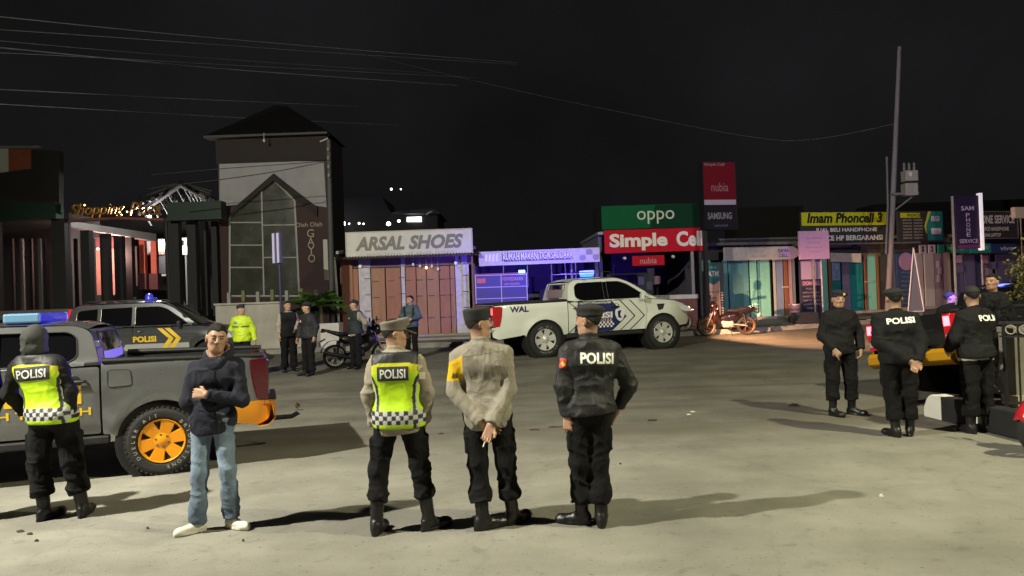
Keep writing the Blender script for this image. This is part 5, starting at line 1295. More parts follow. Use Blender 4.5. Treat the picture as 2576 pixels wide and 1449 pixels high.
PA = (0, 25.0, 0.); PB = (5., 25.6, R_(2)); PD = (7.67, 27.0, R_(15)); PTW = (-9, 28.0, 0.); PLF = (-14, 31.0, 0.)
STEEL = M('painted_steel', (.20, .20, .21), .5, .4, var=.2)
WB = M('white_board', (.60, .59, .57), .75, spec=.12, var=.1, vs=2)
GREYL = M('grey_letters', (.17, .17, .165), .6); WL = M('white_letters', (.66, .64, .66), .5); DARKW = M('dark_wall', (.05, .048, .05), .9, var=.3, vs=2)
# ARSAL SHOES
t, w_, h_ = board('signboard', 'off-white ARSAL SHOES board with grey slanted letters above the brown doors', 869, 579, 1189, 648, PA, WB, frame=M('pale_frame', (.4, .38, .36), .5))
letter(t, 'ARSAL', -w_ * .23, .05, w_ * .39, h_ * .52, -.008, GREYL, shear=.25, bold=.045); letter(t, 'SHOES', w_ * .21, .05, w_ * .43, h_ * .52, -.008, GREYL, shear=.25, bold=.045)
letter(t, 'SEPATU  SANDAL  TAS  GROSIR  ECERAN', 0, -h_ * .34, w_ * .68, .075, -.008, M('faint_letters', (.42, .41, .41), .6), bold=.01)
# shop under it
BRN = M('brown_door_paint', (.30, .125, .072), .6, var=.18, vs=5, streak=.25, bump=.15, bs=30); BRN2 = M('ochre_brown_door', (.31, .155, .085), .6, var=.2, vs=5, streak=.25)
WPOST = M('white_post', (.50, .48, .50), .7, var=.2, vs=6)
def shop_shell(name, label, l, r, pl, depth, h, wall, base_py):
    A, B = onpl(l, base_py, pl), onpl(r, base_py, pl); w_ = math.hypot(B.x - A.x, B.y - A.y); c = (A + B) / 2; zb = zpav(c.y) - .05
    t = thing(name, label, 'shop', (c.x, c.y, zb), pl[2])
    MB().box((0, depth, h / 2), (w_, .12, h)).build('back_wall', wall, t)
    for s in (-1, 1): MB().box((s * (w_ / 2 - .06), depth / 2 + .06, h / 2), (.12, depth - .14, h)).build('side_wall', wall, t)
    MB().box((0, depth / 2, h + .05), (w_ + .1, depth + .3, .1)).build('roof', STEEL, t)
    return t, w_, zb, c
sh, sw, zb, sc_ = shop_shell('shoe_shop', 'shuttered shop with brown plank doors and corrugated awning', 858, 1200, (0, 25.4, 0), 3.5, 2.95, M('shop_brown_wall', (.16, .08, .06), .8, var=.2, vs=2), 845)
def shx(px): return onpl(px, 760, (0, 25.4, 0)).x - sc_.x
def shz(py, px=1030): return onpl(px, py, (0, 25.4, 0)).z - zb
MB().box((0, .05, .06), (sw, .5, .14)).build('threshold', M('concrete_step', (.28, .26, .25), .85, var=.2, vs=3, bump=.3), sh); MB().box((.6, -.75, .0), (sw - .6, 1.3, .12)).build('apron', M('concrete_step', (.28, .26, .25), .85), sh)
dz0, dz1 = .13, shz(672)
cols = [(870, 903, BRN), (935, 970, BRN2), (972, 1010, BRN), (1022, 1048, BRN), (1049, 1074, BRN2), (1075, 1106, BRN2), (1107, 1133, BRN), (1134, 1146, BRN2)]
for a, b, mt in cols:
    xa, xb = shx(a), shx(b); d_ = MB().box(((xa + xb) / 2, .02 * (a % 2), (dz0 + dz1) / 2), (xb - xa - .012, .045, dz1 - dz0)).build('door_panel', mt, sh, bevel=.006)
    for zz in (.55, 1.3, 1.85): MB().box(((xa + xb) / 2 - .08, -.032, dz0 + zz), (.22, .012, .02)).build('hinge', TRIM, d_)
for a, b in ((904, 934), (1011, 1021), (1147, 1182)):
    xa, xb = shx(a), shx(b); d_ = MB().box(((xa + xb) / 2, -.01, (dz0 + dz1) / 2), (xb - xa - .012, .06, dz1 - dz0 + .06)).build('white_panel', WPOST, sh, bevel=.006)
    for zz in (.3, .85, 1.4, 1.95): MB().box((xb - .12, -.048, dz0 + zz), (.20, .012, .022)).build('hinge', TRIM, d_)
MB().box((0, .10, dz1 + .22), (sw - .2, .04, .38)).build('transom', M('violet_dark_panel', (.16, .10, .13), .7), sh)
for a, b in ((904, 934), (1011, 1021), (1147, 1178)): MB().box(((shx(a) + shx(b)) / 2, .06, dz1 + .24), (shx(b) - shx(a), .03, .36)).build('transom_pane', M('pale_pane', (.38, .35, .45), .6), sh)
for i, px_ in enumerate((1043, 1060, 1076, 1090, 1105)):
    zt = 2.72; ln_ = (.18, .24, .30, .26, .36)[i]
    c_ = MB().tube([(shx(px_), -.12, zt), (shx(px_), -.12, zt - ln_)], .006, 6).build('bulb_cord', WPOST, sh)
    MB().lathe([(0, .05), (.025, .05), (.045, 0), (.03, -.04), (0, -.05)], (shx(px_), -.12, zt - ln_ - .04), ax='z', n=14).build('hanging_bulb', M('warm_bulb', (1, .5, .35), .4, emit=4, ecol=(1, .45, .3)) if i == 2 else M('white_bulb', (.7, .68, .66), .4, emit=.15), c_, True)
for px_ in (910, 1150): MB().lathe([(0, .07), (.05, .05), (.06, 0), (.05, -.05), (0, -.07)], (shx(px_), -.10, 2.5), ax='z', n=14).build('globe_lamp', M('white_globe', (.7, .7, .72), .4, emit=.2), sh, True)
aw = MB(); n_ = 150
aw.grid(lambda u, v: (-sw / 2 - .15 + u * (sw + .35), .25 - v * 1.0, 2.98 - .24 * v + .018 * math.sin(u * n_ * 2.1)), n_ * 2, 2)
o = aw.build('corrugated_awning', M('rust_brown_sheet', (.06, .035, .03), .6, .3, var=.4, vs=4), sh); md = o.modifiers.new('solid', 'SOLIDIFY'); md.thickness = .006
MB().tube([(-sw / 2 + .10, -.62, .02), (-sw / 2 + .0, -.62, 2.8)], .045, 10).build('awning_post', WPOST, sh); MB().tube([(sw / 2 - .06, -.55, .02), (sw / 2 - .06, -.55, 2.78)], .03, 10).build('awning_post', M('rust_post', (.2, .12, .09), .7, var=.4), sh)
MB().box((-sw / 2 + .28, -.05, 1.4), (.38, .05, 2.7)).build('side_panel', BRN, sh)
# RUMAH MAKAN banner, eatery
BAN = M('pale_banner', (.50, .48, .50), .7, var=.12, vs=3)
t, w_, h_ = board('banner', 'RUMAH MAKAN TIGA SAUDARA banner washed in blue beacon light', 1204, 628, 1508, 664, (0, 25.0, R_(-3)), BAN, thick=.03)
letter(t, 'RUMAH MAKAN TIGA SAUDARA', -w_ * .01, h_ * .10, w_ * .58, h_ * .50, -.008, M('banner_letters', (.75, .72, .78), .5), bold=.02)
letter(t, 'RUMAH MAKAN TIGA SAUDARA', -w_ * .012, h_ * .08, w_ * .592, h_ * .60, -.003, M('banner_shadow', (.04, .03, .07), .6), bold=.09)
patch(t, 'rule_line', M('banner_shadow', (.10, .08, .16), .6), -w_ * .01, -h_ * .24, w_ * .56, .02)
for i in range(4): poly(t, 'logo_stroke', M('banner_letters', (.75, .72, .78), .5), [(-w_ * .45 + i * .12, -.10), (-w_ * .45 + i * .12 + .07, -.10), (-w_ * .45 + i * .12 + .09, .12), (-w_ * .45 + i * .12 + .03, .16)])
for i in range(3):
    for j in range(2):
        MB().lathe([(.0, -.006), (.10, -.006), (.11, -.002)], (w_ * (.36 + .055 * i), 0, h_ * (.2 - .36 * j)), n=20).build('dish_picture', M('dish_%d' % ((i + j) % 2), ((.55, .5, .56), (.28, .25, .32))[(i + j) % 2], .6), t)
legs(t, w_, h_, -1.0, STEEL, 4, .018)
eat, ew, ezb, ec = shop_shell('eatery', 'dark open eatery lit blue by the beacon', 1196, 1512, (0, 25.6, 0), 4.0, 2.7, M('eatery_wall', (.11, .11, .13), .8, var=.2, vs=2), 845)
def ex(px): return onpl(px, 760, (0, 25.6, 0)).x - ec.x
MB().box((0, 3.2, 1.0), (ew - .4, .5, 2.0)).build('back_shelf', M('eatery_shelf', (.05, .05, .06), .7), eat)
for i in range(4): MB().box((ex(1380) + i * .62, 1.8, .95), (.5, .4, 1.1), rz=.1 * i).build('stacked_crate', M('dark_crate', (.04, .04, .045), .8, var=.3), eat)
MB().tube([(ex(1444), .1, .0), (ex(1440), .1, 2.7)], .05, 10).build('pillar', STEEL, eat); MB().tube([(ex(1432), .5, .0), (ex(1426), .5, 2.7)], .025, 8).build('pipe', WPOST, eat)
# glazed food display
a, b = onpl(1196, 760, (0, 24.9, 0)), onpl(1328, 760, (0, 24.9, 0)); dw = b.x - a.x
zc = zpav(24.9)
t = thing('food_display', 'glazed food display cabinet with white rails under the blue lit banner', 'display cabinet', ((a.x + b.x) / 2, 24.9, zc))
ztop = onpl(1262, 690, (0, 24.9, 0)).z - zc
PURP = M('pale_rail', (.45, .42, .5), .5)
MB().box((0, .32, .45), (dw - .06, .6, .86)).build('cabinet_base', M('dark_teal_base', (.05, .06, .10), .6), t)
for x_ in (-dw / 2 + .02, 0, dw / 2 - .02):
    for y_ in (0, .62): MB().box((x_, y_, ztop / 2), (.03, .03, ztop)).build('upright', PURP, t)
for zz in (.9, ztop - .42, ztop - .02, ztop - .80): MB().box((0, 0, zz), (dw, .028, .025)).build('rail', PURP, t)
MB().box((0, .32, ztop + .02), (dw + .05, .68, .03)).build('cabinet_top', M('red_lit_edge', (.35, .08, .2), .5), t)
for s in (-1, 1): MB().box((s * dw / 4, .02, (.9 + ztop) / 2), (dw / 2 - .05, .006, ztop - .95)).build('pane', M('violet_pane', (.10, .09, .22), .15, spec=.6), t)
MB().box((0, .60, (.9 + ztop) / 2), (dw - .05, .01, ztop - .95)).build('back_pane', M('cabinet_back', (.2, .2, .3), .6), t)
letter(t, 'MENYEDIAKAN', dw * .22, ztop - .16, dw * .40, .12, .012, M('reddish_letters', (.45, .2, .3), .6), bold=.02); letter(t, 'NASI PADANG', dw * .2, ztop - .33, dw * .3, .07, .012, M('reddish_letters', (.45, .2, .3), .6), bold=.02)
patch(t, 'notice', M('red_notice', (.5, .12, .12), .6), -dw * .38, ztop - .2, .3, .16, y=-.02)
MB().box((dw * .40, -.06, ztop + .07), (.20, .07, .075)).build('beacon_reflection', M('cyan_reflection', (.2, .6, 1), .4, emit=14, ecol=(.12, .45, 1)), t)  # glowing block standing in for the beacon's cyan reflection
# OPPO / Simple Cell shop
OPG = M('green_board', (.004, .085, .034), .75, spec=.12, var=.1); OPG2 = M('dark_green_board', (.003, .032, .015), .75, spec=.12)
t, w_, h_ = board('signboard', 'green oppo board above the red Simple Cell board', 1513, 515, 1757, 574, PB, OPG)
poly(t, 'dark_half', OPG2, [(-.02, -h_ / 2 + .01), (w_ / 2 - .01, -h_ / 2 + .01), (w_ / 2 - .01, h_ / 2 - .01), (.18, h_ / 2 - .01)])
letter(t, 'oppo', w_ * .055, -.03, w_ * .385, h_ * .56, -.012, M('pale_mint_letters', (.45, .52, .47), .5), bold=.0)
RED = M('red_board', (.46, .010, .028), .75, spec=.12, var=.08)
t, w_, h_ = board('signboard', 'wide red Simple Cell board with white letters', 1520, 576, 1771, 634, PB, RED)
letter(t, 'Simple', -w_ * .16, -.03, w_ * .58, h_ * .76, -.008, WL, bold=.04); letter(t, 'Cell', w_ * .355, .03, w_ * .27, h_ * .66, -.008, WL, bold=.04)
t, w_, h_ = board('signboard', 'small red nubia plate hanging under the Simple Cell board', 1590, 643, 1671, 668, (5, 25.7, R_(2)), RED, thick=.05)
letter(t, 'nubia', 0, 0, w_ * .52, h_ * .6, -.006, M('dim_pink_letters', (.40, .22, .26), .5), bold=.01)
for s in (-1, 1): MB().lathe([(0, -.10), (.05, -.09), (.06, .0), (0, .02)], (s * w_ * .75, -.05, .1), n=12).build('spot_lamp', WPOST, t)
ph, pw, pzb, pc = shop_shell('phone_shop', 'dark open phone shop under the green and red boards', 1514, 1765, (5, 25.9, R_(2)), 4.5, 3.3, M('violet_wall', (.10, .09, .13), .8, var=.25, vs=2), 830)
def phx(px): return (onpl(px, 760, (5, 25.9, R_(2))).x - pc.x)
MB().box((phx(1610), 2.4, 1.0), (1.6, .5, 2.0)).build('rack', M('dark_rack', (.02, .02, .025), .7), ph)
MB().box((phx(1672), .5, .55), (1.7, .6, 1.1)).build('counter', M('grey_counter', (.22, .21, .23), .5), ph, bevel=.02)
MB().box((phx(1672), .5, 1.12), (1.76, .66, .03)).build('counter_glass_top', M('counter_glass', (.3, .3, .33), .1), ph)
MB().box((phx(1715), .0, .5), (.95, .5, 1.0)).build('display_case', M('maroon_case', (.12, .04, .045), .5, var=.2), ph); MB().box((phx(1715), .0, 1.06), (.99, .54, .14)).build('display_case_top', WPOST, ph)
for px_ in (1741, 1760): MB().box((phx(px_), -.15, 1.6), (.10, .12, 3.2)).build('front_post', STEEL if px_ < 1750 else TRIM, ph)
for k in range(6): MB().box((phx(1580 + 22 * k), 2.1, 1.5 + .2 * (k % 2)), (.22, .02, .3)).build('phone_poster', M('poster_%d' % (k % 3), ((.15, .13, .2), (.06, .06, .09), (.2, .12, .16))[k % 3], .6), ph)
# pylon sign
t, w_, h_ = board('pylon_sign', 'tall red nubia and black SAMSUNG pylon sign', 1769, 407, 1851, 577, (6.3, 24.6, R_(12)), M('pylon_black', (.010, .010, .014), .75, spec=.12), thick=.35)
zt = h_ / 2
patch(t, 'red_panel', M('dim_red_panel', (.115, .005, .013), .75, spec=.12), 0, zt - h_ * .32, w_ * .97, h_ * .63)
patch(t, 'white_strip', M('pale_strip', (.32, .26, .38), .5), 0, zt - h_ * .60, w_ * .97, h_ * .075, y=-.01)
letter(t, 'Simple Cell', -w_ * .14, zt - h_ * .045, w_ * .62, h_ * .055, -.012, M('dim_white', (.16, .12, .15), .6), bold=.03)
letter(t, 'nubia', 0, zt - h_ * .375, w_ * .52, h_ * .13, -.012, M('dim_pink', (.22, .10, .13), .6), bold=.01)
letter(t, 'SAMSUNG', -w_ * .03, -zt + h_ * .20, w_ * .74, h_ * .10, -.012, M('dim_silver', (.18, .17, .22), .5), bold=.03)
letter(t, 'authorized', 0, -zt + h_ * .06, w_ * .4, h_ * .035, -.012, M('dim_blue', (.12, .12, .25), .6))
zg = -(t.location.z - zpav(24.6)); MB().box((-w_ * .40, .25, (-zt + zg) / 2), (.13, .13, -zt - zg)).build('post', TRIM, t); MB().box((w_ / 2 + .01, .2, 0), (.02, .36, h_)).build('side_plate', M('pylon_side', (.05, .05, .055), .5), t)
# ATM banner column
t, w_, h_ = board('banner_column', 'narrow ATM and BSI banner column with teal top by the pylon', 1778, 660, 1821, 803, (7.0, 25.6, R_(8)), M('orange_pink_panel', (.62, .36, .27), .6, var=.06), thick=.25)
poly(t, 'teal_top', M('teal_panel', (.012, .12, .125), .5), [(-w_ / 2, h_ / 2), (w_ / 2 - .14, h_ / 2), (w_ / 2 - .14, h_ * .18), (0 - .07, h_ * .10), (-w_ / 2, h_ * .18)])
patch(t, 'dark_side', M('dark_side_strip', (.03, .035, .04), .6, var=.3), w_ / 2 - .075, 0, .15, h_)
letter(t, 'ATM', -.07, h_ * .30, w_ * .62, h_ * .10, -.012, WL, bold=.03); letter(t, 'MINI', -.07, h_ * .41, w_ * .4, h_ * .045, -.012, M('teal_letters', (.25, .5, .52), .6))
letter(t, 'Simple Cell', -.07, -h_ * .02, w_ * .6, h_ * .045, -.008, BLKP); letter(t, 'BSI', -.13, -h_ * .15, w_ * .36, h_ * .09, -.008, BLKP, bold=.01)
patch(t, 'violet_card', M('violet_card', (.10, .07, .25), .5), -.07, -h_ * .30, w_ * .58, h_ * .09); letter(t, '9 TREE', -.07, -h_ * .30, w_ * .5, h_ * .055, -.010, WL, bold=.02)
for k in range(9): poly(t, 'graffiti_stroke', M('pale_graffiti', (.5, .45, .36), .7), [(w_ / 2 - .13 + .02 * (k % 3), -h_ * (.02 + .045 * k)), (w_ / 2 - .05 + .01 * (k % 2), -h_ * (.03 + .045 * k)), (w_ / 2 - .03 - .02 * (k % 3), -h_ * (.05 + .045 * k)), (w_ / 2 - .11, -h_ * (.045 + .045 * k))], -.01)
# DION CELL shop with teal shutters
TEAL = M('teal_shutter', (.20, .52, .42), .55, var=.10, vs=4, streak=.2); TEAL2 = M('blue_teal_shutter', (.10, .27, .29), .55, var=.12, vs=4, streak=.2); BLUG = M('blue_grey_door', (.18, .24, .36), .6, var=.1, vs=3); PALEF = M('pale_door_frame', (.36, .38, .36), .6); BROWNF = M('brown_frame', (.22, .085, .04), .6)
def row_shop(name, label, l, r, pieces, top_py, h):
    A, B = onpl(l, 800, PD), onpl(r, 800, PD); w_ = math.hypot(B.x - A.x, B.y - A.y); c = (A + B) / 2; zb = zpav(c.y) - .03
    t = thing(name, label, 'shop', (c.x, c.y, zb), PD[2])
    def lx(px):
        q = onpl(px, 740, PD); return (q.x - c.x) * math.cos(PD[2]) + (q.y - c.y) * math.sin(PD[2])
    hz = onpl((l + r) / 2, top_py, PD).z - zb
    MB().box((0, 2.5, h / 2), (w_, .12, h)).build('back_wall', DARKW, t)
    for s in (-1, 1): MB().box((s * (w_ / 2 - .05), 1.3, h / 2), (.1, 2.3, h)).build('side_wall', DARKW, t)
    MB().box((0, 1.2, h + .05), (w_ + .1, 2.9, .1)).build('roof', STEEL, t)
    MB().box((0, .1, .05), (w_, .6, .14)).build('threshold', M('concrete_step', (.28, .26, .25), .85), t)
    for a, b, mt, nm, dy in pieces:
        xa, xb = lx(a), lx(b); d_ = MB().box(((xa + xb) / 2, dy, (hz + .12) / 2), (xb - xa - .014, .05, hz - .12)).build(nm, mt, t, bevel=.006)
        if nm == 'shutter_panel' and xb - xa > .62:
            for k in (.3, .7): MB().box((xa + (xb - xa) * k, dy - .03, (hz + .12) / 2), (.02, .014, hz - .3)).build('shutter_rib', mt, d_)
            MB().box((xb - .10, dy - .04, 1.05), (.04, .03, .14)).build('handle', STEEL, d_)
    MB().box((0, .3, (hz + h) / 2), (w_ - .2, .06, h - hz)).build('lintel_panel', DARKW, t)
    return t, lx, hz
dion, dlx, dhz = row_shop('teal_shop', 'shop with closed teal shutters beside the parked motorcycle', 1765, 2006,
    [(1768, 1790, TEAL, 'shutter_panel', .05), (1822, 1835, TEAL2, 'shutter_panel', .1), (1836, 1886, TEAL2, 'shutter_panel', .06), (1888, 1905, TEAL, 'shutter_panel', .02), (1907, 1912, TEAL2, 'door_frame', .0), (1913, 1938, TEAL, 'shutter_panel', .02), (1939, 1945, TRIM, 'door_frame', .1), (1946, 1952, PALEF, 'door_frame', .0), (1953, 1972, BLUG, 'door_panel', .04), (1973, 1983, BROWNF, 'door_frame', .0), (1985, 1995, M('pink_wall', (.45, .3, .32), .7), 'wall_strip', .05), (1996, 2004, BLUG, 'door_panel', .08)], 652, 2.75)
MB().box((dlx(1974), -.06, 1.18), (.28, .05, .04)).build('lit_handle', M('bright_steel', (.75, .7, .62), .3, .4), dion)
t, w_, h_ = board('banner', 'grey banner with purple DION CELL oval above the teal shutters', 1820, 621, 1995, 654, (7.67, 26.7, PD[2]), M('grey_banner', (.40, .38, .37), .7, var=.2, vs=3), thick=.03)
MB().lathe([(0, -.006), (.30, -.006), (.32, -.001)], (w_ * .36, 0, 0), n=28).build('purple_oval', M('lilac_print', (.42, .32, .55), .6), t).scale = (1.25, 1, .72)
letter(t, 'DION', w_ * .35, h_ * .17, w_ * .15, h_ * .27, -.012, M('indigo_letters', (.05, .05, .28), .6), bold=.03); letter(t, 'CELL', w_ * .35, -h_ * .20, w_ * .14, h_ * .27, -.012, M('indigo_letters', (.05, .05, .28), .6), bold=.03)
letter(t, 'MOBILE COUNTER', 0, -h_ * .22, w_ * .22, .07, -.006, M('dim_teal', (.15, .2, .2), .6))
# ragged roof edge above
rg = thing('ragged_awning', 'torn dark awning edge hanging over the grey banner', 'awning', (onpl(1905, 618, PD).x, onpl(1905, 618, PD).y - .1, onpl(1905, 618, PD).z + .12), PD[2])
for k in range(14):
    l_ = random.uniform(.10, .42); MB().prism([(-1.6 + k * .23, .1), (-1.35 + k * .23, .1), (-1.38 + k * .23, .1 - l_ * .5), (-1.47 + k * .23, .1 - l_), (-1.55 + k * .23, .1 - l_ * .4)], 0, .015).build('torn_strip', M('tarp_dark', (.03, .03, .032), .7), rg)
MB().tube([(-1.7, 0, .12), (1.7, 0, .14)], .03, 8).build('rail', STEEL, rg)
# standing DION CELL sign and pink square above it
t, w_, h_ = board('standing_sign', 'dark standing DION CELL price sign with lilac top on the pavement', 2015, 655, 2066, 806, (11.0, 26.6, R_(12)), M('navy_sign', (.022, .022, .05), .5), thick=.12, frame=None)
patch(t, 'lilac_top', M('lilac_sign', (.40, .28, .45), .6), 0, h_ * .34, w_ * .96, h_ * .31); patch(t, 'head_strip', M('violet_strip', (.10, .04, .12), .5), 0, h_ * .12, w_ * .96, h_ * .10, y=-.01)
letter(t, 'DION CELL', 0, h_ * .12, w_ * .84, h_ * .065, -.014, M('pink_letters', (.55, .32, .36), .6), bold=.03)
for k, s in enumerate(('PULSA', 'KARTU PERDANA', 'PAKET DATA', 'TOP UP GAME', 'AKSESORIS', 'TOKEN')): letter(t, s, -w_ * .02, h_ * (.03 - .065 * k), w_ * min(.84, .1 * len(s)), h_ * .03, -.008, M('mauve_letters', (.35, .26, .3), .6), bold=.01)
MB().box((w_ / 2 + .012, .0, 0), (.03, .06, h_)).build('pale_edge', WPOST, t)
t, w_, h_ = board('square_sign', 'square pink lilac sign mounted above the standing DION CELL sign', 2010, 581, 2085, 652, (11.0, 26.3, R_(9)), M('pink_lilac_sign', (.48, .28, .50), .6, var=.06), thick=.08)
for k, s in enumerate(('ES KRIM', 'dan minuman segar', 'buka setiap hari', 'open order')): letter(t, s, 0, h_ * (.24 - .16 * k), w_ * (.5, .44, .56, .3)[k], h_ * .05, -.005, M('purple_letters', (.2, .1, .25), .6))
MB().tube([(0, .1, -h_ / 2), (0, .1, -(t.location.z - zpav(26.3)))], .04, 8).build('post', STEEL, t)
# Imam Phoncell shop
imam, ilx, ihz = row_shop('teal_shop', 'shop with teal doors and brown frames under the yellow Imam board', 2066, 2240,
    [(2070, 2084, TEAL, 'shutter_panel', .05), (2085, 2092, BROWNF, 'door_frame', .0), (2094, 2118, M('deep_teal_door', (.012, .19, .19), .55, var=.1), 'door_panel', .06), (2119, 2138, M('violet_post', (.16, .12, .2), .7, var=.3), 'wall_strip', .0), (2140, 2174, M('deep_teal_door', (.012, .19, .19), .55), 'door_panel', .06), (2175, 2181, BROWNF, 'door_frame', .0), (2183, 2206, TEAL, 'shutter_panel', .04), (2207, 2212, BROWNF, 'door_frame', .0), (2213, 2238, DARKW, 'wall_strip', .05)], 640, 2.7)
MB().box((ilx(2184), -.05, 1.2), (.34, .05, .04)).build('lit_handle', M('bright_steel', (.75, .7, .62), .3, .4), imam)
MB().box(((ilx(2090) + ilx(2160)) / 2, -.12, ihz - .12), (ilx(2165) - ilx(2088), .02, .34), ry=.04).build('white_cloth_strip', M('cloth_white', (.5, .45, .42), .8, var=.15), imam)
letter(imam, 'SERVICE HP BERGARANSI', ilx(2190), ihz - .02, ilx(2222) - ilx(2168), .14, -.02, M('ochre_letters', (.25, .2, .12), .6), bold=.02)
MB().box((ilx(2103), -.02, 1.75), (.34, .01, .9)).build('poster', M('blue_poster', (.2, .28, .45), .6, var=.4, vs=8), imam)
PI = (7.67, 26.6, PD[2])
t, w_, h_ = board('signboard', 'yellow and black Imam Phoncell 3 board', 2015, 533, 2236, 609, PI, M('charcoal_board', (.04, .04, .042), .75, spec=.12))
YEL = M('yellow_board', (.50, .52, .02), .75, spec=.12)
yp = rnd([(-w_ / 2 + .02, h_ / 2 - .02), (w_ / 2 - .02, h_ / 2 - .02), (w_ / 2 - .12, .06), (-w_ / 2 + .02, .06)], [0, .0, .15, .0]); poly(t, 'yellow_band', YEL, yp, -.008)
letter(t, 'Imam Phoncell 3', -.03, h_ * .30, w_ * .86, h_ * .34, -.012, M('black_letters', (.02, .018, .02), .5), shear=.2, bold=.04)
letter(t, 'JUAL BELI HANDPHONE', .02, -h_ * .11, w_ * .70, h_ * .17, -.008, WL, bold=.03); letter(t, 'SERVICE HP BERGARANSI', .02, -h_ * .36, w_ * .82, h_ * .17, -.008, WL, bold=.03)
MB().box((.6, .02, -h_ / 2 - .06), (w_ + 1.6, .1, .06)).build('support_beam', STEEL, t)
t, w_, h_ = board('signboard', 'small black and teal BSI price board right of the utility pole', 2258, 531, 2371, 606, PI, M('charcoal_board', (.04, .04, .042), .75, spec=.12))
poly(t, 'teal_side', M('teal_board', (.02, .20, .20), .75, spec=.12), [(w_ * .16, -h_ / 2 + .02), (w_ / 2 - .01, -h_ / 2 + .02), (w_ / 2 - .01, h_ / 2 - .02), (w_ * .24, h_ / 2 - .02), (w_ * .12, 0)], -.008)
poly(t, 'yellow_edge', YEL, [(w_ * .12, 0), (w_ * .24, h_ / 2 - .02), (w_ * .18, h_ / 2 - .02), (w_ * .085, 0), (w_ * .12, -h_ * .25)], -.010)
patch(t, 'yellow_head', YEL, -w_ * .22, h_ * .36, w_ * .44, h_ * .16); letter(t, 'PHONCELL 3', -w_ * .1, h_ * .36, w_ * .4, h_ * .11, -.012, M('black_letters', (.02, .018, .02), .5), bold=.02, shear=.2)
letter(t, 'BSI', w_ * .33, h_ * .24, w_ * .18, h_ * .18, -.012, WL, bold=.02); patch(t, 'pale_card', WL, w_ * .34, -h_ * .18, w_ * .22, h_ * .2, y=-.012)
for k in range(7):
    for c_ in (-.30, -.06): letter(t, ('KARTU DATA', 'VOUCHER GAME', 'TOKEN PLN', 'TRANSFER', 'CASING HP', 'CHARGER', 'SERVICE')[(k + (c_ > -.2) * 3) % 7], w_ * c_, h_ * (.20 - .10 * k), w_ * .2, h_ * .05, -.008, M('cream_letters', (.45, .4, .34), .6), bold=.01)
# white shutter shop, poster wall
wsh, wlx, whz = row_shop('white_shutter_shop', 'shop with pale metal shutters between blue posters and the SAM sign', 2242, 2408,
    [(2245, 2256, M('violet_wall', (.10, .09, .13), .8), 'wall_strip', .05), (2257, 2300, M('blue_price_poster', (.035, .06, .16), .6, var=.3, vs=5), 'poster_wall', .02), (2301, 2326, M('pale_shutter', (.40, .38, .38), .6, var=.12, streak=.2), 'shutter_panel', .06), (2328, 2352, M('pale_shutter', (.40, .38, .38), .6), 'shutter_panel', .03), (2353, 2374, M('mauve_shutter', (.26, .2, .24), .6, var=.2, streak=.2), 'shutter_panel', .05), (2375, 2396, M('pale_shutter', (.40, .38, .38), .6), 'shutter_panel', .08)], 636, 2.8)
for k in range(8): letter(wsh, ('OPPO A18', 'VIVO Y17', 'REALME C51', 'INFINIX 30', 'REDMI 12', 'SAMSUNG A05', 'ITEL P40', 'NOKIA C12')[k], wlx(2278), whz - .75 - .17 * k, .38, .06, -.01, M('pale_blue_letters', (.2, .27, .42), .6))
MB().lathe([(0, -.006), (.34, -.006), (.35, 0)], (wlx(2282), -.005, whz - .32), n=28).build('pink_disc', M('pink_disc', (.35, .2, .38), .6), wsh)
for k, (px_, col) in enumerate(((2322, (.5, .48, .5)), (2345, (.45, .42, .45)), (2368, (.03, .25, .17)), (2392, (.02, .16, .12)))): MB().box((wlx(px_), -.05, whz + .14), (.33, .03, .34)).build('brand_plate', M('brand_plate_%d' % k, col, .5), wsh)
letter(wsh, 'oppo', wlx(2392), whz + .14, .2, .12, -.07, WL); letter(wsh, '2', wlx(2345), whz + .14, .12, .22, -.07, BLKP, bold=.05); letter(wsh, 'S', wlx(2322), whz + .14, .14, .22, -.07, BLKP, bold=.05)
for k, (px_, z_) in enumerate(((2362, 1.75), (2362, 1.2), (2366, 1.5))): MB().box((wlx(px_), .0, z_), (.16, .01, .28)).build('paper_notice', M('paper_pale', (.45, .42, .42), .7), wsh)
# tall white-edged triangle
A = gnd_at(2308, 24.8); zt = at(2308, 622, 24.8).z - zpav(24.8); zb_ = at(2308, 783, 24.8).z - zpav(24.8); hw = 20 * 24.8 / FPX
t = thing('triangular_board', 'tall narrow grey triangle with white edges standing before the shutters', 'board', (A.x, 24.8, zpav(24.8)), 0)
MB().prism([(-hw, zb_), (hw, zb_), (.0, zt)], 0, .03).build('panel', M('grey_violet_panel', (.13, .13, .17), .6), t)
for p_, q_ in (((-hw, zb_), (0, zt)), ((hw, zb_), (0, zt)), ((-hw, zb_), (hw, zb_))): MB().tube([(p_[0], -.01, p_[1]), (q_[0], -.01, q_[1])], .018, 6).build('edge_bar', M('white_edge', (.62, .6, .6), .5), t)
MB().box((0, .2, zb_ / 2), (.5, .3, zb_ - .02)).build('foot', STEEL, t)
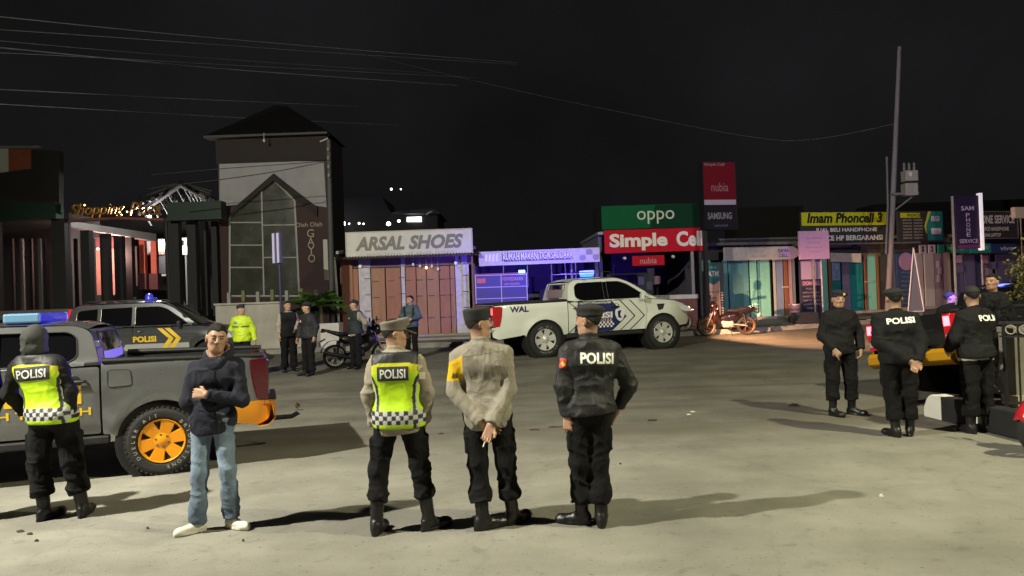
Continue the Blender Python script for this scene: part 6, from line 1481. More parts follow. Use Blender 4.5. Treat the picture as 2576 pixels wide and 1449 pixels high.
# SAM PHONE SERVICE
t, w_, h_ = board('vertical_sign', 'dark violet vertical SAM PHONE SERVICE sign with bright white edge', 2405, 492, 2463, 625, (15.5, 24.6, R_(5)), M('violet_sign', (.018, .010, .04), .5), thick=.14)
LIL = M('lilac_letters', (.36, .28, .46), .5, emit=.03, ecol=(.5, .4, .7))
letter(t, 'SAM', 0, h_ * .26, w_ * .56, h_ * .085, -.008, LIL, bold=.02)
for k, c_ in enumerate('PHONE'): letter(t, c_, 0, h_ * (.13 - .092 * k), w_ * .17, h_ * .075, -.008, LIL, bold=.01)
letter(t, 'SERVICE', 0, -h_ * .36, w_ * .80, h_ * .075, -.008, LIL, bold=.01); patch(t, 'magenta_strip', M('magenta_strip', (.12, .02, .12), .5), 0, -h_ * .46, w_ * .94, h_ * .06)
MB().box((w_ / 2 + .055, .03, 0), (.10, .16, h_ * 1.08)).build('white_edge_tube', M('lit_tube', (.8, .78, .8), .4, emit=.45, ecol=(.9, .86, .92)), t)
MB().tube([(-w_ * .55, .1, h_ / 2), (-w_ * .55, .1, -(t.location.z - zpav(24.6)))], .045, 8).build('post', STEEL, t)
sam, slx, shz_ = row_shop('service_shop', 'violet lit phone service shop behind the vertical SAM sign', 2410, 2600,
    [(2412, 2440, M('violet_glass', (.12, .11, .22), .3), 'glass_panel', .3), (2442, 2470, M('violet_glass', (.12, .11, .22), .3), 'glass_panel', .3), (2471, 2474, WPOST, 'door_frame', .0), (2476, 2520, M('violet_glass2', (.15, .13, .22), .3), 'glass_panel', .5), (2522, 2598, M('violet_glass', (.12, .11, .22), .3), 'glass_panel', .3)], 640, 2.8)
for k, (px_, z_) in enumerate(((2425, 1.9), (2428, 1.5), (2490, 1.85), (2510, 1.6), (2500, 1.35))): MB().box((slx(px_), .2, z_), (.34, .01, .3)).build('poster', M('mauve_poster_%d' % (k % 2), ((.4, .25, .36), (.14, .12, .22))[k % 2], .6), sam)
t, w_, h_ = board('signboard', 'charcoal PHONE SERVICE board for handphone and laptop at right', 2440, 531, 2560, 601, (7.67, 26.4, PD[2]), M('charcoal_board', (.04, .04, .042), .75, spec=.12), frame=STEEL)
letter(t, 'PHONE SERVICE', -.0, h_ * .20, w_ * .84, h_ * .30, -.022, WL, bold=.03); letter(t, 'SERVICE HANDPHONE', -.05, -h_ * .14, w_ * .62, h_ * .14, -.022, WL, bold=.02); letter(t, 'DAN LAPTOP', -w_ * .06, -h_ * .36, w_ * .36, h_ * .13, -.022, WL, bold=.02)
for nm, l, r, col, tx in (('vivo', 2494, 2556, (.02, .04, .13), 'vivo'), ('oppo', 2440, 2492, (.03, .22, .22), 'oppo'), ('teal', 2395, 2436, (.02, .17, .13), 'oppo')):
    t, w_, h_ = board('brand_board', {'vivo': 'blue vivo board below the charcoal service board', 'oppo': 'teal oppo board left of the blue vivo board', 'teal': 'dim green oppo strip behind the SAM sign'}[nm], l, 613, r, 636, (7.67, 26.3, PD[2]), M('brand_' + nm, col, .4), thick=.06)
    letter(t, tx, w_ * .1, 0, w_ * .55, h_ * .5, -.006, M('pale_lilac_letters', (.4, .42, .55), .5), bold=.02)
# small orange lit box at the far right
t, w_, h_ = board('small_sign', 'tiny cream sign box at the right edge above the service board', 2553, 521, 2590, 548, (7.67, 26.2, PD[2]), M('cream_box', (.5, .4, .3), .5, emit=.1), thick=.2)
MB().tube([(0, .1, -h_ / 2), (0, .1, -3)], .03, 8).build('post', STEEL, t)

# ------------------------------------------------------------------ the gabled tower
def tx(px, py=700): return onpl(px, py, PTW).x
def tz(py, px=690): return onpl(px, py, PTW).z
tc_ = tx(695); zb = zpav(28)
TW = thing('gabled_tower', 'dark gabled hall front with tall glazed window and GAYO lettering', 'building', (tc_, 28, zb))
def L(px, py): q = onpl(px, py, PTW); return (q.x - tc_, q.z - zb)
MAR = M('maroon_wall', (.030, .011, .012), .75, var=.25, vs=2); MARD = M('dark_maroon', (.013, .008, .007), .8, var=.2); WHT = M('dim_white_wall', (.25, .245, .265), .8, var=.12, vs=1.5)
xl, xr = L(553, 600)[0], L(832, 600)[0]; zt_ = L(690, 345)[1]
gl = [L(578, 745), L(578, 545), L(690, 453), L(741, 505), L(753, 745)]
wall = [(xl, 0), (xl, zt_), (xr, zt_), (xr, 0)]
panel('front_wall', wall, lambda x, z: 0, -1, MAR, TW, [gl], step=.6, depth=.3, smooth=False)
up = [L(553, 403), L(815, 407), L(822, 522), L(790, 517), L(691, 437), L(600, 515), L(553, 520)]
poly(TW, 'white_gable_field', WHT, up, -.05, -.005)
ov = [L(600, 517), L(691, 438), L(800, 522), L(800, 545), L(691, 456), L(578, 548)]
poly(TW, 'gable_trim', MARD, ov, -.16, -.055)
poly(TW, 'fascia_band', MARD, [(xl - .02, zt_ - .95), (xl - .02, zt_ - .08), (xr + .02, zt_ - .08), (xr + .02, zt_ - .95)], -.10, -.002)
MB().box(((xl + xr) / 2 - .14, -.12, zt_ + .02), (xr - xl + .42, .5, .08)).build('eave_board', M('grey_eave', (.045, .042, .042), .7), TW)
rfv = [(xl - .35, -.3, zt_ + .07), (xr + .1, -.3, zt_ + .07), (xr + .1, 2.7, zt_ + .07), (xl - .35, 2.7, zt_ + .07), ((xl + xr) / 2 - .2, 1.1, zt_ + 1.5), ((xl + xr) / 2 + .2, 1.3, zt_ + 1.5)]
MB().add(rfv, [(0, 1, 5, 4), (1, 2, 5), (2, 3, 4, 5), (3, 0, 4), (0, 3, 2, 1)]).build('roof', M('roof_black', (.0045, .0045, .005), .95, spec=.1), TW)
for s, x_ in ((-1, xl), (1, xr)): MB().box((x_ - s * .1, 1.3, zt_ / 2), (.2, 2.2, zt_ - .02)).build('side_wall', M('tower_side_shade', (.010, .008, .008), .9), TW)  # side walls darkened by colour so they sink into the night
MB().box(((xl + xr) / 2, 2.5, zt_ / 2), (xr - xl - .4, .2, zt_ - .02)).build('back_wall', M('inner_back', (.10, .10, .05), .9, var=.4, vs=1), TW)
FR = M('pale_window_frame', (.40, .40, .38), .6)
def bar(name, a, b, w_=.05): return MB().tube([(a[0], -.02, a[1]), (b[0], -.02, b[1])], w_ * .5, 4).build(name, FR, TW)
gs = gl + [gl[0]]
for a, b in zip(gs, gs[1:]): bar('window_frame', a, b, .07)
mid0, mid1 = L(664, 745), L(658, 480); bar('mullion', mid0, mid1, .06)
for pl_, pr_ in (((578, 560), (658, 560)), ((578, 617), (662, 617)), ((578, 673), (664, 673)), ((660, 567), (745, 566)), ((662, 648), (749, 648))): bar('transom_bar', L(*pl_), L(*pr_), .05)
PANE = M('dim_window_pane', (.036, .037, .028), .25, spec=.5, var=.35, vs=1.2)
for nm, q in (('l', [gl[0], L(578, 674), L(664, 674), mid0]), ('l2', [L(578, 673), L(578, 618), L(662, 618), L(664, 673)]), ('l3', [L(578, 617), L(578, 561), L(660, 561), L(662, 617)]), ('l4', [L(578, 560), gl[1], L(658, 480), L(660, 560)]), ('r', [mid0, L(663, 649), L(749, 649), gl[4]]), ('r2', [L(663, 648), L(660, 568), L(746, 567), L(749, 648)]), ('r3', [L(660, 566), L(658, 480), gl[2], gl[3], L(745, 565)])):
    poly(TW, 'pane', PANE, q, .03, .038)
GY = M('bronze_letters', (.26, .20, .14), .5, emit=.02, ecol=(.6, .45, .3))
letter(TW, 'Oleh Oleh', *L(777, 565), 1.0, .17, -.02, GY)
for k, c_ in enumerate('GAYO'): letter(TW, c_, *L(781 + k, 587 + 21 * k), .26, .30, -.02, GY, bold=.0)
for k in range(9): MB().box((L(590 + 19 * k, 740)[0], .8, .75 + .06 * math.sin(k * 2)), (.12, .12, .7 + .2 * (k % 3))).build('window_display', M('display_%d' % (k % 3), ((.08, .09, .05), (.12, .12, .12), (.04, .05, .03))[k % 3], .7), TW)
MB().tube([(L(680, 345)[0], -.75, zt_), (L(680, 345)[0], -.75, zt_ - .28)], .02, 6).build('lamp_cord', STEEL, TW); MB().lathe([(0, .08), (.04, .06), (.05, 0), (0, -.06)], (L(680, 345)[0], -.75, zt_ - .3), ax='z', n=12).build('hanging_lamp', WPOST, TW)
# low white wall and steps before it
wl0, wl1 = gnd_at(545, 22.9), gnd_at(712, 22.9); zz = zpav(22.9); hwall = at(620, 766, 22.9).z - zz
t = thing('low_wall', 'low pale concrete wall behind the yellow jacket officer', 'wall', ((wl0.x + wl1.x) / 2, 22.9, zz)); LW = M('pale_plaster', (.34, .32, .28), .8, var=.2, vs=1.8, bump=.2, bs=20)
MB().box((0, .2, hwall / 2), (wl1.x - wl0.x, .4, hwall)).build('wall_body', LW, t, bevel=.015); MB().box((0, .2, hwall + .03), (wl1.x - wl0.x + .06, .5, .06)).build('coping', LW, t, bevel=.01)
MB().box((1.9, .4, .35), (1.6, .4, .7)).build('wall_return', LW, t)
for k in range(7): MB().box((-.7 + .45 * k, .32, hwall + .22 + .05 * (k % 2)), (.10, .10, .34)).build('stand_item', M('shelf_item_%d' % (k % 2), ((.2, .2, .19), (.10, .12, .05))[k % 2], .7), t)
st = thing('stairs', 'pale stone steps left of the low wall', 'stairs', (gnd_at(520, 22.9).x, 22.9, zz)); 
for k in range(5): MB().box((-.3, .3 + k * .32, .09 + k * .17), (1.9, .34, .18)).build('step', M('stone_step', (.30, .26, .21), .8, var=.2, vs=3), st, bevel=.01)
# white bin / planter and palm next to the tower
q = gnd_at(815, 21.6); t = thing('planter_box', 'white square planter box at the foot of the palm', 'planter', (q.x, 22.6, zpav(22.6)))
MB().prism([(-.26, 0), (.26, 0), (.30, .75), (-.30, .75)], -.28, .28).build('box', M('planter_white', (.5, .48, .48), .7, var=.12), t, bevel=.02); MB().box((0, 0, .74), (.5, .5, .03)).build('soil', UNDER, t)
def palm(name, label, loc, n=16, L_=1.5, h=.9, col=(.05, .11, .02), cat='palm'):
    t = thing(name, label, cat, loc); LM_ = M('palm_leaf_%d' % int(col[0] * 1000), col, .5, var=.35, vs=3)
    MB().tube([(0, 0, 0), (.02, .01, h * .6), (0, 0, h)], [.09, .06, .05], 8).build('trunk', M('palm_trunk', (.08, .06, .04), .9), t)
    for i in range(n):
        a = i * 2.4 + random.uniform(-.2, .2); el = random.uniform(.35, 1.35); l_ = L_ * random.uniform(.7, 1.1); m_ = MB(); pts = []
        for k in range(7):
            s = k / 6; r = l_ * s * math.cos(el * (1 - .35 * s)); zz_ = h + l_ * (s * math.sin(el) - .55 * s * s); pts.append(Vector((r * math.cos(a), r * math.sin(a), zz_)))
        m_.tube(pts, [.012 * (1 - .8 * k / 6) + .002 for k in range(7)], 4)
        sd = Vector((-math.sin(a), math.cos(a), 0))
        for k in range(1, 19):
            s = k / 19; f = s * 6; i0 = min(5, int(f)); p_ = pts[i0].lerp(pts[i0 + 1], f - i0); d_ = (pts[i0 + 1] - pts[i0]).normalized()
            for sg in (-1, 1):
                le = .34 * l_ * math.sin(math.pi * (s * .85 + .12)); tip = p_ + sd * sg * le * .75 + d_ * le * .6 + Vector((0, 0, -le * .35)); w2 = d_ * .022
                m_.add([p_ - w2, p_ + w2, p_.lerp(tip, .55) + w2 * .9, tip, p_.lerp(tip, .55) - w2 * .9], [(0, 1, 2, 3, 4)])
        m_.build('frond', LM_, t)
    return t
palm('palm_plant', 'bright green palm beside the tower above the white planter', (at(806, 760, 23.2).x, 23.2, zpav(23.2)), 20, 1.15, 1.25, (.055, .13, .018))
palm('palm_plant', 'darker palm behind the bright one at the tower corner', (at(786, 760, 24.2).x, 24.2, zpav(24.2)), 18, 1.25, 1.0, (.020, .042, .012))
# sign post with violet light box
q = gnd_at(712, 20.8); zt_ = at(705, 586, 20.8).z; zb_ = at(705, 662, 20.8).z
t = thing('sign_post', 'slim street sign post with violet and white striped panel', 'sign post', (at(708, 800, 20.8).x, 20.8, zof(20.8)), R_(-25))
MB().tube([(0, 0, 0), (-.03, 0, zt_ - zof(20.8))], .035, 10).build('post', M('violet_post2', (.03, .03, .06), .5), t)
hh = zt_ - zb_; MB().box((-.03, -.06, (zt_ + zb_) / 2 - zof(20.8)), (.30, .08, hh)).build('panel', M('violet_grey_panel', (.10, .09, .16), .5), t)
for dx in (-.09, .07): MB().box((-.03 + dx, -.104, (zt_ + zb_) / 2 - zof(20.8)), (.075, .012, hh * .98)).build('pale_stripe', M('lilac_white', (.55, .52, .75), .5, emit=.06, ecol=(.6, .55, .9)), t)
# utility poles
def upole(label, b_px, Yp, t_px, t_py, r0, r1, mat):
    a = gnd_at(b_px, Yp); tp = at(t_px, t_py, Yp); zg_ = zpav(Yp) if Yp > 23 else zof(Yp)
    t = thing('utility_pole', label, 'utility pole', (a.x, Yp, zg_))
    MB().tube([(0, 0, -.02), ((tp.x - a.x) * .5, 0, (tp.z - zg_) * .5), (tp.x - a.x, 0, tp.z - zg_)], [r0, (r0 + r1) / 2, r1], 14).build('pole', mat, t, True)
    return t, (tp.x - a.x, tp.z - zg_)
CONP = M('concrete_pole', (.15, .14, .145), .8, var=.25, vs=4, streak=.3)
t, (dx, hz) = upole('tall concrete utility pole carrying a transformer box beside the Imam board', 2236, 25.2, 2262, 118, .105, .062, CONP)
def up_(px, py): q_ = at(px, py, 25.2); return q_.x - t.location.x, q_.z - t.location.z
x0, z0_ = up_(2285, 478); MB().box((x0, -.05, z0_), (.42, .34, .42)).build('transformer_box', M('transformer_tan', (.26, .24, .22), .6, var=.2), t, bevel=.02); x0, z1_ = up_(2285, 444)
MB().box((x0, -.05, z1_), (.42, .34, .36)).build('transformer_box', M('transformer_tan', (.36, .31, .27), .6), t, bevel=.02); MB().box((x0 - .06, -.225, z1_ + .05), (.10, .01, .14)).build('label_plate', WPOST, t)
for k in range(3): MB().lathe([(0, .28), (.02, .28), (.05, .2), (.03, .15), (.05, .1), (.03, 0)], (x0 - .17 + .17 * k, -.05, z1_ + .18), ax='z', n=12).build('insulator', M('insulator_grey', (.16, .15, .15), .4), t)
a, b = up_(2240, 490), up_(2303, 489); MB().box(((a[0] + b[0]) / 2, 0, a[1]), (b[0] - a[0], .4, .07)).build('bracket_arm', STEEL, t)
a, b = up_(2242, 535), up_(2298, 492); MB().tube([(a[0], 0, a[1]), (b[0], 0, b[1])], .03, 6).build('bracket_brace', STEEL, t)
a, b = up_(2236, 380), up_(2252, 378); MB().tube([(a[0], .0, a[1]), (b[0], 0, b[1])], .03, 6).build('pole_clamp', CHROME, t)
a, b = up_(2228, 395), up_(2226, 640); m_ = MB(); m_.tube([(a[0], -.05, a[1]), (a[0] - .03, -.05, (a[1] + b[1]) / 2), (b[0], -.05, b[1])], .035, 8); m_.build('cable_conduit', M('conduit_grey', (.10, .10, .11), .6), t)
t, _ = upole('dark slim utility pole between the tower and the shoe shop', 838, 24.0, 826, 352, .10, .07, M('dark_pole', (.05, .05, .052), .7, var=.2))
MB().tube([(-.2, 0, _[1] - .05), (.06, 0, _[1] + .05)], .025, 6).build('top_arm', STEEL, t)
for k in range(4): MB().lathe([(0, .1), (.04, .07), (.05, 0), (.02, -.05)], (_[0], -.1, _[1] - .35 - .28 * k), ax='z', n=10).build('insulator', M('insulator_grey', (.16, .15, .15), .4), t)
MB().box((-.12, -.02, 2.7), (.14, .12, 1.3)).build('meter_board', M('pale_conduit', (.28, .27, .25), .7), t)
# overhead wires
WIRE = M('wire_grey', (.38, .37, .40), .5)
def wire(label, pts, r=.012, Y0=12., Y1=26., mat=None):
    ws = []
    n = len(pts)
    for i, (px, py) in enumerate(pts):
        k = (px - pts[0][0]) / (pts[-1][0] - pts[0][0]); ws.append(at(px, py, Y0 + (Y1 - Y0) * k))
    out = []
    for i in range(n - 1):
        p0 = ws[max(i - 1, 0)]; p1 = ws[i]; p2 = ws[i + 1]; p3 = ws[min(i + 2, n - 1)]
        for j in range(8):
            s = j / 8; out.append(.5 * ((2 * p1) + (p2 - p0) * s + (2 * p0 - 5 * p1 + 4 * p2 - p3) * s * s + (3 * p1 - p0 - 3 * p2 + p3) * s ** 3))
    out.append(ws[-1]); o = MB().tube(out, r, 6).build('power_line', mat or WIRE); return tag(o, label, 'power line', 'overhead lines')
for lab, p, r in (('topmost overhead line at upper left', [(-300, 12), (0, 42), (250, 68), (500, 92), (850, 122), (1300, 158)], .015), ('second overhead line from the top at upper left', [(-300, 60), (0, 75), (300, 95), (850, 134), (1300, 162)], .010),
                  ('third overhead line from the top at upper left', [(-300, 80), (0, 103), (250, 125), (600, 152), (1100, 185)], .008), ('thick fourth overhead line at upper left', [(-300, 95), (0, 120), (380, 157), (650, 180), (1150, 215)], .017),
                  ('fifth overhead line crossing below the thick one', [(-300, 122), (0, 133), (300, 148), (660, 168), (1200, 196)], .009), ('lower pale overhead line at left', [(-300, 213), (0, 225), (240, 237), (460, 248), (900, 268)], .013),
                  ('lowest overhead line at left', [(-300, 247), (0, 262), (300, 279), (600, 296), (1000, 315)], .010)):
    wire(lab, p, r, 13., 52.)
wire('long sagging line across the dark sky to the right pole', [(600, 60), (1200, 205), (1600, 290), (1900, 346), (2050, 350), (2258, 310)], .006, 40, 25.2, M('wire_dim', (.10, .10, .10), .6))
wire('short line sagging over the white gable', [(400, 470), (553, 452), (690, 432), (828, 405)], .014, 24, 24, M('wire_black', (.01, .01, .012), .6))
wire('upper dark line over the white gable', [(380, 440), (553, 425), (690, 415), (828, 405)], .012, 24, 24, M('wire_black', (.01, .01, .012), .6))

# ------------------------------------------------------------------ shopping arcade on the left
AR = thing('shopping_arcade', 'dark open shopping arcade with green fascias and lit stalls at left', 'building', (-14, 27, zpav(27)))
zA = zpav(27); PAr = (0, 27, 0)
def Lr(px, py, Y): q = at(px, py, Y); return (q.x + 14, Y - 27, q.z - zA)
GRN = M('dark_green_fascia', (.002, .017, .011), .6, var=.2); COLM = M('arcade_column', (.008, .0075, .008), .7, var=.3); ORC = M('orange_column', (.36, .07, .035), .6, var=.2); GREYC = M('grey_pipe', (.09, .09, .09), .6)
def rectA(name, mat, l, t_, r, b, Y, th=.15):
    a, c = Lr(l, (t_ + b) / 2, Y), Lr(r, (t_ + b) / 2, Y); z1, z2 = Lr((l + r) / 2, t_, Y)[2], Lr((l + r) / 2, b, Y)[2]
    return MB().box(((a[0] + c[0]) / 2, a[1] + th / 2, (z1 + z2) / 2), (c[0] - a[0], th, z1 - z2)).build(name, mat, AR)
rectA('green_fascia', GRN, -160, 514, 140, 556, 27, .5); rectA('green_fascia', GRN, 420, 507, 556, 553, 27, .5)
for px, wd in ((148, 34), (-20, 20)): rectA('column', COLM, px - wd / 2, 550, px + wd / 2, 800, 27.2, .4)
for px, wd, Y in ((215, 22, 28.5), (263, 20, 30), (298, 20, 31.5), (324, 18, 33), (438, 26, 27.4), (483, 22, 27.6), (512, 16, 28.5), (540, 14, 28)): rectA('column', COLM, px - wd / 2, 568 + max(0, px - 150) * .169 if px < 400 else 556, px + wd / 2, 795, Y, .3)
for px, Y in ((357, 35), (386, 35)):
    rectA('column', ORC, px - 7, 600, px + 7, 688, Y, .25); rectA('column_base', M('maroon_base', (.07, .02, .025), .7), px - 11, 688, px + 11, 728, Y, .4)
for k, px in enumerate((30, 55, 78, 100, 112, 172, 190, 235)): rectA('pipe_post', GREYC if k % 2 else COLM, px - 3, 600, px + 4, 800, 28.5 + (k % 3), .1)
# slanted white canopy edge
a, b = Lr(165, 556, 28.5), Lr(393, 600, 35); cv = [Vector(Lr(150, 552, 28.5)), Vector(Lr(393, 588, 35)), Vector(Lr(393, 607, 35)), Vector(Lr(150, 566, 28.5))]
cv2 = [v + Vector((-.3, .2, 0)) for v in cv]
MB().add(cv + cv2, [(0, 1, 2, 3), (4, 7, 6, 5), (0, 4, 5, 1), (3, 2, 6, 7), (1, 5, 6, 2), (0, 3, 7, 4)]).build('canopy_edge', M('canopy_white', (.55, .53, .53), .7), AR)
cr = [Vector(Lr(150, 552, 28.5)), Vector(Lr(393, 588, 35)), Vector(Lr(393, 588, 35)) + Vector((-3, .5, .3)), Vector(Lr(150, 552, 28.5)) + Vector((-4, .5, .3))]
MB().add(cr, [(0, 1, 2, 3)]).build('canopy_roof', COLM, AR)
# pink lit stall doors behind the columns
PINK = M('pink_shutter', (.72, .36, .30), .6, var=.08, streak=.2)
for l, r in ((240, 256), (258, 276), (277, 297), (299, 316)): rectA('stall_shutter', PINK, l, 625, r, 742, 34, .08)
rectA('stall_transom', M('pink_wall2', (.35, .14, .16), .7), 236, 596, 318, 624, 34, .1)
pl_ = bpy.data.lights.new('stall_lamp_light', 'POINT'); pl_.energy = 330; pl_.color = (1, .55, .46); pl_.shadow_soft_size = .1; po = bpy.data.objects.new('stall_lamp_light', pl_); COL.objects.link(po); po.location = at(272, 640, 32.6)
ql = Lr(246, 626, 33.6); MB().lathe([(0, .06), (.05, .03), (.05, -.03), (0, -.06)], ql, ax='z', n=12).build('stall_lamp', M('warm_lamp', (1, .8, .6), .4, emit=5, ecol=(1, .7, .5)), AR)
for l, t_, r, b, c_ in ((183, 592, 205, 625, (.12, .12, .15)), (207, 590, 214, 640, (.2, .2, .24)), (228, 600, 236, 700, (.10, .10, .12)), (190, 640, 207, 700, (.06, .06, .09)), (100, 630, 130, 760, (.03, .03, .032)), (5, 620, 24, 700, (.04, .04, .04)), (28, 615, 34, 640, (.4, .4, .38)), (160, 650, 178, 760, (.05, .05, .05)), (285, 700, 300, 740, (.15, .14, .16)), (320, 620, 345, 720, (.05, .055, .06))): rectA('stall_panel', M('stall_%d' % int(l), c_, .6), l, t_, r, b, 34.5, .08)
# bright shop sign at the end of the arcade
rectA('lit_sign', M('white_lit_sign', (1, 1, .97), .5, emit=7, ecol=(1, .97, .92)), 392, 604, 433, 625, 38, .15); rectA('lit_tube_sign', M('orange_lit_letters', (.8, .2, .1), .5, emit=.8, ecol=(1, .35, .15)), 385, 626, 432, 632, 37.9, .1); rectA('shop_front', M('pale_shopfront', (.30, .28, .28), .6), 360, 600, 470, 640, 38.4, .1)
rectA('shop_glass', M('grey_glass', (.06, .06, .065), .2), 392, 642, 432, 690, 38.3, .1); rectA('white_counter', M('counter_white', (.5, .5, .5), .5, emit=.25), 398, 690, 434, 694, 37.5, .3); rectA('counter_dark', UNDER, 395, 696, 436, 730, 37.6, .4)
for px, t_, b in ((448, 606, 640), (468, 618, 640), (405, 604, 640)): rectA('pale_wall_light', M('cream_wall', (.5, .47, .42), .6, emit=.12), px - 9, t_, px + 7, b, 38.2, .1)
rectA('white_drain_pipe', M('pipe_white', (.5, .5, .5), .6), 467, 640, 471, 780, 30, .1)
pl_ = bpy.data.lights.new('arcade_lamp_light', 'POINT'); pl_.energy = 420; pl_.color = (1, .95, .9); pl_.shadow_soft_size = .15; po = bpy.data.objects.new('arcade_lamp_light', pl_); COL.objects.link(po); po.location = at(412, 612, 37.2)
rectA('arcade_back_wall', M('arcade_back', (.02, .02, .021), .9), -200, 560, 560, 790, 41, .2)
rectA('arcade_floor_step', M('arcade_step', (.16, .14, .12), .8), -200, 778, 470, 800, 27, .6)
# globe light on the arch and the truss roof behind it
sp_ = Lr(376, 546, 28); MB().lathe([(0, .07), (.06, .04), (.06, -.04), (0, -.07)], sp_, ax='z', n=14).build('flood_lamp', M('flood_white', (1, 1, 1), .4, emit=18, ecol=(1, .98, .95)), AR, True)
pl_ = bpy.data.lights.new('flood_lamp_light', 'POINT'); pl_.energy = 260; pl_.color = (1, .96, .92); pl_.shadow_soft_size = .08; po = bpy.data.objects.new('flood_lamp_light', pl_); COL.objects.link(po); po.location = at(376, 549, 28.4)
TRU = M('truss_white', (.07, .07, .073), .5)
random.seed(21)
for k in range(5):
    x0, y0 = 300 + 6 * k, 545 - 6 * k; a_ = Lr(x0 + 50, 540 - 16 * k, 29 + k * 1.2); b_ = Lr(520 + 3 * k, 505 - 6 * k, 29 + k * 1.2); c_ = Lr(455, 468 - 2 * k, 29 + k * 1.2)
    for p_, q_ in ((a_, c_), (c_, b_)):
        tr = MB().tube([p_, q_], .05, 6).build('truss_chord', TRU, AR)
        for j in range(5):
            s = (j + .5) / 5; p1 = Vector(p_).lerp(Vector(q_), s); MB().tube([p1, p1 + Vector((.25, .1, -.55))], .03, 4).build('truss_web', TRU, tr)
for k in range(9): a_ = Lr(360 + 17 * k, 512 - 5 * (k % 4), 29); b_ = Lr(350 + 18 * k, 492 - 4 * (k % 3), 35); MB().tube([a_, b_], .045, 6).build('purlin', TRU, AR)
cvr = [Lr(300, 540, 28.8), Lr(455, 458, 28.8), Lr(545, 505, 28.8), Lr(545, 500, 37), Lr(455, 455, 37), Lr(300, 535, 37)]
MB().add(cvr, [(0, 1, 4, 5), (1, 2, 3, 4)]).build('hall_roof', M('hall_roof_dark', (.02, .02, .022), .8), AR)
# gold script sign
GOLD = M('gold_script', (.22, .10, .010), .35, .5, emit=.015, ecol=(1, .5, .05))
a_, b_ = Lr(172, 535, 27.4), Lr(408, 535, 27.4); ss = thing('script_sign', 'gold Shopping Plaza script lettering over the arcade entrance', 'sign', (at(290, 528, 27.4).x, 27.4, at(290, 528, 27.4).z))
wd = b_[0] - a_[0]
def script(s, x, z, w_, h_, sh):
    v, f = text_fit(s, w_, h_, shear=sh, bold=.0); m_ = MB(); n_ = len(v); m_.add([(x + p[0], 0, z + p[1]) for p in v], f); o = m_.build('lettering', GOLD, ss); md = o.modifiers.new('s', 'SOLIDIFY'); md.thickness = .07
script('Shopping', -wd * .20, 0, wd * .58, .55, .35); script('Plaza', wd * .31, .02, wd * .34, .52, .35)
for x_ in (-wd * .31, wd * .14, wd * .06): MB().lathe([(0, .04), (.035, 0), (0, -.04)], (x_, -.1, random.choice((.2, -.1))), ax='z', n=10).build('sign_lamp', M('gold_lamp', (1, .7, .3), .4, emit=6, ecol=(1, .65, .2)), ss)
MB().tube([(-wd * .55, .1, -.34), (0, .1, -.30), (wd * .55, .1, -.42)], .06, 6).build('arch_beam', M('arch_red', (.16, .05, .04), .6), ss)
for s_ in (-1, 1): MB().tube([(s_ * wd * .52, .1, -.36), (s_ * wd * .54, .1, -(ss.location.z - zA))], .08, 8).build('arch_post', COLM, ss)
# red-white block further left, seen between the wires
t = thing('corner_building', 'distant corner building with white and rust coloured upper wall at far left', 'building', (at(40, 420, 33).x, 33, zpav(33)))
def Lb(px, py): q = at(px, py, 33); return (q.x - t.location.x, q.z - t.location.z)
poly(t, 'white_wall', M('block_white', (.75, .78, .76), .8), [Lb(-120, 375), Lb(24, 375), Lb(25, 432), Lb(-120, 450)], -.1, 0); poly(t, 'rust_wall', M('rust_wall', (.42, .12, .07), .8, var=.1), [Lb(25, 376), Lb(80, 376), Lb(80, 425), Lb(26, 432)], -.1, 0); poly(t, 'dark_wall', M('block_dark', (.04, .04, .042), .8), [Lb(81, 376), Lb(150, 380), Lb(150, 540), Lb(-120, 540), Lb(-120, 452), Lb(81, 427)], -.05, .3)
MB().tube([(Lb(-120, 372)[0], -.2, Lb(-120, 372)[1]), (Lb(108, 372)[0], -.2, Lb(108, 372)[1])], .06, 6).build('eave', M('eave_pale', (.35, .35, .35), .7), t)
zl = Lb(0, 540)[1]; MB().box(((Lb(-120, 0)[0] + Lb(150, 0)[0]) / 2, 1.5, zl / 2), (Lb(150, 0)[0] - Lb(-120, 0)[0], 2.5, zl)).build('lower_storey', M('block_dark', (.04, .04, .042), .8), t)

# ------------------------------------------------------------------ far houses with lit windows behind the shoe shop
t = thing('distant_house', 'distant unlit house with one bright white window above the shoe shop roof', 'house', (at(1040, 560, 42).x, 42, zpav(40)))
def Lh(px, py): q = at(px, py, 42); return (q.x - t.location.x, q.z - t.location.z)
poly(t, 'wall', M('house_dark', (.012, .012, .013), .9), [Lh(840, 640), Lh(840, 500), Lh(960, 495), Lh(985, 540), Lh(1100, 540), Lh(1100, 640)], 0, 4)
poly(t, 'roof', M('house_roof', (.02, .02, .021), .9), [Lh(985, 540), Lh(1000, 534), Lh(1095, 528), Lh(1110, 540)], -.6, 4)
poly(t, 'window', M('white_window_glow', (1, 1, 1), .5, emit=6, ecol=(1, .99, .96)), [Lh(1024, 547), Lh(1060, 546), Lh(1060, 558), Lh(1024, 558)], -.08, -.02)
poly(t, 'white_gable_end', M('gable_grey', (.25, .25, .25), .8, emit=.03), [Lh(1075, 540), Lh(1085, 535), Lh(1092, 535), Lh(1075, 545)], -.7, -.62)
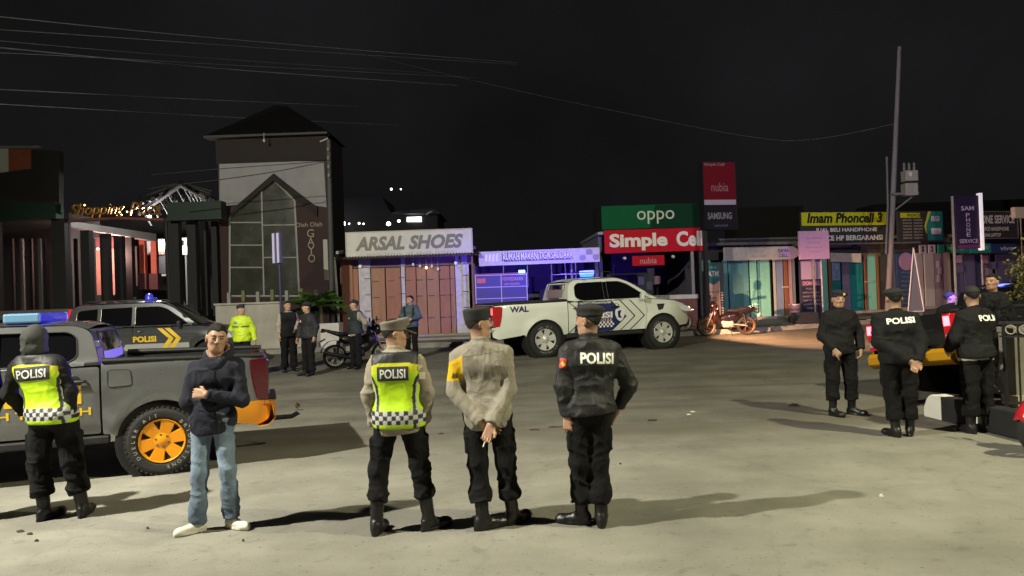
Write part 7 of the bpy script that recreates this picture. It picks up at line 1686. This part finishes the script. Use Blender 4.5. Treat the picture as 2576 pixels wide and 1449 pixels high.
for lab, px, py, r, e in (('brightest round lamp left of the shoe shop board', 862, 562, .14, 30), ('round lamp above the middle of the shoe shop board', 977, 563, .11, 18), ('small twin lamp left of the lit window', 1003, 556, .08, 8), ('pinpoint lamp beside the brightest round lamp', 853, 558, .05, 8), ('pinpoint lamp right of the brightest round lamp', 878, 563, .045, 8), ('low pinpoint lamp above the letters ARSAL', 903, 562, .06, 8), ('fifth pinpoint lamp in the dark row', 914, 563, .045, 7), ('left one of two hillside lights high in the dark', 984, 476, .07, 6), ('right one of two hillside lights high in the dark', 1008, 476, .05, 6)):
    q = at(px, py, 41 if py > 500 else 90); k = 1 if py > 500 else 2
    o = MB().lathe([(0, r * k), (r * k * .7, r * k * .7), (r * k, 0), (r * k * .7, -r * k * .7), (0, -r * k)], ax='z', n=14).build('far_lamp', M('far_lamp_%d' % e, (1, 1, 1), .5, emit=e, ecol=(1, .98, .94)), None, True, loc=q); tag(o, lab, 'lamp', 'far lamps in the dark')
# backdrop of dark roofs behind the right hand shops
hb = thing('rear_roofline', 'black roofline of unlit houses behind the phone shops', 'building', (at(1900, 520, 36).x, 36, zpav(36)))
for l, r, t_ in ((1190, 1500, 628), (1500, 1780, 515), (1850, 2020, 520), (2200, 2700, 505)):
    a, b = at(l, t_, 36), at(r, t_, 36); zz = (a.z + b.z) / 2; MB().box(((a.x + b.x) / 2 - hb.location.x, 1, (zz - hb.location.z) / 2), (b.x - a.x, 2, zz - hb.location.z)).build('block', M('roofline_black', (.004, .004, .0045), .95), hb)
# ------------------------------------------------------------------ motorcycles
def bike_wheel(parent, x, r, w_, rimmat, spokes=5):
    h = bpy.data.objects.new('wheel', None); COL.objects.link(h); h.parent = parent; h.location = (x, 0, r)
    MB().lathe([(r * .80, -w_ * .5), (r * .93, -w_ * .55), (r, -w_ * .25), (r, w_ * .25), (r * .93, w_ * .55), (r * .80, w_ * .5)], n=36, closed=True).build('tyre', RUB, h, True)
    rm = MB().lathe([(r * .72, -w_ * .35), (r * .82, -w_ * .45), (r * .82, w_ * .45), (r * .72, w_ * .35)], n=36, closed=True); rm.lathe([(0, -.05), (.05, -.05), (.06, 0), (.05, .05), (0, .05)], n=16)
    for i in range(spokes):
        a = 2 * math.pi * i / spokes
        for da in (-.16, .16): rm.tube([(.05 * math.cos(a), 0, .05 * math.sin(a)), (r * .76 * math.cos(a + da), 0, r * .76 * math.sin(a + da))], [.016, .011], 6)
    rm.build('rim', rimmat, h, True); return h
def motorcycle(label, loc, rz, body, body2, rimmat, tilt=.12, sport=False, lean_=.10):
    t = thing('motorcycle', label, 'motorcycle', loc, rz); t.rotation_euler = (lean_, 0, rz)
    r = .295; DKM = M('engine_dark', (.03, .03, .032), .45, .6, var=.3); ALM = M('engine_alu', (.36, .34, .33), .4, .6, var=.2)
    bike_wheel(t, 0, r, .14, rimmat, 5 if not sport else 6); bike_wheel(t, 1.24, r, .11, rimmat, 5 if not sport else 6)
    for s in (-1, 1):
        MB().tube([(1.24, s * .085, r), (1.02, s * .085, .86)], [.026, .022], 8).build('fork_leg', CHROME if sport else DKM, t, True)
        MB().tube([(0, s * .09, r), (.48, s * .06, .36)], .022, 8).build('swing_arm', ALM if not sport else DKM, t, True); MB().tube([(.03, s * .12, r + .04), (.12, s * .11, .68)], .028, 8).build('shock_absorber', CHROME, t, True)
    fd = MB(); fd.grid(lambda u, v: (1.24 + (r + .035) * math.cos(.25 + 2.0 * u), (v - .5) * .12, r + (r + .035) * math.sin(.25 + 2.0 * u) + .02 * (1 - abs(2 * v - 1))), 14, 4); o = fd.build('front_mudguard', body, t, True); md = o.modifiers.new('s', 'SOLIDIFY'); md.thickness = .006
    rd_ = MB(); rd_.grid(lambda u, v: ((r + .05) * math.cos(1.3 + 1.7 * u), (v - .5) * .14, r + .06 + (r + .05) * math.sin(1.3 + 1.7 * u)), 12, 3); o = rd_.build('rear_mudguard', TRIM, t, True); md = o.modifiers.new('s', 'SOLIDIFY'); md.thickness = .006
    # engine block and exhaust
    solid('engine', lambda P: sunion([sbox(P, (.58, 0, .36), (.16, .12, .10), .03), rc(P, (.66, 0, .40), (.84, 0, .46), .085, .08)], .04) + .004 * np.sin(P[:, 0] * 160) * (P[:, 0] > .68), (.3, -.25, .15), (1.0, .25, .65), .014, ALM if not sport else DKM, t)
    MB().tube([(.70, -.10, .33), (.55, -.15, .22), (.3, -.17, .24), (.12, -.17, .30), (-.28, -.18, .40)], [.02, .022, .03, .05, .045], 10).build('exhaust', CHROME if not sport else DKM, t, True)
    MB().tube([(.60, -.10, .42), (.45, -.14, .30), (.10, -.13, r)], .02, 6).build('chain_case', ALM, t, True)
    # bodywork
    if sport:
        solid('fuel_tank', lambda P: smin(ell(P, (.74, 0, .88), (.28, .18, .16)), ell(P, (.50, 0, .78), (.22, .14, .12)), .05), (.2, -.24, .6), (1.1, .24, 1.1), .014, body, t)
        solid('side_fairing', lambda P: sunion([ell(P, (.42, 0, .70), (.30, .12, .12)), ell(P, (.90, 0, .66), (.16, .18, .20)), ell(P, (.70, 0, .50), (.24, .15, .14))], .06), (.05, -.24, .3), (1.15, .24, .95), .014, body2, t)
        solid('tail_fairing', lambda P: rc(P, (.20, 0, .82), (-.28, 0, .98), .085, .035, (1, 1.1, 1.3)), (-.45, -.2, .6), (.4, .2, 1.1), .014, body, t)
        solid('seat', lambda P: ell(P, (.28, 0, .84), (.28, .11, .05)), (-.05, -.15, .75), (.6, .15, .95), .014, BLACK_CLOTH, t)
        solid('headlamp', lambda P: smin(ell(P, (1.10, 0, .92), (.14, .15, .14)), ell(P, (1.02, 0, 1.06), (.05, .12, .13)), .05), (.9, -.22, .7), (1.3, .22, 1.25), .014, body, t); MB().lathe([(0, -.02), (.07, -.012), (.075, .02)], (1.235, 0, .90), ax='x', n=18).build('headlamp_lens', M('head_lens', (.55, .56, .58), .12), t)
    else:
        def fair(P):
            d = sunion([rc(P, (.98, 0, .86), (.86, 0, .40), .10, .08, (1, .8, 1)), rc(P, (.86, 0, .50), (.35, 0, .58), .09, .10), rc(P, (.35, 0, .62), (-.20, 0, .80), .12, .08, (1, 1.1, 1)), ell(P, (.50, 0, .56), (.30, .13, .17)), ell(P, (.98, 0, .66), (.13, .16, .22))], .07); return d
        solid('body_fairing', fair, (-.4, -.25, .25), (1.2, .25, 1.05), .016, body, t)
        solid('leg_shield', lambda P: np.maximum(ell(P, (1.02, 0, .66), (.07, .19, .30)), -ell(P, (1.16, 0, .55), (.14, .12, .25))), (.85, -.25, .3), (1.2, .25, 1.0), .014, body2, t)
        solid('seat', lambda P: smin(ell(P, (.30, 0, .78), (.30, .115, .055)), ell(P, (.02, 0, .83), (.22, .10, .05)), .06), (-.3, -.16, .68), (.65, .16, .95), .016, BLACK_CLOTH, t)
        solid('headlamp', lambda P: ell(P, (1.04, 0, .95), (.13, .15, .12)), (.85, -.22, .78), (1.25, .22, 1.12), .014, body, t)
        MB().tube([(-.08, .09, .86), (-.34, .09, .96), (-.36, 0, .97), (-.34, -.09, .96), (-.08, -.09, .86)], .012, 8).build('grab_rail', CHROME, t, True)
    MB().box((-.27, 0, .80 if not sport else .93), (.10, .14, .06)).build('tail_lamp', M('tail_lamp_red', (.11, .004, .012), .15), t, bevel=.015)
    MB().box((-.38, 0, .62), (.02, .17, .12), ry=-.4).build('number_plate', M('plate_pale', (.35, .35, .33), .6), t, bevel=.004); MB().tube([(-.22, 0, .74), (-.38, 0, .66)], .02, 6).build('plate_holder', TRIM, t)
    hb = MB().tube([(.98, -.34, 1.03), (1.02, -.12, .98), (1.0, 0, .97), (1.02, .12, .98), (.98, .34, 1.03)], .013, 8).build('handlebar', DKM, t, True)
    for s in (-1, 1):
        MB().tube([(.97, s * .26, 1.025), (.96, s * .36, 1.035)], .02, 8).build('grip', TRIM, hb); MB().tube([(1.01, s * .24, 1.02), (1.03, s * .30, 1.15)], .007, 6).build('mirror_stem', TRIM, hb); MB().lathe([(0, -.01), (.055, -.008), (.06, .01), (0, .014)], (1.02, s * .32, 1.18), ax='x', n=16).build('mirror', TRIM, hb, True)
        MB().lathe([(0, .03), (.022, .02), (.022, -.02), (0, -.03)], (.94, s * .15, .86), ax='y', n=10).build('indicator', M('amber_lens', (.5, .2, .03), .3), t)
    MB().tube([(.55, .12, .30), (.50, .26, .02)], .013, 6).build('side_stand', DKM, t)
    for s in (-1, 1): MB().tube([(.52, s * .1, .27), (.52, s * .24, .27)], .014, 6).build('foot_peg', TRIM, t)
    return t
GLOSSB = M('gloss_black', (.008, .008, .009), .18, coat=.8)
def place_bike(rpx, fpx, rpy, Y, flip=False):
    a, b = at(rpx, rpy, Y), at(fpx, rpy, Y); return a, b
a = at(843, 918, 18.6); th = math.atan2(.55, 1.1)
motorcycle('black sport motorcycle with silver spoked wheel beside the officer in dark vest', (a.x, a.y, zof(a.y)), th, GLOSSB, M('black_fairing', (.012, .012, .013), .4), M('bike_alloy', (.60, .60, .60), .35, .4), sport=True, lean_=-.06)
a = at(1877, 846, 23.6); b = at(1779, 846, 23.5)
sc = (a - b).length / 1.24
t = motorcycle('dark red underbone motorcycle parked at the kerb before the teal shutters', (a.x, a.y, zof(a.y)), math.pi, M('dark_maroon_gloss', (.007, .003, .004), .22, coat=.7), M('maroon_gloss', (.018, .003, .004), .25, coat=.7), M('gold_alloy', (.11, .05, .016), .4, .4), lean_=-.12)
t.scale = (sc,) * 3
a = gnd(2600, 1112)
t = motorcycle('red motorcycle front reaching in at the right edge by the painted kerb', (a.x + .84, a.y - .35, 0), math.pi + .25, M('bright_red_gloss', (.42, .012, .02), .3, coat=.6), M('bright_red_gloss', (.42, .012, .02), .3), ALLOY, lean_=-.05)

# ------------------------------------------------------------------ raised kerb, railing and bush on the right
k0 = gnd(2312, 1040); k1 = gnd(2366, 1058); k2 = gnd(2600, 1118)
KW = M('kerb_white', (.66, .65, .58), .75, var=.08, vs=5); KB = M('kerb_black', (.012, .012, .013), .7, var=.3)
pk = thing('painted_kerb', 'black and white painted kerb blocks under the iron railing at right', 'kerb', (k1.x, k1.y, 0))
dirk = Vector((k2.x - k1.x, k2.y - k1.y, 0)); Lk = dirk.length; dirk.normalize(); ang = math.atan2(dirk.y, dirk.x); nk_ = Vector((-dirk.y, dirk.x, 0))
wd_ = .34
def kblock(s0, s1, mat, h=.31):
    c = dirk * ((s0 + s1) / 2) + nk_ * .1; return MB().box((c.x, c.y, h / 2), (s1 - s0 - .008, .2, h), rz=ang).build('kerb_block', mat, pk, bevel=.018)
c0 = Vector((k0.x - k1.x, k0.y - k1.y, 0)); c0 = nk_ * .02 - dirk * .36
bw = MB(); prof = rnd([(-.36, 0), (-.36, .12), (-.28, .26), (-.20, .315), (.0, .31), (.0, 0)], [0, .05, .06, .05, .02, 0]); bw.prism(prof, 0, .2)
bo = bw.build('kerb_block', KW, pk, bevel=.012); bo.rotation_euler = (0, 0, ang)
s = 0.
for i, l_ in enumerate((.60, .16, .60, .55, .6, .6)): kblock(s, s + l_, KB if i % 2 == 0 else KW); s += l_
pf = MB(); v0 = Vector((k1.x, k1.y, 0)) - dirk * .3 + nk_ * .2; pf.add([v0 + Vector((0, 0, .235)), v0 + dirk * 4.2 + Vector((0, 0, .235)), v0 + dirk * 4.2 + nk_ * 2.6 + Vector((0, 0, .235)), v0 + nk_ * 2.6 + dirk * .5 + Vector((0, 0, .20)), v0 + nk_ * 2.6 + dirk * .5 , v0], [(0, 1, 2, 3), (0, 3, 4, 5)])
tag(pf.build('raised_forecourt', PAV), 'raised paving behind the painted kerb', None, kind='structure')
IRON = M('black_iron', (.012, .012, .013), .5, .3)
A = at(2528, 900, 8.75); Bv = at(2680, 900, 8.35)
rl = thing('iron_railing', 'black iron railing with ring ornaments at the right edge', 'railing', (A.x, A.y, .235), math.atan2(Bv.y - A.y, Bv.x - A.x))
ztop = at(2540, 812, 8.7).z - .235
for zz, hh in ((ztop, .035), (ztop - .16, .02), (.12, .03)): MB().box((.55, 0, zz), (1.2, .035, hh)).build('rail', IRON, rl)
for k in range(9): MB().tube([(.0 + k * .135, 0, .0), (.0 + k * .135, 0, ztop)], .011 if k else .026, 8).build('bar' if k else 'post', IRON, rl)
for k in range(8):
    c = .068 + k * .135; pts = [(c + .05 * math.cos(j * math.pi / 8), -.02, ztop - .08 + .05 * math.sin(j * math.pi / 8)) for j in range(17)]; MB().tube(pts, .008, 6, False).build('ring', M('iron_pale_ring', (.25, .24, .22), .5), rl)
q = at(2540, 960, 9.15); wl = thing('whitewashed_pillar', 'stained whitewashed wall pillar behind the iron railing', 'wall', (q.x + .48, 9.2, .2), .0)
MB().box((0, 0, (at(2560, 835, 9.2).z - .2) / 2), (.95, .3, at(2560, 835, 9.2).z - .2)).build('pillar_body', M('stained_whitewash', (.19, .175, .14), .8, var=.4, vs=5, streak=.2), wl, bevel=.01)
MB().box((0, 0, at(2560, 835, 9.2).z - .2 + .03), (1.0, .36, .06)).build('cap', M('stained_whitewash', (.34, .32, .27), .8), wl)
MB().box((0, -.06, .10), (1.0, .3, .16)).build('plinth', M('plinth_cream', (.42, .38, .26), .8), wl)
def bush(name, label, loc, rx, rz_, n, ls, col, cat='shrub'):
    t = thing(name, label, cat, loc); rs = np.random.RandomState(4)
    MB().tube([(0, 0, -1.1), (.03, .02, -.4), (0, 0, .2)], [.05, .035, .015], 7).build('stem', M('stem_brown', (.07, .05, .03), .9), t)
    for k in range(9): a = rs.rand() * 6.28; MB().tube([(0, 0, -.5 + .08 * k), (rx * .6 * math.cos(a), rx * .6 * math.sin(a), -.2 + .1 * k)], [.015, .005], 5).build('branch', M('stem_brown', (.07, .05, .03), .9), t)
    m_ = MB(); cl = [(rs.randn(3) * np.array([rx, rx, rz_]) * .5) for _ in range(26)]
    for i in range(n):
        c = cl[i % 26] + rs.randn(3) * .085; d = rs.randn(3); d /= np.linalg.norm(d); s_ = np.cross(d, rs.randn(3)); s_ /= np.linalg.norm(s_); l_ = ls * (.6 + .8 * rs.rand())
        nn = np.cross(d, s_); p = [c, c + d * l_ * .5 + s_ * l_ * .24 + nn * l_ * .06, c + d * l_, c + d * l_ * .5 - s_ * l_ * .24 + nn * l_ * .06]; m_.add(p, [(0, 1, 2, 3)])
    m_.build('foliage', M(name + '_leaf', col, .55, var=.45, vs=9), t); return t
q = at(2572, 700, 9.4); bush('leafy_shrub', 'yellow green leafy shrub above the railing at the right edge', (q.x + .22, 9.4, q.z + .03), .22, .32, 1900, .05, (.095, .085, .010))
# pavement odds and ends
q = gnd_at(2003, 25.9); t = thing('bucket', 'pink white plastic bucket on the pavement by the standing sign', 'bucket', (q.x, 25.9, zpav(25.9) + .22)); MB().lathe([(0, .0), (.16, 0), (.20, .40), (.19, .40), (.155, .02)], ax='z', n=20).build('tub', M('bucket_pink', (.5, .33, .33), .5), t, True); MB().lathe([(.205, .25), (.206, .18)], ax='z', n=20).build('red_band', M('bucket_band', (.4, .08, .1), .5), t); MB().lathe([(0, -.22), (.22, -.22), (.22, -.005), (0, -.005)], ax='z', n=16).build('stool', TRIM, t)
q = gnd_at(2030, 25.2); t = thing('black_crate', 'low black crate in front of the bucket on the pavement', 'crate', (q.x, 25.3, zpav(25.3)))
MB().box((0, 0, .02), (.75, .5, .04)).build('bottom', TRIM, t)
for x_, y_, w2, d2_ in ((-.36, 0, .03, .5), (.36, 0, .03, .5), (0, -.24, .69, .03), (0, .24, .69, .03)): MB().box((x_, y_, .20), (w2, d2_, .34)).build('side', TRIM, t)
LEAF = M('dry_leaf', (.05, .035, .02), .9, var=.4, vs=20); PAP = M('pale_litter', (.5, .48, .44), .7)
def litter(label, px, py, w_, d_, mat, h=.015, n=7, name='litter', cat='litter', grp='litter on the road'):
    p = gnd(px, py); rs = np.random.RandomState(int(px)); m_ = MB(); ring = [(w_ * (.6 + .5 * rs.rand()) * math.cos(a), d_ * (.6 + .5 * rs.rand()) * math.sin(a), h * rs.rand()) for a in np.linspace(0, 6.283, n, endpoint=False)]
    lo_ = [(a * .9, b * .9, 0) for a, b, c in ring]; m_.add(ring + lo_ + [(0, 0, h * 1.4)], [(i, (i + 1) % n, 2 * n) for i in range(n)] + [(i, i + n, (i + 1) % n + n, (i + 1) % n) for i in range(n)])
    o = m_.build(name, mat, None, loc=(p.x, p.y, p.z + .001)); return tag(o, label, cat, grp)
litter('dark flattened leaf clump on the road before the beret officer', 1994, 1021, .10, .05, LEAF, .03)
litter('white paper scrap on the asphalt right of centre', 1742, 1037, .055, .03, PAP)
litter('second white scrap just left of the paper scrap', 1732, 1044, .05, .025, PAP)
litter('tiny white crumpled paper ball on the bright forecourt', 2217, 1251, .022, .018, PAP, .025)
litter('brown leaf bits at the edge of the asphalt', 1640, 1058, .07, .03, LEAF); litter('dark twig bits between the beige and black officers', 1345, 1082, .09, .02, LEAF); litter('dark specks right of the fluorescent vest', 1110, 1092, .05, .02, LEAF)
litter('longer dark twig along the asphalt edge', 1395, 1075, .11, .018, LEAF); litter('dark leaf near the lower left corner', 52, 1338, .035, .02, LEAF); litter('small dark leaf beside the lower left leaf', 76, 1345, .03, .012, LEAF); litter('dark crumb below the lower left leaves', 92, 1362, .02, .012, LEAF); litter('little dark chip near the white sneaker', 372, 1330, .012, .01, LEAF)
litter('leaf scrap on the forecourt left of the white sneaker', 612, 1362, .014, .01, LEAF); litter('orange peel scrap by the planter', 825, 815, .06, .04, M('orange_scrap', (.4, .15, .05), .7)); litter('dark chip on the forecourt right of the black boots', 1560, 1168, .014, .01, LEAF)
